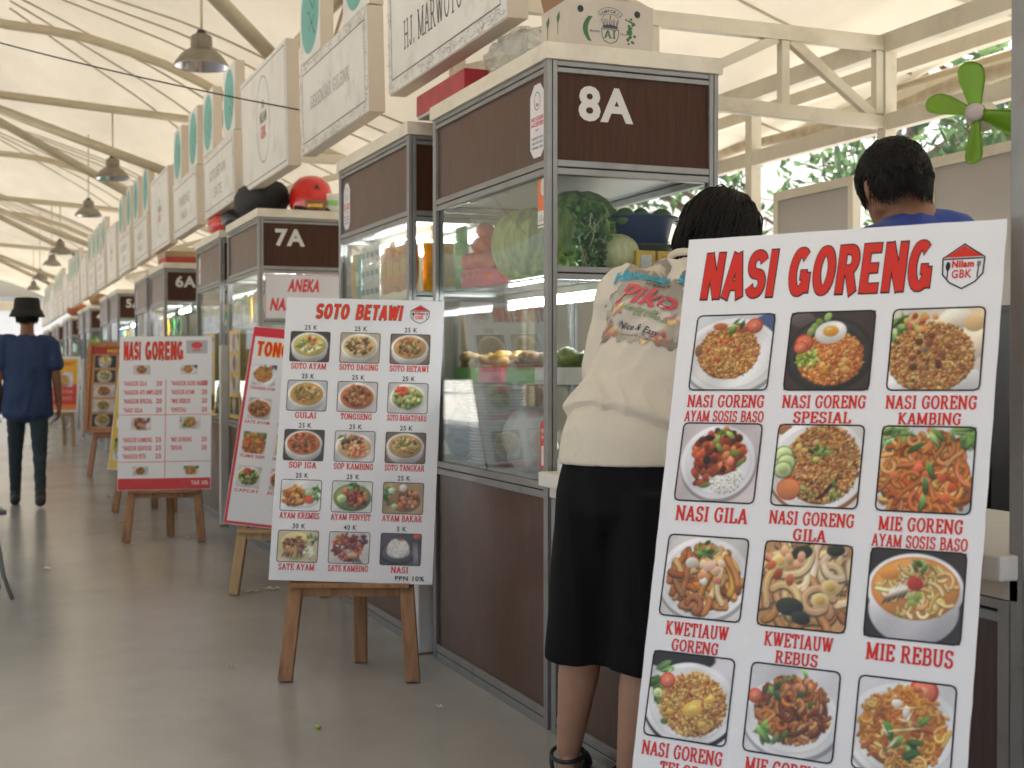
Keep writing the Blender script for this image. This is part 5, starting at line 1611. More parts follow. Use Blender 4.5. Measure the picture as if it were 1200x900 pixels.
cabbage('napa_cabbage', 'pale green napa cabbage standing nearest the tomatoes on the 8A shelf', 1.80, 4.44, ZS + .135, .098, (1, 1, 1.36), (.22, .36, .05), (.56, .62, .24), 1)
cabbage('napa_cabbage', 'darker ribbed napa cabbage beside the corner post on the 8A shelf', 1.79, 4.27, ZS + .13, .098, (1, 1, 1.32), (.09, .20, .03), (.42, .54, .15), 2)
cabbage('cabbage', 'large round green cabbage at the back corner of the 8A shelf', 1.92, 4.18, ZS + .165, .15, (1, 1, 1.0), (.10, .19, .035), (.34, .44, .13), 3)
cabbage('cabbage', 'pale halved white cabbage in front of the blue basin', 1.985, 4.02, ZS + .075, .082, (1, 1, .9), (.55, .55, .26), (.68, .68, .42), 4)
# herb bunch in clear wrapping
V_, F_, C_ = [], [], []
cs = [Vector((rg.normal(0, .030), rg.normal(0, .018), rg.uniform(.02, .22))) for _ in range(210)]
leaf_mesh(V_, F_, C_, cs, .030, .013, rg, .1, ((.06, .20, .03), (.09, .26, .05), (.04, .13, .02)))
h = thing('herb_bunch', 'bunch of green celery leaves in a clear bag behind the 8A front glass', 'herbs', (1.862, 3.955, ZS))
me = bpy.data.meshes.new('leaves'); me.from_pydata([tuple(v) for v in V_], [], F_); set_cols(me, np.array(C_)); me.update(); link('leaves', me, LEAF, h)
st = MB()
for k in range(12): st.tube([(rg.normal(-.03, .012), rg.normal(0, .01), 0.002), (rg.normal(0, .02), rg.normal(0, .01), .12), (rg.normal(.0, .03), rg.normal(0, .012), .2)], .003, 5)
st.build('stem', mat('pale stem', (.45, .52, .28), .5), h)
MB().ball((-.02, 0, .105), .10, 16, 12, (.75, .45, 1.05), bump=.12, seed=4).build('wrapping', glass_mat('clear wrapping', film=.02, refl=.22), h)

BLUE = mat('dark blue plastic', (.010, .045, .15), .35); DGR = mat('dark green plastic', (.015, .035, .022), .4)
def basin(name, label, x, y, z, r, h, m):
    o = thing(name, label, 'basin', (x, y, z))
    MB().lathe([(r * .72, 0), (r * .80, .004), (r * .96, h * .9), (r * 1.10, h * .94), (r * 1.12, h), (r * .97, h), (r * .93, h * .9), (r * .76, .012), (.001, .012)], 32).build('bowl', m, o)
    for s in (-1, 1):
        MB().box(s * r * 1.10 - .012, s * r * 1.10 + .012, -.03, .03, h * .9, h * .97).build('grip', m, o)
    return o


basin('basin', 'dark green basin holding up the blue one on the 8A shelf', 2.125, 4.12, ZS, .118, .115, DGR)
basin('basin', 'dark blue basin of limes stacked on the green basin', 2.115, 4.12, ZS + .112, .130, .10, BLUE)
lm = mat('lime skin', (.10, .20, .03), .35, noise=.2, nscale=20)
for i, (x, y, r, l) in enumerate(((2.04, 4.06, .036, 'pale lime nearest the corner post in the blue basin'), (2.12, 4.10, .030, 'small dark lime in the middle of the blue basin'), (2.185, 4.07, .040, 'large bright lime nearest the woman in the blue basin'), (2.10, 4.19, .034, 'lime at the back of the blue basin'))):
    plain('lime', l, 'lime', MB().ball((0, 0, 0), r, 16, 10, (1, 1, .95)), lm, 'limes in the blue basin', loc=(x, y, ZS + .206 + .012 * (i % 2)))
for i, (x, l) in enumerate(((2.055, 'yellow and grey carton under the basins, nearer the corner post'), (2.135, 'plain yellow carton under the basins, nearer the woman'))):
    b = thing('small_carton', l, 'carton', (x, 3.955, ZS))
    MB().box(-.036, .036, -.02, .03, 0, .085).build('box', FO['yellow'], b, bevel=.002)
    MB().box(-.02, .02, -.0225, -.0205, .02, .07).build('printed_band', FO['white' if i == 0 else 'orange'], b)


def tube_lamp(label, x, y0, y1, z):
    o = thing('tube_lamp', label, 'tube lamp', (x, y0, z))
    L = y1 - y0
    MB().box(-.02, .02, 0, L, .018, .045).build('housing', M['white'], o, bevel=.003)
    MB().tube([(0, .03, 0), (0, L - .03, 0)], .0135, 12).build('tube', M['tube_lit'], o)
    for y in (.0, L - .03):
        MB().box(-.015, .015, y, y + .03, -.018, .018).build('socket', M['white'], o)
    return o


tube_lamp('lit white tube lamp under the upper shelf of 8A', 1.97, 4.02, 4.95, 1.400)
tube_lamp('lit tube lamp under the ceiling of the noodle cabinet, nearer the aisle', 1.86, 5.55, 6.45, 1.735)
tube_lamp('lit tube lamp under the ceiling of the noodle cabinet, farther from the aisle', 2.08, 5.55, 6.45, 1.735)
for n_ in (7, 6, 5):
    tube_lamp(f'lit tube lamp inside the cabinet numbered {n_}A', 1.97, 3.875 + PER * (8 - n_) + .15, 3.875 + PER * (8 - n_) + 1.0, 1.74)

# glass shelf and food trays low in 8A
ms = MB().box(1.72, 2.24, 3.92, 4.99, 1.092, 1.098).build('glass_shelf', M['shelfglass']); tag(ms, 'clear glass middle shelf carrying food trays inside 8A', 'shelf')
def tray(label, y, m, fc, seed):
    o = thing('food_tray', label, 'food tray', (1.83, y, 1.099))
    b = MB(); sx, sy, h, t = .085, .12, .055, .005
    b.box(-sx, sx, -sy, sy, 0, t)
    for a, c, d, e in ((-sx, sx, -sy, -sy + t), (-sx, sx, sy - t, sy), (-sx, -sx + t, -sy + t, sy - t), (sx - t, sx, -sy + t, sy - t)): b.box(a, c, d, e, t, h)
    b.build('tray', m, o)
    rg = np.random.default_rng(seed); f = MB()
    for k in range(26):
        f.ball((rg.uniform(-.06, .06), rg.uniform(-.095, .095), .05 + rg.uniform(0, .05)), rg.uniform(.018, .034), 9, 6, (1, rg.uniform(.7, 1.3), .7), bump=.3, seed=k)
    f.build('food', mat('fried food ' + str(seed), fc, .55, noise=.35, nscale=25), o)


tray('green tray of fried food on the middle shelf, farthest from the corner post', 4.86, GREENP, (.34, .22, .08), 1)
tray('pink tray of golden fritters in the middle of the middle shelf', 4.58, PINK, (.50, .28, .05), 2)
tray('green tray of brown fritters by the corner post', 4.30, GREENP, (.26, .14, .06), 3)
tray('pale tray of chopped vegetables at the near end of the middle shelf', 4.03, M['white'], (.20, .26, .07), 4)

pl0 = None
wp = mat('white melamine', (.62, .63, .62), .25)
for k in range(24):
    if pl0 is None:
        pl0 = plain('plate', 'white plate in the tall stack inside 8A', 'plate', MB().lathe([(.001, .003), (.06, .003), (.085, .012), (.105, .020), (.107, .018), (.085, .006), (.06, 0), (.001, 0)], 36), wp, 'stack of white plates'); o = pl0
    else:
        o = pl0.copy(); COL.objects.link(o)
    o.location = (1.82 + rg.normal(0, .0015), 4.70 + rg.normal(0, .0015), .786 + k * .0118)
bk = thing('bucket', 'dark green bucket with a paler base inside 8A, beside the plates', 'bucket', (1.90, 4.93, .786))
MB().lathe([(.07, 0), (.072, .003), (.078, .06)], 24, close=False).build('base_band', mat('mid green plastic', (.06, .17, .04), .4), bk)
MB().lathe([(.078, .0605), (.088, .20), (.092, .203), (.090, .207), (.082, .20), (.074, .0605)], 24).build('bucket_wall', mat('green plastic', (.01, .07, .04), .35), bk)
plain('plastic_bag', 'pale blue filled plastic bag at the far end of 8A', 'plastic bag', MB().ball((1.765, 4.955, .895), .11, 16, 12, (.55, .5, 1.0), bump=.10, seed=9), mat('pale blue film', (.34, .52, .62), .3, noise=.2, nscale=20))
plain('plastic_bag', 'white knotted plastic bag standing by the corner post inside 8A', 'plastic bag', MB().ball((1.80, 4.32, .90), .14, 20, 14, (.62, 1.1, .8), bump=.16, seed=12), mat('white film', (.72, .73, .74), .25, noise=.1, nscale=20, bump=.4, bscale=25))

# noodle cabinet beyond 8A
for k in range(5):
    packet('noodle_packet', 'tall orange noodle packet hanging behind the glass beyond 8A', 'noodle packet', 1.735, 5.47 + .104 * k, 1.49 + .006 * (k % 2), .10, .225 - .008 * (k % 3), .045, (FO['orange'], FO['yellow']), 'orange noodle packets')
for k in range(4):
    for j in range(3):
        packet('sachet', 'small white and teal sachet on a hanging strip behind the glass beyond 8A', 'sachet', 1.735, 6.02 + .078 * k, 1.475 + .088 * j, .074, .086, .02, (FO['white'], FO['teal']), 'white and teal sachets')
for k in range(2):
    packet('noodle_packet', ['gold noodle strip nearest the far post of the noodle cabinet', 'teal noodle strip beside the gold one'][k], 'noodle packet', 1.735, 6.43 - .082 * k, 1.475, .08, .24, .03, (FO['gold' if k == 0 else 'teal'], FO['yellow' if k == 0 else 'white']))
packet('snack_packet', 'large yellow packet in the gap side of the noodle cabinet', 'packet', 1.86, 5.46, 1.474, .16, .22, .06, (FO['yellow'], FO['gold']), rz=R(70))
packet('snack_packet', 'red tag packet hanging by the near post of the noodle cabinet', 'packet', 1.72, 5.42, 1.60, .05, .14, .01, (FO['red'], FO['white']))


# other cabinets: rows of packets on the shelf and below
CN = ['green', 'orange', 'yellow', 'white', 'red', 'teal', 'blue', 'gold', 'lime']
def stock(y0, where, seed, n=6, lower=True):
    rg = np.random.default_rng(seed)
    for lv, z in ((0, 1.458), (1, .788)):
        if lv and not lower: continue
        for k in range(n):
            a, b = rg.choice(len(CN), 2, replace=False)
            packet('snack_packet', f'bright foil packet lined up on the {"upper shelf" if lv == 0 else "floor"} of {where}', 'packet', 1.80 + rg.uniform(-.03, .05), y0 + .13 + k * (1.15 - .22) / (n - 1), z, .13, rg.uniform(.17, .25), .05, (FO[CN[a]], FO[CN[b]]), f'packets on the {"upper shelf" if lv == 0 else "floor"} of {where}')


stock(8.575, 'cabinet 7A', 1); stock(8.575 + 1.465, 'the cabinet beyond 7A', 2); stock(13.275, 'cabinet 6A', 3, 5); stock(13.275 + 1.465, 'the cabinet beyond 6A', 4, 5)
stock(17.975, 'cabinet 5A', 5, 4); stock(22.675, 'cabinet 4A', 6, 4); stock(5.34, 'the noodle cabinet', 7, 6)
for o in [o for o in COL.objects if o.get('group') == 'packets on the upper shelf of the noodle cabinet']:
    for c in list(o.children): bpy.data.objects.remove(c)
    bpy.data.objects.remove(o)
plain('ball', 'lime green ball inside cabinet 4A', 'ball', MB().ball((1.80, 22.85, 1.56), .10, 18, 12), mat('lime ball', (.30, .72, .06), .4))
plain('ball', 'brown red ball inside cabinet 4A, below the green one', 'ball', MB().ball((1.80, 22.85, 1.30), .10, 18, 12), mat('brown red ball', (.25, .06, .03), .5))
for i, (y0, w_, l) in enumerate(((17.99, .52, 'white paper sheet inside the glass of 5A, near half'), (18.54, .52, 'white paper sheet inside the glass of 5A, far half'), (14.76, .5, 'white paper sheet inside the glass beyond 6A, near half'), (15.3, .5, 'white paper sheet inside the glass beyond 6A, far half'))):
    plain('paper_sheet', l, 'paper sheet', MB().box(1.70, 1.702, y0 + .04, y0 + w_, .80, 1.76), mat('white paper', (.78, .80, .84), .6))

# banner on 7A and yellow posters low on its glass
bn = thing('banner', 'white ANEKA NASI GORENG banner with red letters on the end of 7A', 'banner', (1.674, 8.575, 0))
MB().box(.045, .575, .0075, .0095, 1.470, 1.765).build('cloth', mat('white vinyl', (.66, .66, .70), .4, noise=.04, nscale=4), bn)
t = MB(); f7 = lambda a, b, z: (a, .0068 - z * 0, b)
fit_text(t, 'ANEKA', .19, 1.650, .40, 1.735, offset=.05, space=1.12, slant=.18, frame=f7); t.build('lettering', M['red_soft'], bn); t = MB(); fit_text(t, 'NASI GORENG', .075, 1.525, .54, 1.610, offset=.05, space=1.12, slant=.18, frame=f7)
t.build('lettering', M['red_soft'], bn)
e = MB()
for a, b, c, d in ((.045, .575, 1.470, 1.474), (.045, .575, 1.761, 1.765), (.045, .049, 1.474, 1.761), (.571, .575, 1.474, 1.761)): e.box(a, b, .0066, .0074, c, d)
e.build('printed_border', M['red_soft'], bn)
for i, (y0, l) in enumerate(((9.2, 'yellow and pink menu poster low on the glass of 7A'), (10.25, 'yellow menu poster on the glass just beyond 7A'))):
    p = thing('menu_poster', l, 'poster', (1.668, y0, .80))
    MB().box(0, .002, 0, .42, 0, .62).build('print', mat('poster yellow' + str(i), (.70, .46, .08), .45, noise=.3, nscale=9), p)
    for j in range(4):
        q = photo('dish_photo', -.17, -.06, .17, .06, 0, ['noodle_soup', 'veg', 'beef', 'rice_plain'][j], 24, 500 + i * 10 + j, p, M['photo2'])
        q.rotation_euler = (R(90), 0, R(-90)); q.location = (-.0012, .21, .09 + .148 * j)


# stickers
def sticker(name, label, y0, y1, z0, z1, x=1.6625, parts=()):
    o = thing(name, label, 'sticker', (x, 0, 0))
    w, h = y1 - y0, z1 - z0
    fr = lambda a, b, z: (-z, y1 - a, z0 + b)
    return o, w, h, fr


def nocash(label, y0, y1, z0, z1):
    # the sticker lies on the upper laminate panel (its front is 12 mm behind the post front)
    o, w, h, fr = sticker('notice_sticker', label, y0, y1, z0, z1, x=1.674 + .0108)
    b = MB(); b.add([fr(*p, 0) for p in ((0, .03), (.03, 0), (w - .03, 0), (w, .03), (w, h - .035), (w - .035, h), (.035, h), (0, h - .035))], [tuple(range(8))]); b.build('label', mat('white notice', (.70, .69, .72), .4), o)
    r_ = MB(); fit_text(r_, 'NO CASH', .012, h * .50, w - .012, h * .565, z=.0008, offset=.03, frame=fr); fit_text(r_, 'ACCEPTED', .010, h * .425, w - .010, h * .485, z=.0008, offset=.03, frame=fr); fit_text(r_, 'ONLY', w * .36, h * .36, w * .64, h * .39, z=.0008, offset=.02, frame=fr)
    fit_text(r_, 'GBK', w * .40, h * .70, w * .60, h * .74, z=.0008, offset=.03, frame=fr)
    r_.build('lettering', M['red_soft'], o)
    k = MB()
    for j, s in enumerate(('PLEASE PAY WITH', 'CARD OR CODE', 'THANK YOU')):
        fit_text(k, s, .014, h * (.25 - .065 * j), w - .014, h * (.285 - .065 * j), z=.0008, offset=.02, frame=fr)
    n = 28
    vs = [fr(w / 2 + (.026 - d) * math.cos(2 * math.pi * q / n), h * .77 + (.030 - d) * math.sin(2 * math.pi * q / n), .0008) for d in (0, .003) for q in range(n)]
    k.add(vs, [(q, (q + 1) % n, n + (q + 1) % n, n + q) for q in range(n)])
    k.build('small_print', mat('grey print', (.12, .12, .13), .5), o)


nocash('white notice sticker NO CASH ACCEPTED on the brown top panel of 8A', 3.925, 4.045, 1.835, 2.072)
nocash('white notice sticker NO CASH ACCEPTED on the noodle cabinet top panel', 6.33, 6.45, 1.835, 2.06)
for k in range(1, 4):
    nocash(f'white notice sticker on the top panel of the cabinet beyond {8 - k}A', 3.875 + PER * k + 2.46, 3.875 + PER * k + 2.58, 1.835, 2.06)
o, w, h, fr = sticker('price_sticker', 'orange and white sticker high on the 8A glass by the corner post', 3.913, 3.985, 1.605, 1.762, x=1.674 + .0125)
b = MB(); b.add([fr(*p, 0) for p in ((0, .055), (w, .055), (w, h), (0, h))], [(0, 1, 2, 3)]); b.build('orange_part', mat('sticker orange', (.72, .16, .03), .4), o)
b = MB(); b.add([fr(*p, 0) for p in ((0, 0), (w, 0), (w, .0548), (0, .0548))], [(0, 1, 2, 3)]); b.add([fr(w * .6 + .02 * math.cos(q * .5), h * .82 + .028 * math.sin(q * .5), .0006) for q in range(13)], [tuple(range(13))]); b.build('white_part', M['white'], o)
b = MB(); fit_text(b, '1.5 A', .012, .02, w - .012, .04, z=.0006, offset=.02, frame=fr); b.add([fr(*p, .0006) for p in ((0, .006), (w, .006), (w, .010), (0, .010))], [(0, 1, 2, 3)]); b.build('lettering', INK, o)
o, w, h, fr = sticker('payment_sticker', 'red tab sticker low on the 8A glass by the corner post', 3.913, 3.965, .826, .985, x=1.674 + .0125)
b = MB(); b.add([fr(*p, 0) for p in [(0, 0), (w, 0), (w, h * .8)] + [(w / 2 + w / 2 * math.cos(R(a)), h * .8 + h * .2 * math.sin(R(a))) for a in range(15, 180, 15)] + [(0, h * .8)]], [tuple(range(15))]); b.build('red_part', mat('sticker red', (.66, .05, .05), .4), o)
b = MB(); b.add([fr(*p, .0006) for p in ((.012, .012), (w - .002, .012), (w - .002, .075), (.012, .075))], [(0, 1, 2, 3)])
fit_text(b, 'scan', .012, .118, w - .008, .130, z=.0006, offset=.02, frame=fr); fit_text(b, 'di sini', .012, .098, w - .008, .110, z=.0006, offset=.02, frame=fr); b.build('lettering', M['white'], o)

# ------------------------------------------------------------------ on top of the cabinets
ZT = 2.1845
ct = thing('fruit_carton', 'pale fruit carton printed with a crown and shield, open on top of the 8A cabinet', 'carton', (1.755, 3.90, ZT))
CM = mat('pale cardboard', (.52, .47, .40), .7, noise=.06, nscale=6)
W_, D_, H_ = .306, .215, .150
b = MB(); tk = .005
b.box(0, W_, 0, tk, 0, H_); b.box(0, W_, D_ - tk, D_, 0, H_); b.box(0, tk, tk, D_ - tk, 0, H_); b.box(W_ - tk, W_, tk, D_ - tk, 0, H_); b.box(tk, W_ - tk, tk, D_ - tk, 0, tk)
b.build('carton_wall', CM, ct)
fl_ = MB(); fl_.add([(0.01, 0, H_), (W_ - .01, 0, H_), (W_ - .035, .05, H_ + .035), (.035, .05, H_ + .035), (0.01, .004, H_ - .002), (W_ - .01, .004, H_ - .002), (W_ - .035, .053, H_ + .032), (.035, .053, H_ + .032)], [(0, 1, 2, 3), (7, 6, 5, 4), (0, 4, 5, 1), (1, 5, 6, 2), (2, 6, 7, 3), (3, 7, 4, 0)])
fl_.build('flap', CM, ct)
sd_ = MB(); sd_.add([(0, .02, H_), (0, D_ - .02, H_), (-.02, D_ - .03, H_ + .06), (-.02, .05, H_ + .06), (.004, .02, H_), (.004, D_ - .02, H_), (-.016, D_ - .03, H_ + .06), (-.016, .05, H_ + .06)], [(0, 1, 2, 3), (7, 6, 5, 4), (0, 4, 5, 1), (1, 5, 6, 2), (2, 6, 7, 3), (3, 7, 4, 0)])
sd_.build('flap', mat('raw brown cardboard', (.30, .17, .09), .8), ct)
fc = lambda a, b, z: (a, -.0006 - z, b)
hole = MB()
for x in (.044, .248):
    hole.add([fc(x + .011 * math.cos(k * .39), .122 + .0115 * math.sin(k * .39), 0) for k in range(16)], [tuple(range(16))])
hole.build('vent_hole', M['black'], ct)
gk = mat('printed dark green', (.05, .14, .05), .6); ik = mat('printed slate', (.06, .07, .09), .6)
b = MB()
vs = []
for k in range(9):
    a = -1 + 2 * k / 8
    vs += [fc(.078 - .020 * (1 - a * a) - .006, .062 + .040 * a, .0), fc(.078 - .016 * (1 - a * a) + .008 + .002 * a, .062 + .040 * a, .0)]
b.add(vs, [(2 * k, 2 * k + 1, 2 * k + 3, 2 * k + 2) for k in range(8)]); b.build('leaf_print', gk, ct); b = MB()
rg2 = np.random.default_rng(2)
for k in range(26):
    x, y = .222 + rg2.uniform(-.011, .011) + .006 * math.sin(k), .024 + k * .0032
    r_ = rg2.uniform(.004, .007)
    b.add([fc(x + r_ * math.cos(q * .9), y + r_ * .8 * math.sin(q * .9), .00005 * (k % 9)) for q in range(7)], [tuple(range(7))])
b.build('foliage_print', gk, ct); b = MB()
slab_tmp = MB(); slab_text(slab_tmp, 'AI', .128, .036, .172, .062, z=0, thick=.2, thin=.12); b.add([fc(*v) for v in slab_tmp.v], slab_tmp.f); b.build('shield_lettering', gk, ct)
sf = lambda a, b_, z: (-.0006 - z, D_ - a, b_)
for a in (.05, .135):
    b = MB()
    b.add([sf(a, .085, 0), sf(a + .018, .105, 0), sf(a + .014, .128, 0), sf(a - .010, .112, 0)], [(0, 1, 2, 3)])
    b.add([sf(a - .001, .055, 0), sf(a + .003, .055, 0), sf(a + .003, .088, 0), sf(a - .001, .088, 0)], [(0, 1, 2, 3)])
    b.build('glass_print', gk, ct)
b = MB()
sh = [(.118, .066), (.120, .040), (.128, .026), (.150, .018), (.172, .026), (.180, .040), (.182, .066)]
i2 = [(.1205, .0635), (.1225, .041), (.130, .0285), (.150, .0205), (.170, .0285), (.1775, .041), (.1795, .0635)]
b.add([fc(*p, 0) for p in sh] + [fc(*p, 0) for p in i2], [(k, k + 1, 7 + k + 1, 7 + k) for k in range(6)] + [(6, 0, 7, 13)])
b.add([fc(*p, .0002) for p in ((.122, .068), (.178, .068), (.176, .077), (.150, .081), (.124, .077))], [(0, 1, 2, 3, 4)])
for k in range(5):
    x = .128 + .011 * k
    pts = [(x, .078), (x + (k - 2) * .003 - .004, .092), (x + (k - 2) * .004, .099), (x + (k - 2) * .002 + .004, .092), (x + .001, .078)]
    v_, f_ = _strip(b, pts, lambda t: .0022, .0003 + .00005 * k); b.add([fc(*q) for q in v_], f_)
b.add([fc(*p, .0003) for p in ((.1485, .098), (.1515, .098), (.1515, .110), (.1485, .110))], [(0, 1, 2, 3)])
for k, chh in enumerate('TEMPORIT'):
    a = R(148 - k * 116 / 7)
    cx, cy = .150 + .040 * math.cos(a), .092 + .032 * math.sin(a)
    v_, f_ = text2d(chh, .02, 1.0); lo, hi = v_.min(0), v_.max(0); v_ = (v_ - (lo + hi) / 2) * (.0105 / (hi[1] - lo[1])); q = a - math.pi / 2
    b.add([fc(cx + p[0] * math.cos(q) - p[1] * math.sin(q), cy + p[0] * math.sin(q) + p[1] * math.cos(q), .0002) for p in v_], f_)
for rad in (.0305, .0515):
    pts = [(.150 + rad * 1.02 * math.cos(R(152 - k * 10.3)), .092 + (rad - .008) * math.sin(R(152 - k * 10.3))) for k in range(13)]
    v_, f_ = _strip(b, pts, lambda t: .0016, .0002); b.add([fc(*q) for q in v_], f_)
fit_text(b, 'MILANO', .078, .0515, .112, .059, offset=.01, frame=fc); fit_text(b, 'ITALIA', .184, .0495, .212, .057, offset=.01, frame=fc)
b.build('emblem', ik, ct)
t = MB(); fcap = lambda a, b_, z: (a, b_ * .75, H_ + .001 + b_ * .525)
fit_text(t, 'FRUTTA FRESCA', .08, .020, .235, .032, offset=.0, frame=lambda a, b_, z: (a, b_ * 1.42 - .0012, H_ + b_ + .0016)); t.build('flap_lettering', mat('printed faint red', (.35, .16, .12), .6), ct)

rb = thing('gift_box', 'red printed box under the HJ. MARWOTO sign on top of cabinet 8A', 'box', (1.70, 4.72, ZT))
MB().box(0, .30, 0, .58, 0, .012).build('base', CM, rb)
MB().box(-.004, .304, -.004, .584, .0125, .095).build('lid', mat('dark red print', (.36, .02, .035), .4, noise=.25, nscale=14), rb, bevel=.003)
plain('plastic_bag', 'crumpled clear plastic bag beside the red box on the 8A top', 'plastic bag', MB().ball((1.83, 4.48, ZT + .095), .14, 26, 16, (.8, 1.6, .68), bump=.20, seed=21), glass_mat('crinkled film', film=.30))
plain('plastic_bag', 'white plastic bag bundle behind the clear one on the 8A top', 'plastic bag', MB().ball((1.92, 4.40, ZT + .07), .10, 20, 12, (1, 1.3, .68), bump=.16, seed=22), mat('white bag film', (.62, .60, .56), .35, bump=.5, bscale=20))

hl = thing('helmet', 'red open face helmet with a black triangle on top of 7A', 'helmet', (2.06, 8.74, ZT))
HR = mat('glossy red shell', (.62, .018, .012), .2, coat=.5)
Mh = Matrix.Rotation(R(-10), 3, 'X')
b = MB(); b.lathe([(.128, .02), (.138, .07), (.135, .13), (.115, .19), (.08, .228), (.04, .246), (.001, .25)], 32, sx=1.05, sy=1.15)
b.lathe([(.128, .02), (.118, .02), (.120, .08), (.11, .14)], 32, sx=1.05, sy=1.15); b.build('shell', HR, hl)
t = MB(); t.add([(-.025, -.150, .13), (.028, -.150, .13), (.004, -.142, .178)], [(0, 1, 2)]); t.add([(-.025, -.1515, .13), (.028, -.1515, .13), (.004, -.1435, .178)], [(0, 1, 2)]); t.build('triangle_mark', M['black'], hl)
b = MB()
b.tube([(.12, -.06, .03), (.09, -.135, .012), (0, -.16, .012), (-.09, -.135, .012), (-.12, -.06, .03)], .012, 8)
b.build('rim_trim', M['black'], hl)
packet('snack_packet', 'white and green packet leaning on the red helmet on 7A', 'packet', 2.17, 8.60, ZT, .10, .12, .04, (FO['white'], FO['lime']), rz=R(75))
packet('snack_packet', 'brown and yellow packet lying before the red helmet on 7A', 'packet', 2.05, 8.585, ZT, .13, .07, .04, (FO['brown'], FO['yellow']), rz=R(80))
plain('backpack', 'black cloth backpack lying on top of 7A beside the red helmet', 'bag', MB().ball((0, 0, .10), .19, 24, 14, (.9, 2.1, .72), bump=.10, seed=31), mat('black cloth', (.012, .012, .013), .75, bump=.3, bscale=60), loc=(1.80, 9.10, ZT + .02))
plain('plastic_bag', 'red plastic bag on the cabinet beyond 7A, under a worn sign', 'plastic bag', MB().ball((0, 0, .085), .16, 22, 12, (.7, 2.0, .55), bump=.18, seed=32), mat('red film', (.60, .025, .02), .35, bump=.4, bscale=30), loc=(1.78, 10.5, ZT))
plain('plastic_bag', 'black plastic bag on the cabinet beyond 7A beside the red bag', 'plastic bag', MB().ball((0, 0, .09), .14, 22, 12, (.7, 1.6, .62), bump=.18, seed=33), mat('black film', (.015, .015, .016), .4, bump=.4, bscale=30), loc=(1.80, 9.95 + .18, ZT))
for i, (y, m, l) in enumerate(((13.32, (.40, .06, .04), 'flat red carton on top of 6A'), (13.38, (.42, .30, .16), 'flat brown carton on top of 6A, upon the red one'))):
    plain('flat_carton', l, 'carton', MB().box(1.70, 2.25, y, y + .6, ZT + .062 * i, ZT + .06 + .062 * i), mat('carton' + str(i), m, .7, noise=.2, nscale=6), bevel=.003)
plain('folded_cloth', 'orange red cloth bundle on the cabinets near the far end', 'cloth', MB().ball((1.85, 27.9, ZT + .13), .24, 20, 12, (.9, 2.2, .55), bump=.12, seed=41), mat('rust cloth', (.42, .12, .05), .9))
plain('folded_cloth', 'brown cloth bundle on top of 4A', 'cloth', MB().ball((1.9, 23.3, ZT + .11), .2, 20, 12, (.9, 1.8, .55), bump=.12, seed=42), mat('brown cloth', (.34, .20, .10), .9))

# ------------------------------------------------------------------ green fan on an arm
fan = thing('wall_fan', 'green four bladed fan on an arm above the largest menu board', 'fan', (2.625, 3.02, 1.875)); fan.scale = (.88,) * 3
FG = mat('translucent green plastic', (.13, .27, .008), .35)
ax = Vector((-.86, -.50, .02)).normalized()
ux = Vector((0, 0, 1)).cross(ax).normalized(); uy = ax.cross(ux)
Mf = Matrix((ux, uy, ax)).transposed()
for k, ang in enumerate((97, 160, 268, 338)):
    b = MB(); vs = []; nr, na = 9, 7
    Rr = Matrix.Rotation(R(ang), 3, 'Z')
    for side in (0, 1):
        for i in range(nr):
            t = i / (nr - 1); r_ = .026 + .142 * t
            w = (.034 + .034 * min(1, t * 1.6)) * (1 if t < .93 else .80)
            for j in range(na):
                s = j / (na - 1) - .5
                p = Vector((r_ - (abs(s) ** 2) * .05 * t, s * w * 1.25, 0))
                pit = R(40 - 10 * t)
                q = Vector((p.x, p.y * math.cos(pit), p.y * math.sin(pit) + .01 * math.cos(s * 3) - .0015 * side))
                vs.append(Mf @ (Rr @ q))
    n1 = nr * na
    fs = [(i * na + j, i * na + j + 1, (i + 1) * na + j + 1, (i + 1) * na + j) for i in range(nr - 1) for j in range(na - 1)]
    fs += [(n1 + d, n1 + c, n1 + b_, n1 + a) for a, b_, c, d in fs]
    rimi = [j for j in range(na)] + [i * na + na - 1 for i in range(1, nr)] + [(nr - 1) * na + j for j in range(na - 2, -1, -1)] + [i * na for i in range(nr - 2, 0, -1)]
    fs += [(rimi[k2], rimi[(k2 + 1) % len(rimi)], n1 + rimi[(k2 + 1) % len(rimi)], n1 + rimi[k2]) for k2 in range(len(rimi))]
    b.add(vs, fs, True); b.build('blade', FG, fan)
HB = mat('grey fan plastic', (.44, .38, .36), .4)
MB().lathe([(.001, .026), (.016, .025), (.028, .019), (.030, .010), (.029, -.005), (.027, -.012)], 24, M=Mf).build('hub', HB, fan)
MB().lathe([(.03, -.014), (.045, -.03), (.050, -.07), (.040, -.105), (.001, -.11)], 24, M=Mf).build('motor', mat('beige fan plastic', (.50, .45, .34), .45), fan)
p0 = Mf @ Vector((0, 0, -.08))
MB().tube([p0, p0 + Vector((.06, -.01, .01)), p0 + Vector((.16, -.05, .015))], .017, 10).build('arm', mat('beige arm', (.50, .45, .34), .45), fan)
pp = thing('fan_pole', 'cream square pole carrying the green fan, beside the nearest cabinet frame', 'pole', (2.60 + p0.x + .18, 3.02 + p0.y - .055, 0))
MB().box(-.03, .03, -.03, .03, 0, 2.6).build('pole', M['cream'], pp, bevel=.003)
fk = thing('dark_filler', 'dark cupboard added to darken the stall interior behind the largest menu board', 'filler', (2.85, 2.62, 0))  # added dark block; the unlit stall interior is put into its colour
DK = mat('dark grey filler', (.03, .028, .027), .5)
MB().box(0, .55, 0, 1.15, .03, 1.34).build('body', DK, fk, bevel=.004)
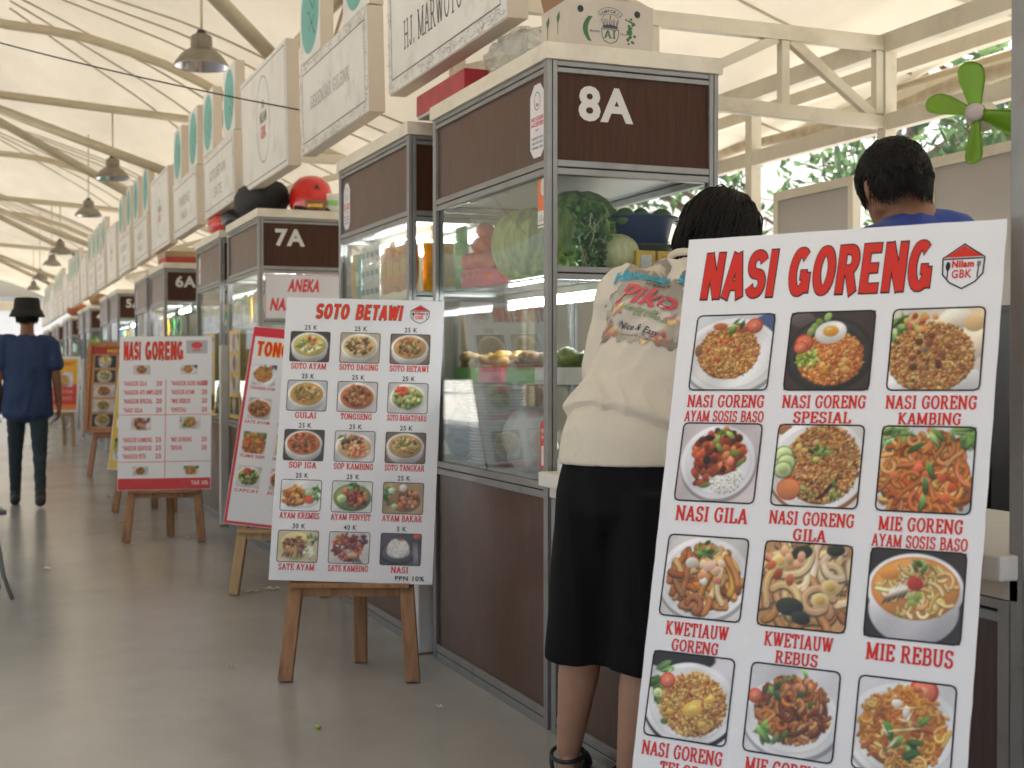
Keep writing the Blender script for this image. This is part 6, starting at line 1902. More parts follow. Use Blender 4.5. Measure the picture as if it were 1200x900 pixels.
for y in (.01, .585):
    d = MB().box(-.018, -.001, y, y + .555, .05, 1.32).build('door', DK, fk, bevel=.003); MB().tube([(-.03, y + .08, .75), (-.03, y + .08, .9)], .006, 8).build('handle', M['alu'], d)
MB().box(.03, .52, .03, 1.12, 0, .03).build('plinth', M['black'], fk)

# ------------------------------------------------------------------ floor litter, chair
def leafbit(name, label, x, y, s, c, seed, cat='leaf'):
    rg = np.random.default_rng(seed); b = MB(); n = 9
    top = [(s * (k / (n - 1) - .5) * 2, s * .34 * math.sin(math.pi * k / (n - 1)) * (1 + .25 * rg.normal()), .004 + .012 * abs(math.sin(k * .9 + seed))) for k in range(n)]
    bot = [(a, -b_ * .9, z * .6 + .002) for a, b_, z in top[1:-1]]
    vs = top + bot
    fs = [(0, 1, n)] + [(k, k + 1, n + k, n + k - 1) for k in range(1, n - 2)] + [(n - 2, n - 1, n + n - 3)]
    b.add(vs, fs, True)
    o = b.build(name, mat(name + str(seed), c, .7), loc=(x, y, .001), rot=(0, 0, rg.uniform(0, 6)))
    return tag(o, label, cat)


leafbit('dry_leaf', 'dry yellow leaf on the aisle floor before the white price list board', 1.03, 10.38, .10, (.50, .30, .10), 3)
leafbit('dry_leaf', 'pale dry leaf on the floor behind the pale easel leg', 1.30, 6.83, .055, (.48, .33, .15), 4)
leafbit('paper_scrap', 'crumpled white tissue on the floor beside the SOTO BETAWI easel', 1.405, 6.87, .05, (.62, .58, .50), 5, 'scrap')
leafbit('paper_scrap', 'small white scrap on the floor below the walking man', .357, 8.05, .045, (.72, .70, .66), 6, 'scrap')
leafbit('paper_scrap', 'flat white scrap by the price list easel leg', 1.345, 9.22, .06, (.70, .68, .64), 7, 'scrap')
leafbit('paper_scrap', 'tiny white scrap under the price list board', 1.035, 9.6, .025, (.74, .72, .68), 8, 'scrap')
leafbit('paper_scrap', 'curled white scrap on the floor, nearer than the SOTO BETAWI easel', .90, 5.13, .022, (.72, .70, .66), 9, 'scrap')
leafbit('paper_scrap', 'white scrap on the floor before the 8A lower panel', 1.44, 4.25, .014, (.78, .77, .74), 10, 'scrap')
plain('lime_scrap', 'tiny yellow green scrap on the floor before the SOTO BETAWI easel', 'scrap', MB().ball((1.0, 4.16, .007), .009, 10, 7, (1, 1, .8), bump=.2, seed=3), mat('lime scrap', (.34, .40, .05), .6))
leafbit('dry_leaf', 'small brown leaf far along the aisle floor near the framed poster', 1.1, 12.4, .07, (.55, .50, .42), 11)

ch = thing('chair', 'chair with bent grey steel legs at the left edge, one leg in view', 'chair', (-.10, 7.16, 0), R(8))
STL = mat('grey painted steel', (.20, .21, .21), .35, metal=.5)
for sx in (-1, 1):
    for sy in (-1, 1):
        MB().tube([(sx * .15, sy * .15, .43), (sx * .17, sy * .165, .25), (sx * .185, sy * .18, .13), (sx * .225, sy * .2, .012)], .0105, 8).build('leg', STL, ch)
MB().box(-.2, .2, -.2, .2, .43, .455).build('seat', mat('grey seat plastic', (.10, .11, .12), .5), ch, bevel=.008)
MB().box(-.21, -.185, -.19, .19, .60, .85).build('backrest', mat('grey back plastic', (.10, .11, .12), .5), ch, bevel=.006)
for sy in (-1, 1):
    MB().tube([(-.17, sy * .16, .44), (-.2, sy * .165, .84)], .0105, 8).build('back_post', STL, ch)
# ------------------------------------------------------------------ people
from mathutils import noise as mnoise
SKIN = mat('warm skin', (.46, .265, .18), .5, noise=.08, nscale=18, spec=.4)
SKIN_D = mat('brown skin', (.25, .118, .066), .5, noise=.08, nscale=18, spec=.4)


def loft(mb, secs, seg=22, caps=True):
    """secs: (centre, side vector, front vector) ; elliptical rings joined to a closed shell"""
    secs = [(Vector(c), Vector(a), Vector(b)) for c, a, b in secs]
    if caps:
        c, a, b = secs[0]; d = (secs[0][0] - secs[1][0]).normalized(); k = min(a.length, b.length) * .45
        secs = [(c + d * k, a * .35, b * .35), (c + d * k * .75, a * .72, b * .72)] + secs
        c, a, b = secs[-1]; d = (secs[-1][0] - secs[-2][0]).normalized(); k = min(a.length, b.length) * .45
        secs = secs + [(c + d * k * .75, a * .72, b * .72), (c + d * k, a * .35, b * .35)]
    n0 = len(mb.v); vs = []
    for c, a, b in secs:
        for k in range(seg):
            t = 2 * math.pi * k / seg
            vs.append(c + a * math.cos(t) + b * math.sin(t))
    fs = [(i * seg + k, i * seg + (k + 1) % seg, (i + 1) * seg + (k + 1) % seg, (i + 1) * seg + k) for i in range(len(secs) - 1) for k in range(seg)]
    fs += [tuple(reversed(range(seg))), tuple((len(secs) - 1) * seg + k for k in range(seg))]
    mb.add(vs, fs, True)


def limb(mb, pts, rad, seg=16, flat=1.0):
    """rounded tapered limb through the joints"""
    P = [Vector(p) for p in pts]
    Q, Rd = [], []
    for i in range(len(P) - 1):
        for k in range(6):
            t = k / 6
            Q.append(P[i].lerp(P[i + 1], t)); Rd.append(rad[i] + (rad[i + 1] - rad[i]) * t)
    Q.append(P[-1]); Rd.append(rad[-1])
    for _ in range(2):
        Q = [Q[0]] + [(Q[i - 1] + Q[i] * 2 + Q[i + 1]) / 4 for i in range(1, len(Q) - 1)] + [Q[-1]]
    secs = []
    a = None
    for i, p in enumerate(Q):
        t = (Q[min(i + 1, len(Q) - 1)] - Q[max(i - 1, 0)]).normalized()
        a = t.orthogonal() if a is None else (a - t * a.dot(t))
        a.normalize(); b = t.cross(a)
        secs.append((p, a * Rd[i], b * Rd[i] * flat))
    loft(mb, secs, seg)


def fuse(name, mb, material, parent, voxel=.008, smooth=6, fold=None):
    """join overlapping closed shells into one continuous skin"""
    me = bpy.data.meshes.new('t'); me.from_pydata(mb.v, [], mb.f)
    o = bpy.data.objects.new('t', me); COL.objects.link(o)
    m = o.modifiers.new('r', 'REMESH'); m.mode = 'VOXEL'; m.voxel_size = voxel
    s = o.modifiers.new('s', 'SMOOTH'); s.factor = .5; s.iterations = smooth
    dg = bpy.context.evaluated_depsgraph_get()
    out = bpy.data.meshes.new_from_object(o.evaluated_get(dg))
    bpy.data.objects.remove(o); bpy.data.meshes.remove(me)
    out.name = name
    n = len(out.vertices)
    if fold:
        co = np.empty(n * 3); out.vertices.foreach_get("co", co); co = co.reshape(-1, 3)
        no = np.empty(n * 3); out.vertices.foreach_get("normal", no); no = no.reshape(-1, 3)
        d = np.array([fold(Vector(c)) for c in co])
        out.vertices.foreach_set("co", (co + no * d[:, None]).ravel())
    out.polygons.foreach_set("use_smooth", [True] * len(out.polygons))
    out.update()
    out.materials.clear()
    return link(name, out, material, parent)


def folds(amp, sx, sy, sz, seed=0.0):
    def f(c):
        p = Vector((c.x * sx + seed, c.y * sy, c.z * sz))
        w = p + Vector((mnoise.noise(p * .7 + Vector((5, 1, 2))), mnoise.noise(p * .7 + Vector((1, 7, 3))), mnoise.noise(p * .7))) * 1.4
        r = 1 - abs(mnoise.noise(w)) * 2
        return amp * (r - .55) + amp * .35 * mnoise.noise(p * 3.1)
    return f


def hand(mb, wrist, dirv, palm_n, s=1.0, curl=.5, side=1):
    """palm, four unequal bent fingers and a thumb"""
    d = Vector(dirv).normalized(); nrm = (Vector(palm_n) - d * Vector(palm_n).dot(d)).normalized(); w = d.cross(nrm) * side
    W = Vector(wrist)
    loft(mb, [(W, w * .026 * s, nrm * .019 * s), (W + d * .03 * s, w * .034 * s, nrm * .018 * s), (W + d * .07 * s, w * .041 * s, nrm * .015 * s), (W + d * .092 * s, w * .039 * s, nrm * .013 * s)], 14)
    for k, (off, L) in enumerate(((-.030, .066), (-.010, .078), (.011, .073), (.030, .058))):
        p = W + d * .086 * s + w * off * s; q = d.copy()
        pts = [p]
        for j, fl in enumerate((.45, .32, .23)):
            q = (q * math.cos(curl * .62) + nrm * math.sin(curl * .62)).normalized()
            pts.append(pts[-1] + q * L * fl * s)
        limb(mb, pts, [.0098 * s, .0092 * s, .0085 * s, .0068 * s], 8)
    p = W + d * .025 * s - w * .030 * s
    t1 = p + (d * .6 - w * .75 + nrm * .35).normalized() * .040 * s; t2 = t1 + (d * .9 - w * .25 + nrm * .4).normalized() * .030 * s
    limb(mb, [p, t1, t2], [.0125 * s, .0105 * s, .0085 * s], 8)


def head_shape(mb, c, f, up, s=1.0):
    f = Vector(f).normalized(); up = (Vector(up) - f * Vector(up).dot(f)).normalized(); r = f.cross(up)
    Mh = Matrix((r, f, up)).transposed()
    c = Vector(c)
    mb.ball(c + up * .012 * s - f * .010 * s, .098 * s, 22, 16, (.80, .99, 1.0), Mh)
    loft(mb, [(c + up * .05 * s + f * .018 * s, r * .064 * s, f * .074 * s), (c - up * .02 * s + f * .025 * s, r * .062 * s, f * .070 * s), (c - up * .07 * s + f * .034 * s, r * .050 * s, f * .056 * s), (c - up * .108 * s + f * .046 * s, r * .030 * s, f * .036 * s)], 18)
    loft(mb, [(c + up * .016 * s + f * .092 * s, r * .009 * s, f * .010 * s), (c - up * .012 * s + f * .102 * s, r * .012 * s, f * .014 * s), (c - up * .030 * s + f * .100 * s, r * .016 * s, f * .012 * s)], 10)
    mb.ball(c - up * .062 * s + f * .088 * s, .022 * s, 12, 8, (1.0, .5, .32), Mh); mb.ball(c - up * .073 * s + f * .086 * s, .020 * s, 12, 8, (.9, .5, .36), Mh)
    for q in (-1, 1):
        e = c + r * q * .081 * s - f * .004 * s - up * .012 * s
        Me = Mh @ Matrix.Rotation(q * R(22), 3, 'Z')
        mb.ball(e, .030 * s, 14, 10, (.30, .62, 1.02), Me)
        mb.ball(e - up * .022 * s + f * .004 * s, .014 * s, 10, 8, (.4, .7, 1), Me)
        mb.ball(c + r * q * .033 * s + up * .020 * s + f * .083 * s, .019 * s, 10, 8, (1.1, .5, .5), Mh)
    return Mh


def eyes(c, Mh, s, parent):
    for q in (-1, 1):
        e = MB().ball(Vector(c) + Mh @ Vector((q * .032 * s, .083 * s, .008 * s)), .0125 * s, 12, 8)
        o = e.build('eye', mat('eye white', (.7, .68, .64), .2), parent)
        MB().ball(Vector(c) + Mh @ Vector((q * .032 * s, .0925 * s, .008 * s)), .0052 * s, 10, 6).build('iris', M['black'], o)


def hair_mass(name, c, Mh, s, parent, length=.05, strands=900, seed=1, bulge=1.0, down=None, front=.3, m=None, jag=.006, side=0.0, mess=.12, lock=1.0):
    """cap of hair with lock relief plus many fine locks over it"""
    rg = np.random.default_rng(seed)
    c = Vector(c); b = MB()
    nr, ns = 26, 56
    vs = []
    for i in range(nr):
        ph = (i / (nr - 1))
        for k in range(ns):
            th = 2 * math.pi * k / ns
            fr_ = math.sin(th)                                   # +1 at the forehead
            low = 1.95 + length - max(0, fr_) ** 1.5 * (front + .55) - side * math.exp(-((fr_ - .12) / .38) ** 2) + .05 * math.sin(th * 5 + seed) + .03 * math.sin(th * 13)
            p = ph * low
            x, y, z = math.sin(min(p, 1.62)) * math.cos(th), math.sin(min(p, 1.62)) * math.sin(th), math.cos(p) if p < 1.62 else math.cos(1.62) - (p - 1.62) * 1.05
            taper = 1 - .10 * max(0, p - 1.62) * (1.0 if down is None else -.4)
            q = Vector((x * .092 * bulge * taper, y * .108 * bulge * taper - .008, z * .112 * bulge + .012)) * s
            d = q.normalized()
            w = mnoise.noise(Vector((th * 2.6, p * 1.1, seed))) * jag + mnoise.noise(Vector((th * 9, p * 2.5, seed + 3))) * jag * .7
            vs.append(c + Mh @ (q + d * w * s))
    fs = [(i * ns + k, i * ns + (k + 1) % ns, (i + 1) * ns + (k + 1) % ns, (i + 1) * ns + k) for i in range(nr - 1) for k in range(ns)]
    b.add(vs, fs, True)
    # locks
    for q in range(strands):
        th = rg.uniform(0, 2 * math.pi); fr_ = math.sin(th); low = 1.95 + length - max(0, fr_) ** 1.5 * (front + .55) - side * math.exp(-((fr_ - .12) / .38) ** 2)
        p0 = rg.uniform(.05, .8) * low; L = rg.uniform(.35, .8) * lock; pts = []; dth = rg.normal(0, mess); lift = rg.uniform(-.002, .005) * (1 if rg.random() < .94 else 2.2) * lock
        for j in range(5):
            p = min(p0 + L * j / 4, low * 1.015); t2 = th + dth * j / 4
            x, y, z = math.sin(min(p, 1.62)) * math.cos(t2), math.sin(min(p, 1.62)) * math.sin(t2), math.cos(p) if p < 1.62 else math.cos(1.62) - (p - 1.62) * 1.05
            k = bulge * (1 + (lift + .003 * math.sin(j * 1.2)) / .1)
            pts.append(c + Mh @ (Vector((x * .092 * k, y * .108 * k - .008, z * .112 * k + .012)) * s))
        b.tube(pts, [.0016 * s, .0026 * s, .0024 * s, .0017 * s, .0005 * s], 4, False)
    # short fine hairs that break the lower edge
    for q in range(1400):
        th = rg.uniform(0, 2 * math.pi); fr_ = math.sin(th)
        low = 1.95 + length - max(0, fr_) ** 1.5 * (front + .55) - side * math.exp(-((fr_ - .12) / .38) ** 2) + .05 * math.sin(th * 5 + seed) + .03 * math.sin(th * 13)
        p0 = low - rg.uniform(.02, .16); dth = rg.normal(0, .05); pts = []
        for j in range(4):
            p = p0 + rg.uniform(.10, .13) * j * (1.0 + .5 * rg.random()); t2 = th + dth * j
            x, y, z = math.sin(min(p, 1.62)) * math.cos(t2), math.sin(min(p, 1.62)) * math.sin(t2), math.cos(p) if p < 1.62 else math.cos(1.62) - (p - 1.62) * 1.05
            k = bulge * (1.01 - .045 * j)
            pts.append(c + Mh @ (Vector((x * .092 * k, y * .108 * k - .008, z * .112 * bulge + .012)) * s))
        b.tube(pts, [.0016 * s, .0014 * s, .0010 * s, .0004 * s], 3, False)
    return b.build(name, m or M['hair'], parent)


def hair_mat():
    m = mat('black hair', (.0075, .0062, .0055), .55, spec=.22, noise=.3, nscale=30)
    return m


M['hair'] = hair_mat()

# --- woman leaning on the counter -------------------------------------------------
def woman():
    o = thing('person', 'woman in cream printed sweatshirt and black knee length shorts leaning over the counter', 'person', (1.56, 3.14, 0))
    off = Vector(o.location)
    r = Vector((.80, -.60, 0)); f = Vector((.60, .80, 0)); up = Vector((0, 0, 1))
    W = lambda x, y, z: Vector((x, y, z)) - off
    pel, chest, nk, hd = W(1.555, 3.10, .86), W(1.700, 3.170, 1.20), W(1.842, 3.225, 1.430), W(1.918, 3.235, 1.510)
    ax = (nk - pel).normalized(); rt = (r - ax * r.dot(ax)).normalized(); ft = ax.cross(rt) * -1
    if ft.dot(f) < 0: ft = -ft
    shL, shR = W(1.652, 3.288, 1.372), W(1.945, 3.075, 1.355)
    elL, wrL = W(1.592, 3.306, 1.10), W(1.740, 3.515, .935)
    elR, wrR = W(2.02, 2.98, 1.10), W(2.04, 3.22, .935)
    hL, hR = W(1.500, 3.165, .82), W(1.605, 3.03, .82)
    kL, kR = W(1.505, 3.235, .43), W(1.600, 3.060, .43)
    aL, aR = W(1.520, 3.372, .085), W(1.590, 3.140, .085)
    hf = (f * .8 + r * .45 - up * .30).normalized()
    b = MB()
    Mh = head_shape(b, hd, hf, up + r * .25, .96)
    loft(b, [(nk - ax * .06, rt * .075, ft * .065), (nk + ax * .01, rt * .056, ft * .056), (hd - up * .055 - hf * .02, rt * .052, ft * .056)], 16)
    loft(b, [(pel - up * .05, r * .155, f * .105), (pel + ax * .08, rt * .150, ft * .10), (pel.lerp(chest, .55), rt * .135, ft * .095), (chest, rt * .155, ft * .105), (nk - ax * .08, rt * .17, ft * .085), (nk - ax * .02, rt * .10, ft * .065)], 24)
    for s, e, w in ((shL, elL, wrL), (shR, elR, wrR)):
        limb(b, [s, e, w], [.050, .040, .027])
        sd_ = -1 if s is shL else 1
        hand(b, w, (Vector((w.x - e.x, w.y - e.y, 0)).normalized() - up * .55), -up, .92, .35, sd_)
    for h, k, a in ((hL, kL, aL), (hR, kR, aR)):
        limb(b, [h, k, k.lerp(a, .30) - f * .012, a], [.088, .058, .056, .034])
        ff = f
        limb(b, [a - f * .035 - up * .035, a + ff * .04 - up * .045, a + ff * .13 - up * .062, a + ff * .165 - up * .068], [.030, .034, .030, .018], flat=.8)
    fuse('body', b, SKIN, o, .0065, 5)
    eyes(hd, Mh, .96, o)
    hair_mass('hair', hd, Mh, .96, o, length=.22, strands=4200, seed=3, bulge=1.14, front=.15, jag=.012, mess=.16, side=.10)
    # sweatshirt
    b = MB()
    hem = pel + up * .055
    loft(b, [(hem + ax * .045, rt * .166, ft * .126), (hem + ax * .07, rt * .172, ft * .132), (hem + ax * .085, rt * .196, ft * .158), (pel.lerp(chest, .62), rt * .172, ft * .145), (chest + ax * .03, rt * .172, ft * .14), (chest + ax * .13, rt * .178, ft * .122), (nk - ax * .052, rt * .14, ft * .10), (nk - ax * .012, rt * .078, ft * .078)], 30)
    for s, e, w in ((shL, elL, wrL), (shR, elR, wrR)):
        inn = s.lerp(chest + ax * .12, .35)
        limb(b, [inn, s, e, e.lerp(w, .6), w + (e - w).normalized() * .03], [.092, .074, .072, .064, .048])
    sw = fuse('sweatshirt', b, None, o, .007, 5, folds(.015, 6.5, 6.5, 4.6, 2.2))
    msw = mat('cream fleece', (.66, .61, .515), .9, noise=.04, nscale=5, bump=.10, bscale=220, sheen=.1)
    sw.data.materials.append(msw)
    # ribbed hem and collar
    b = MB()
    for dz in (0,):
        loft(b, [(hem - up * .012, r * .174, f * .134), (hem + ax * .01, rt * .178, ft * .138), (hem + ax * .060, rt * .179, ft * .139), (hem + ax * .085, rt * .172, ft * .132)], 40, caps=False)
    hb = fuse('hem_band', b, msw, sw, .006, 4, folds(.0012, 70, 70, 1, 1))
    b = MB()
    cpts = [nk + ax * .002 + rt * .076 * math.cos(q) + ft * (.076 * math.sin(q)) - ax * .012 * max(0, math.sin(q)) for q in np.linspace(0, 2 * math.pi, 29)]
    b.tube(cpts, .011, 10, False); b.build('collar', msw, sw)
    # shorts
    b = MB()
    loft(b, [(pel + up * .07, r * .150, f * .118), (pel + up * .0, r * .172, f * .128), (pel - up * .08, r * .180, f * .130)], 28)
    for h, k, s_ in ((hL, kL, -1), (hR, kR, 1)):
        e = k - up * .055
        loft(b, [(h + up * .02 - r * s_ * .005, r * .102, f * .128), (h.lerp(e, .3), r * .104, f * .122), (h.lerp(e, .7), r * .106, f * .116), (e, r * .110, f * .118)], 26, caps=False)
    fuse('shorts', b, mat('black cotton', (.0065, .0065, .0075), .85, spec=.2, bump=.08, bscale=150), o, .009, 8, folds(.009, 6, 6, 1.6, 4))
    # sandals
    for a in (aL, aR):
        b = MB()
        m0 = Matrix((r, f, up)).transposed()
        outl = [(-.03, -.06), (-.036, 0), (-.040, .09), (-.034, .15), (0, .185), (.036, .15), (.042, .09), (.036, 0), (.03, -.06), (0, -.075)]
        base = Vector((a.x, a.y, 0))
        vs = [base + r * p + f * q + up * z for z in (.002, .022) for p, q in outl]; n = len(outl)
        b.add(vs, [tuple(reversed(range(n))), tuple(range(n, 2 * n))] + [(k, (k + 1) % n, n + (k + 1) % n, n + k) for k in range(n)])
        sd_ = b.build('sandal', mat('black sandal', (.014, .012, .012), .5), o)
        st = MB()
        an = [Vector((a.x, a.y, .0)) + f * (-.012 + .045 * math.sin(q)) + r * .046 * math.cos(q) + up * (.082 + .012 * math.sin(q)) for q in np.linspace(0, 2 * math.pi, 21)]
        st.tube(an, .006, 6, False)
        for s_ in (-1, 1):
            st.tube([base + r * s_ * .034 - f * .03 + up * .02, base + r * s_ * .044 - f * .02 + up * .055, base + r * s_ * .046 - f * .012 + up * .082], .006, 6)
        st.tube([base + r * .04 * math.cos(q) + f * .10 + up * (.022 + .042 * math.sin(q)) for q in np.linspace(0, math.pi, 9)], .009, 6)
        st.build('strap', M['black'], sd_)
    # back print, laid on the cloth by casting from behind
    bvh = BVHTree.FromPolygons([v.co.copy() for v in sw.data.vertices], [tuple(p.vertices) for p in sw.data.polygons])
    cen = chest - rt * .032 + ax * .080
    A, B, N = rt, ax, -ft

    def put(a, bb, lift):
        src = cen + A * a + B * bb + N * .5
        hit = bvh.ray_cast(src, -N)
        if hit[0] is None: return None
        return hit[0] + N * lift
    wr, hr = 96, 110
    gw, gh = .30, .33
    P = Paint(wr, hr, (0, 0, 0), 9)
    mask = np.zeros((hr, wr), bool)
    P.a[:] = np.array((196, 186, 166)) / 255.
    def zone(cx, cy, rx, ry):
        u = (P.xx / wr - cx) / rx; v = ((1 - P.yy / hr) - cy) / ry
        rgn = (u * u + v * v + .18 * np.sin(P.xx * .55) * np.sin(P.yy * .4)) < 1
        mask[rgn] = True
    zone(.46, .42, .40, .34); zone(.33, .84, .20, .15); zone(.82, .80, .17, .15); zone(.16, .26, .10, .18); zone(.74, .30, .2, .2)
    P.a[:] = np.array((150, 140, 124)) / 255.
    P.blob(.46, .38, .36, .30, (186, 178, 162), lit=0); P.blob(.47, .60, .30, .14, (172, 164, 148), lit=0); P.blob(.45, .34, .24, .17, (214, 206, 192), lit=0)
    def palm(x, y, s):
        for k in range(9):
            a = R(-20 + 27 * k); pts = [(x + s * t * math.cos(a), y + s * t * math.sin(a) * .8 - s * .55 * t * t) for t in np.linspace(0, 1, 8)]
            for i, p in enumerate(pts): P.blob(*p, .016 * (1.1 - i / 9), .012, (214, 202, 178), lit=0)
        for t in np.linspace(0, 1, 10): P.blob(x + .02 * t, y - s * 1.3 * t, .010, .014, (206, 194, 170), lit=0)
    palm(.34, .88, .15); palm(.84, .82, .13); palm(.80, .36, .13)
    for x, y in ((.20, .40), (.14, .26), (.24, .18), (.74, .34), (.70, .17), (.60, .12)):
        for k in range(5):
            a = 2 * math.pi * k / 5 + x * 9; P.blob(x + .036 * math.cos(a), y + .036 * math.sin(a), .034, .024, P.pick([(214, 108, 98), (222, 140, 112), (230, 190, 134)], 10), -a, lit=.2)
        P.blob(x, y, .015, .015, (244, 206, 120))
        for k in range(4): P.blob(x + P.r.normal(0, .06), y + P.r.normal(0, .05), .022, .011, (126, 136, 146), P.r.uniform(0, 3), lit=0)
    px = P.finish()
    vs, cols, ix = [], [], {}
    for j in range(hr):
        for i in range(wr):
            if mask[j, i]:
                q = put((i / (wr - 1) - .5) * gw, (.5 - j / (hr - 1)) * gh, .0022)
                if q is not None:
                    ix[(i, j)] = len(vs); vs.append(q); cols.append(px[j, i])
    fs = [(ix[(i, j)], ix[(i, j + 1)], ix[(i + 1, j + 1)], ix[(i + 1, j)]) for (i, j) in ix if all(k in ix for k in ((i, j + 1), (i + 1, j + 1), (i + 1, j)))]
    me = bpy.data.meshes.new('back_print'); me.from_pydata([tuple(v) for v in vs], [], fs); set_cols(me, np.array(cols)); me.polygons.foreach_set("use_smooth", [True] * len(fs)); me.update()
    bp = link('back_print', me, M['vcol'], sw)

    def words_on(txt, a0, b0, w, h, m, arc=0.0, slope=0.0, slant=.2, off=.03, lift=.0065):
        v, f_ = text2d(txt, off, 1.06); lo, hi = v.min(0), v.max(0)
        vv = (v - (lo + hi) / 2) / (hi - lo); out = []
        for x, y in vv:
            bb = b0 + y * h + slope * x - arc * (x * 2) ** 2
            q = put(a0 + x * w + slant * y * h, bb, lift)
            if q is None: return
            out.append(q)
        mb_ = MB(); mb_.add(out, f_); mb_.build('print_lettering', m, bp)
    teal = mat('print turquoise', (.06, .36, .50), .7); rose = mat('print rose', (.62, .10, .12), .7); olive = mat('print green', (.28, .36, .20), .7); navy = mat('print navy', (.03, .05, .10), .7)
    words_on('Hawaiian', -.052, .082, .150, .036, teal, arc=.016, slope=.022, slant=.05, off=.05)
    words_on('Shop', .085, .068, .075, .036, teal, arc=.006, slope=-.034, slant=.05, off=.05)
    words_on('Longboard', 0, .050, .07, .014, navy, slope=-.006)
    words_on('Piko', -.010, .008, .170, .060, rose, slope=-.014, slant=.45, off=.03)
    words_on('Handmade', -.02, -.036, .11, .017, olive, slope=-.012, slant=.3)
    words_on('Da Clothes', .015, -.054, .10, .015, olive, slope=-.012, slant=.3)
    words_on('Nice & Easy', -.005, -.096, .115, .024, navy, slope=-.016, slant=.3, off=.01)
    words_on('surf shop of the islands', 0, -.120, .10, .008, navy, slope=-.012, off=.0)
    return o


# --- man in blue inside the stall ---------------------------------------------------
def man_blue():
    o = thing('person', 'man with short black hair in a blue T-shirt standing inside the stall behind the counter', 'person', (2.055, 2.62, 0))
    up = Vector((0, 0, 1)); f = Vector((.26, .965, 0)).normalized(); r = f.cross(up)
    b = MB()
    hd = Vector((-.002, .03, 1.592)); nk = Vector((.018, -.012, 1.515))
    hf = (f - up * .34 - r * .16).normalized()
    Mh = head_shape(b, hd, hf, up, .90)
    loft(b, [(nk - up * .06, r * .085, f * .07), (nk, r * .062, f * .062), (nk + up * .04 + f * .012, r * .057, f * .060), (hd - up * .06 - hf * .015, r * .056, f * .064)], 18)
    loft(b, [(Vector((0, 0, .86)), r * .16, f * .115), (Vector((0, 0, 1.02)), r * .15, f * .105), (Vector((0, 0, 1.24)), r * .175, f * .12), (Vector((.0, 0, 1.42)), r * .17, f * .10), (nk - up * .03, r * .10, f * .065)], 24)
    shL, shR = Vector((0, 0, 1.375)) - r * .17, Vector((0, 0, 1.462)) + r * .135
    elL, elR = shL + Vector((0, .02, -.28)) - r * .03 + f * .05, shR + Vector((0, .02, -.28)) + r * .03 + f * .05
    wrL, wrR = elL + f * .22 - up * .10, elR + f * .22 - up * .08
    for s, e, w, q in ((shL, elL, wrL, -1), (shR, elR, wrR, 1)):
        limb(b, [s, e, w], [.052, .042, .029]); hand(b, w, f - up * .2, -up, 1.0, .6, q)
    for s_ in (-1, 1):
        h = r * s_ * .09 + up * .85; k = r * s_ * .095 + up * .47 + f * .02; a = r * s_ * .10 + up * .085
        limb(b, [h, k, a], [.085, .06, .04]); limb(b, [a - up * .04 - f * .04, a - up * .05 + f * .14], [.035, .03], flat=.8)
    fuse('body', b, SKIN_D, o, .0065, 4)
    eyes(hd, Mh, .90, o)
    hair_mass('hair', hd, Mh, .90, o, length=.03, strands=5200, seed=8, bulge=1.0, front=-.05, jag=.010, side=.62, mess=.30, lock=.45)
    b = MB()
    loft(b, [(up * .84, r * .185, f * .135), (up * 1.0, r * .185, f * .13), (up * 1.22, r * .205, f * .14), (up * 1.425, r * .178, f * .12), (nk - up * .035, r * .13, f * .092), (nk - up * .012, r * .074, f * .070)], 28)
    for s, e in ((shL, elL), (shR, elR)): limb(b, [s.lerp(Vector((0, 0, 1.43)), .4), s, s.lerp(e, .62)], [.09, .072, .074])
    fuse('t_shirt', b, mat('royal blue cotton', (.012, .045, .26), .85, bump=.06, bscale=180, sheen=.15), o, .008, 6, folds(.0045, 8, 8, 4, 9))
    b = MB()
    loft(b, [(up * .90, r * .165, f * .12), (up * .80, r * .18, f * .125)], 24)
    for s_ in (-1, 1): limb(b, [r * s_ * .09 + up * .84, r * s_ * .095 + up * .47 + f * .02, r * s_ * .10 + up * .10], [.105, .085, .07])
    fuse('trousers', b, mat('dark trousers', (.02, .02, .025), .85), o, .011, 6)
    for s_ in (-1, 1):
        b = MB(); a = r * s_ * .10
        limb(b, [a - f * .06 + up * .04, a + f * .06 + up * .042, a + f * .17 + up * .03], [.044, .046, .034], flat=.9); b.box(0, 0, 0, 0, 0, 0)
        fuse('shoe', b, M['black'], o, .009, 3)
    return o


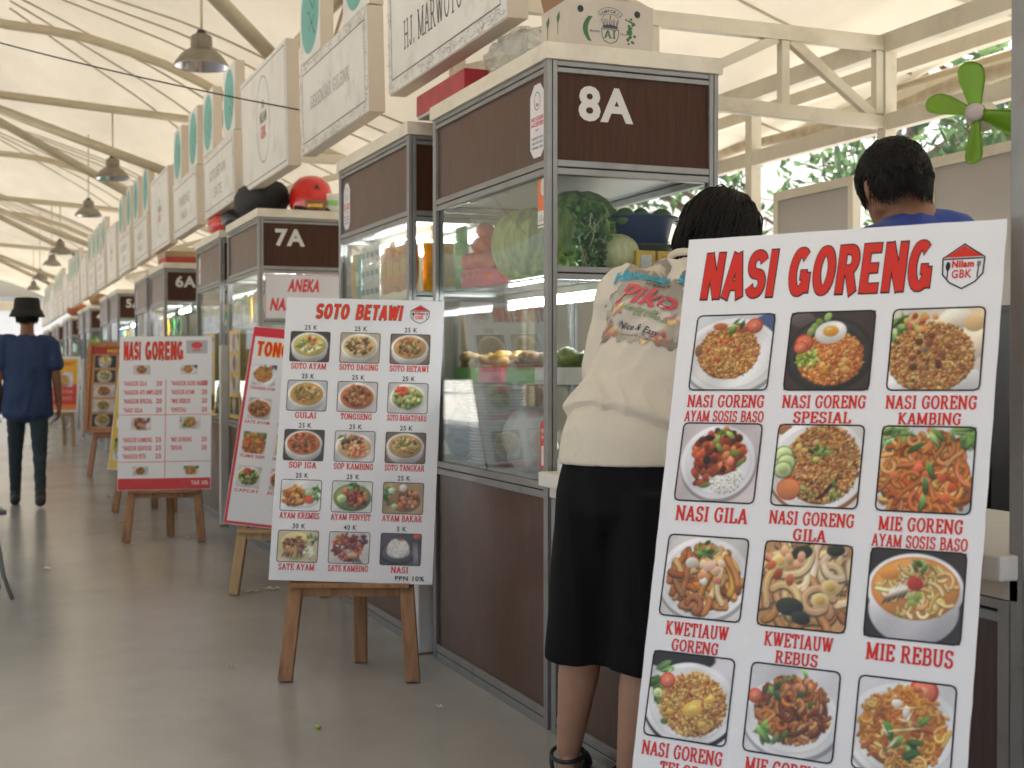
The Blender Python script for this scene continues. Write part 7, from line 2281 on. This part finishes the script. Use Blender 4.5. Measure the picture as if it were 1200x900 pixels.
# --- walkers --------------------------------------------------------------------------
def walker(label, x, y, f, shirt, trousers, h=1.70, hat=False, stride=.16, hold=False, skin=None):
    o = thing('person', label, 'person', (x, y, 0))
    up = Vector((0, 0, 1)); f = Vector(f).normalized(); r = f.cross(up); k = h / 1.70
    b = MB()
    hd = up * 1.575 * k; nk = up * 1.43 * k
    Mh = head_shape(b, hd, f, up, k)
    loft(b, [(nk - up * .06, r * .08 * k, f * .07 * k), (nk, r * .056 * k, f * .056 * k), (hd - up * .06 * k - f * .012, r * .053 * k, f * .06 * k)], 16)
    loft(b, [(up * .88 * k, r * .15, f * .105), (up * 1.02 * k, r * .14, f * .10), (up * 1.22 * k, r * .165, f * .11), (up * 1.34 * k, r * .165, f * .095), (nk - up * .03, r * .09, f * .06)], 22)
    arms = []
    for s_ in (-1, 1):
        sh = up * 1.365 * k + r * s_ * .185; el = sh - up * .285 * k + r * s_ * .045 - f * .02; wr = el - up * .235 * k + r * s_ * .02 + f * .05
        limb(b, [sh, el, wr], [.050, .039, .027]); hand(b, wr, -up + f * .25, -r * s_, k, .7, s_); arms.append((sh, el, wr))
    feet = []
    for s_ in (-1, 1):
        st = stride * (-s_)
        hp = r * s_ * .085 + up * .87 * k; kn = r * s_ * .095 + up * .47 * k + f * (st * .45 + .03); an = r * s_ * .10 + up * (.085 + (.02 if st < 0 else 0)) + f * st
        limb(b, [hp, kn, an], [.066, .043, .028]); feet.append((hp, kn, an))
    fuse('body', b, skin or SKIN_D, o, .008, 4)
    eyes(hd, Mh, k, o)
    hair_mass('hair', hd, Mh, k, o, length=-.28, side=.3, lock=.4, strands=500, seed=abs(int(x * 100)) + 5, bulge=1.06, front=.1)
    b = MB()
    loft(b, [(up * .765 * k, r * .205, f * .140), (up * .90 * k, r * .198, f * .138), (up * 1.05 * k, r * .188, f * .13), (up * 1.22 * k, r * .205, f * .135), (up * 1.345 * k, r * .20, f * .115), (nk - up * .035, r * .125, f * .088), (nk - up * .012, r * .070, f * .068)], 28)
    for sh, el, wr in arms: limb(b, [sh.lerp(up * 1.33 * k, .4), sh, sh.lerp(el, .72)], [.085, .078, .074])
    fuse('t_shirt', b, shirt, o, .010, 6, folds(.010, 6, 6, 3, x))
    b = MB()
    loft(b, [(up * .92 * k, r * .150, f * .115), (up * .84 * k, r * .165, f * .12)], 24)
    for hp, kn, an in feet: limb(b, [hp - up * .01, kn, an + up * .015], [.088, .060, .043])
    fuse('trousers', b, trousers, o, .010, 5, folds(.005, 10, 10, 14, x + 3))
    for hp, kn, an in feet:
        b = MB(); z = an.z - .085
        p = Vector((an.x, an.y, z))
        limb(b, [p - f * .07 + up * .045, p + f * .05 + up * .044, p + f * .17 + up * .034], [.045, .047, .036], flat=.9)
        limb(b, [p + up * .05 - f * .015, p + up * .12 - f * .01], [.046, .044])
        fuse('shoe', b, M['black'], o, .009, 3)
    if hat:
        t = MB(); c = hd + up * .03 * k
        t.lathe([(.144, -.022), (.141, -.024), (.118, .035), (.108, .042), (.098, .125), (.088, .134), (.04, .138), (.001, .138)], 36, c=c, sx=1.0, sy=1.08)
        t.lathe([(.144, -.022), (.113, .034), (.10, .04)], 36, c=c, sx=1.0, sy=1.08)
        t.build('bucket_hat', mat('black hat cloth', (.012, .013, .012), .9, bump=.1, bscale=90), o)
    if hold:
        w = arms[1][2]
        pb = MB(); q = w - up * .13 * k + f * .05 - r * .045
        pb.box(-.012, .012, -.035, .035, -.06, .06, Matrix.Translation(q).to_4x4() @ Matrix.Rotation(R(35), 4, 'Y'))
        ph = pb.build('tissue_pack', mat('white pack', (.72, .72, .70), .5)); ph.location = o.location
        tag(ph, 'small white pack held in the walking man\'s hand', 'pack')
        bb = MB(); bb.tube([w + (r * .031 * math.cos(q_) + f * .031 * math.sin(q_)) + up * .01 for q_ in np.linspace(0, 2 * math.pi, 17)], .006, 6, False)
        bb.build('wristband', mat('pink band', (.55, .12, .16), .5), o)
    return o


woman()
man_blue()
walker('man in black bucket hat, navy T-shirt and dark jeans walking away down the aisle', .375, 11.78, (.04, 1, 0), mat('navy cotton', (.021, .042, .112), .85), mat('dark teal denim', (.018, .034, .042), .8, noise=.15, nscale=20), h=1.70, hat=True, hold=True, stride=.20)
walker('person in black at the left edge, only a trouser leg in view', .0, 12.6, (-.1, 1, 0), mat('black cotton shirt', (.02, .02, .022), .85), mat('black trousers', (.012, .012, .014), .85), h=1.72, stride=.12)

nasi_board(); soto_board(); far_nasi_board(); tongseng_board(); framed_board(); yellow_banner(); orange_poster()
bpy.context.view_layer.update()
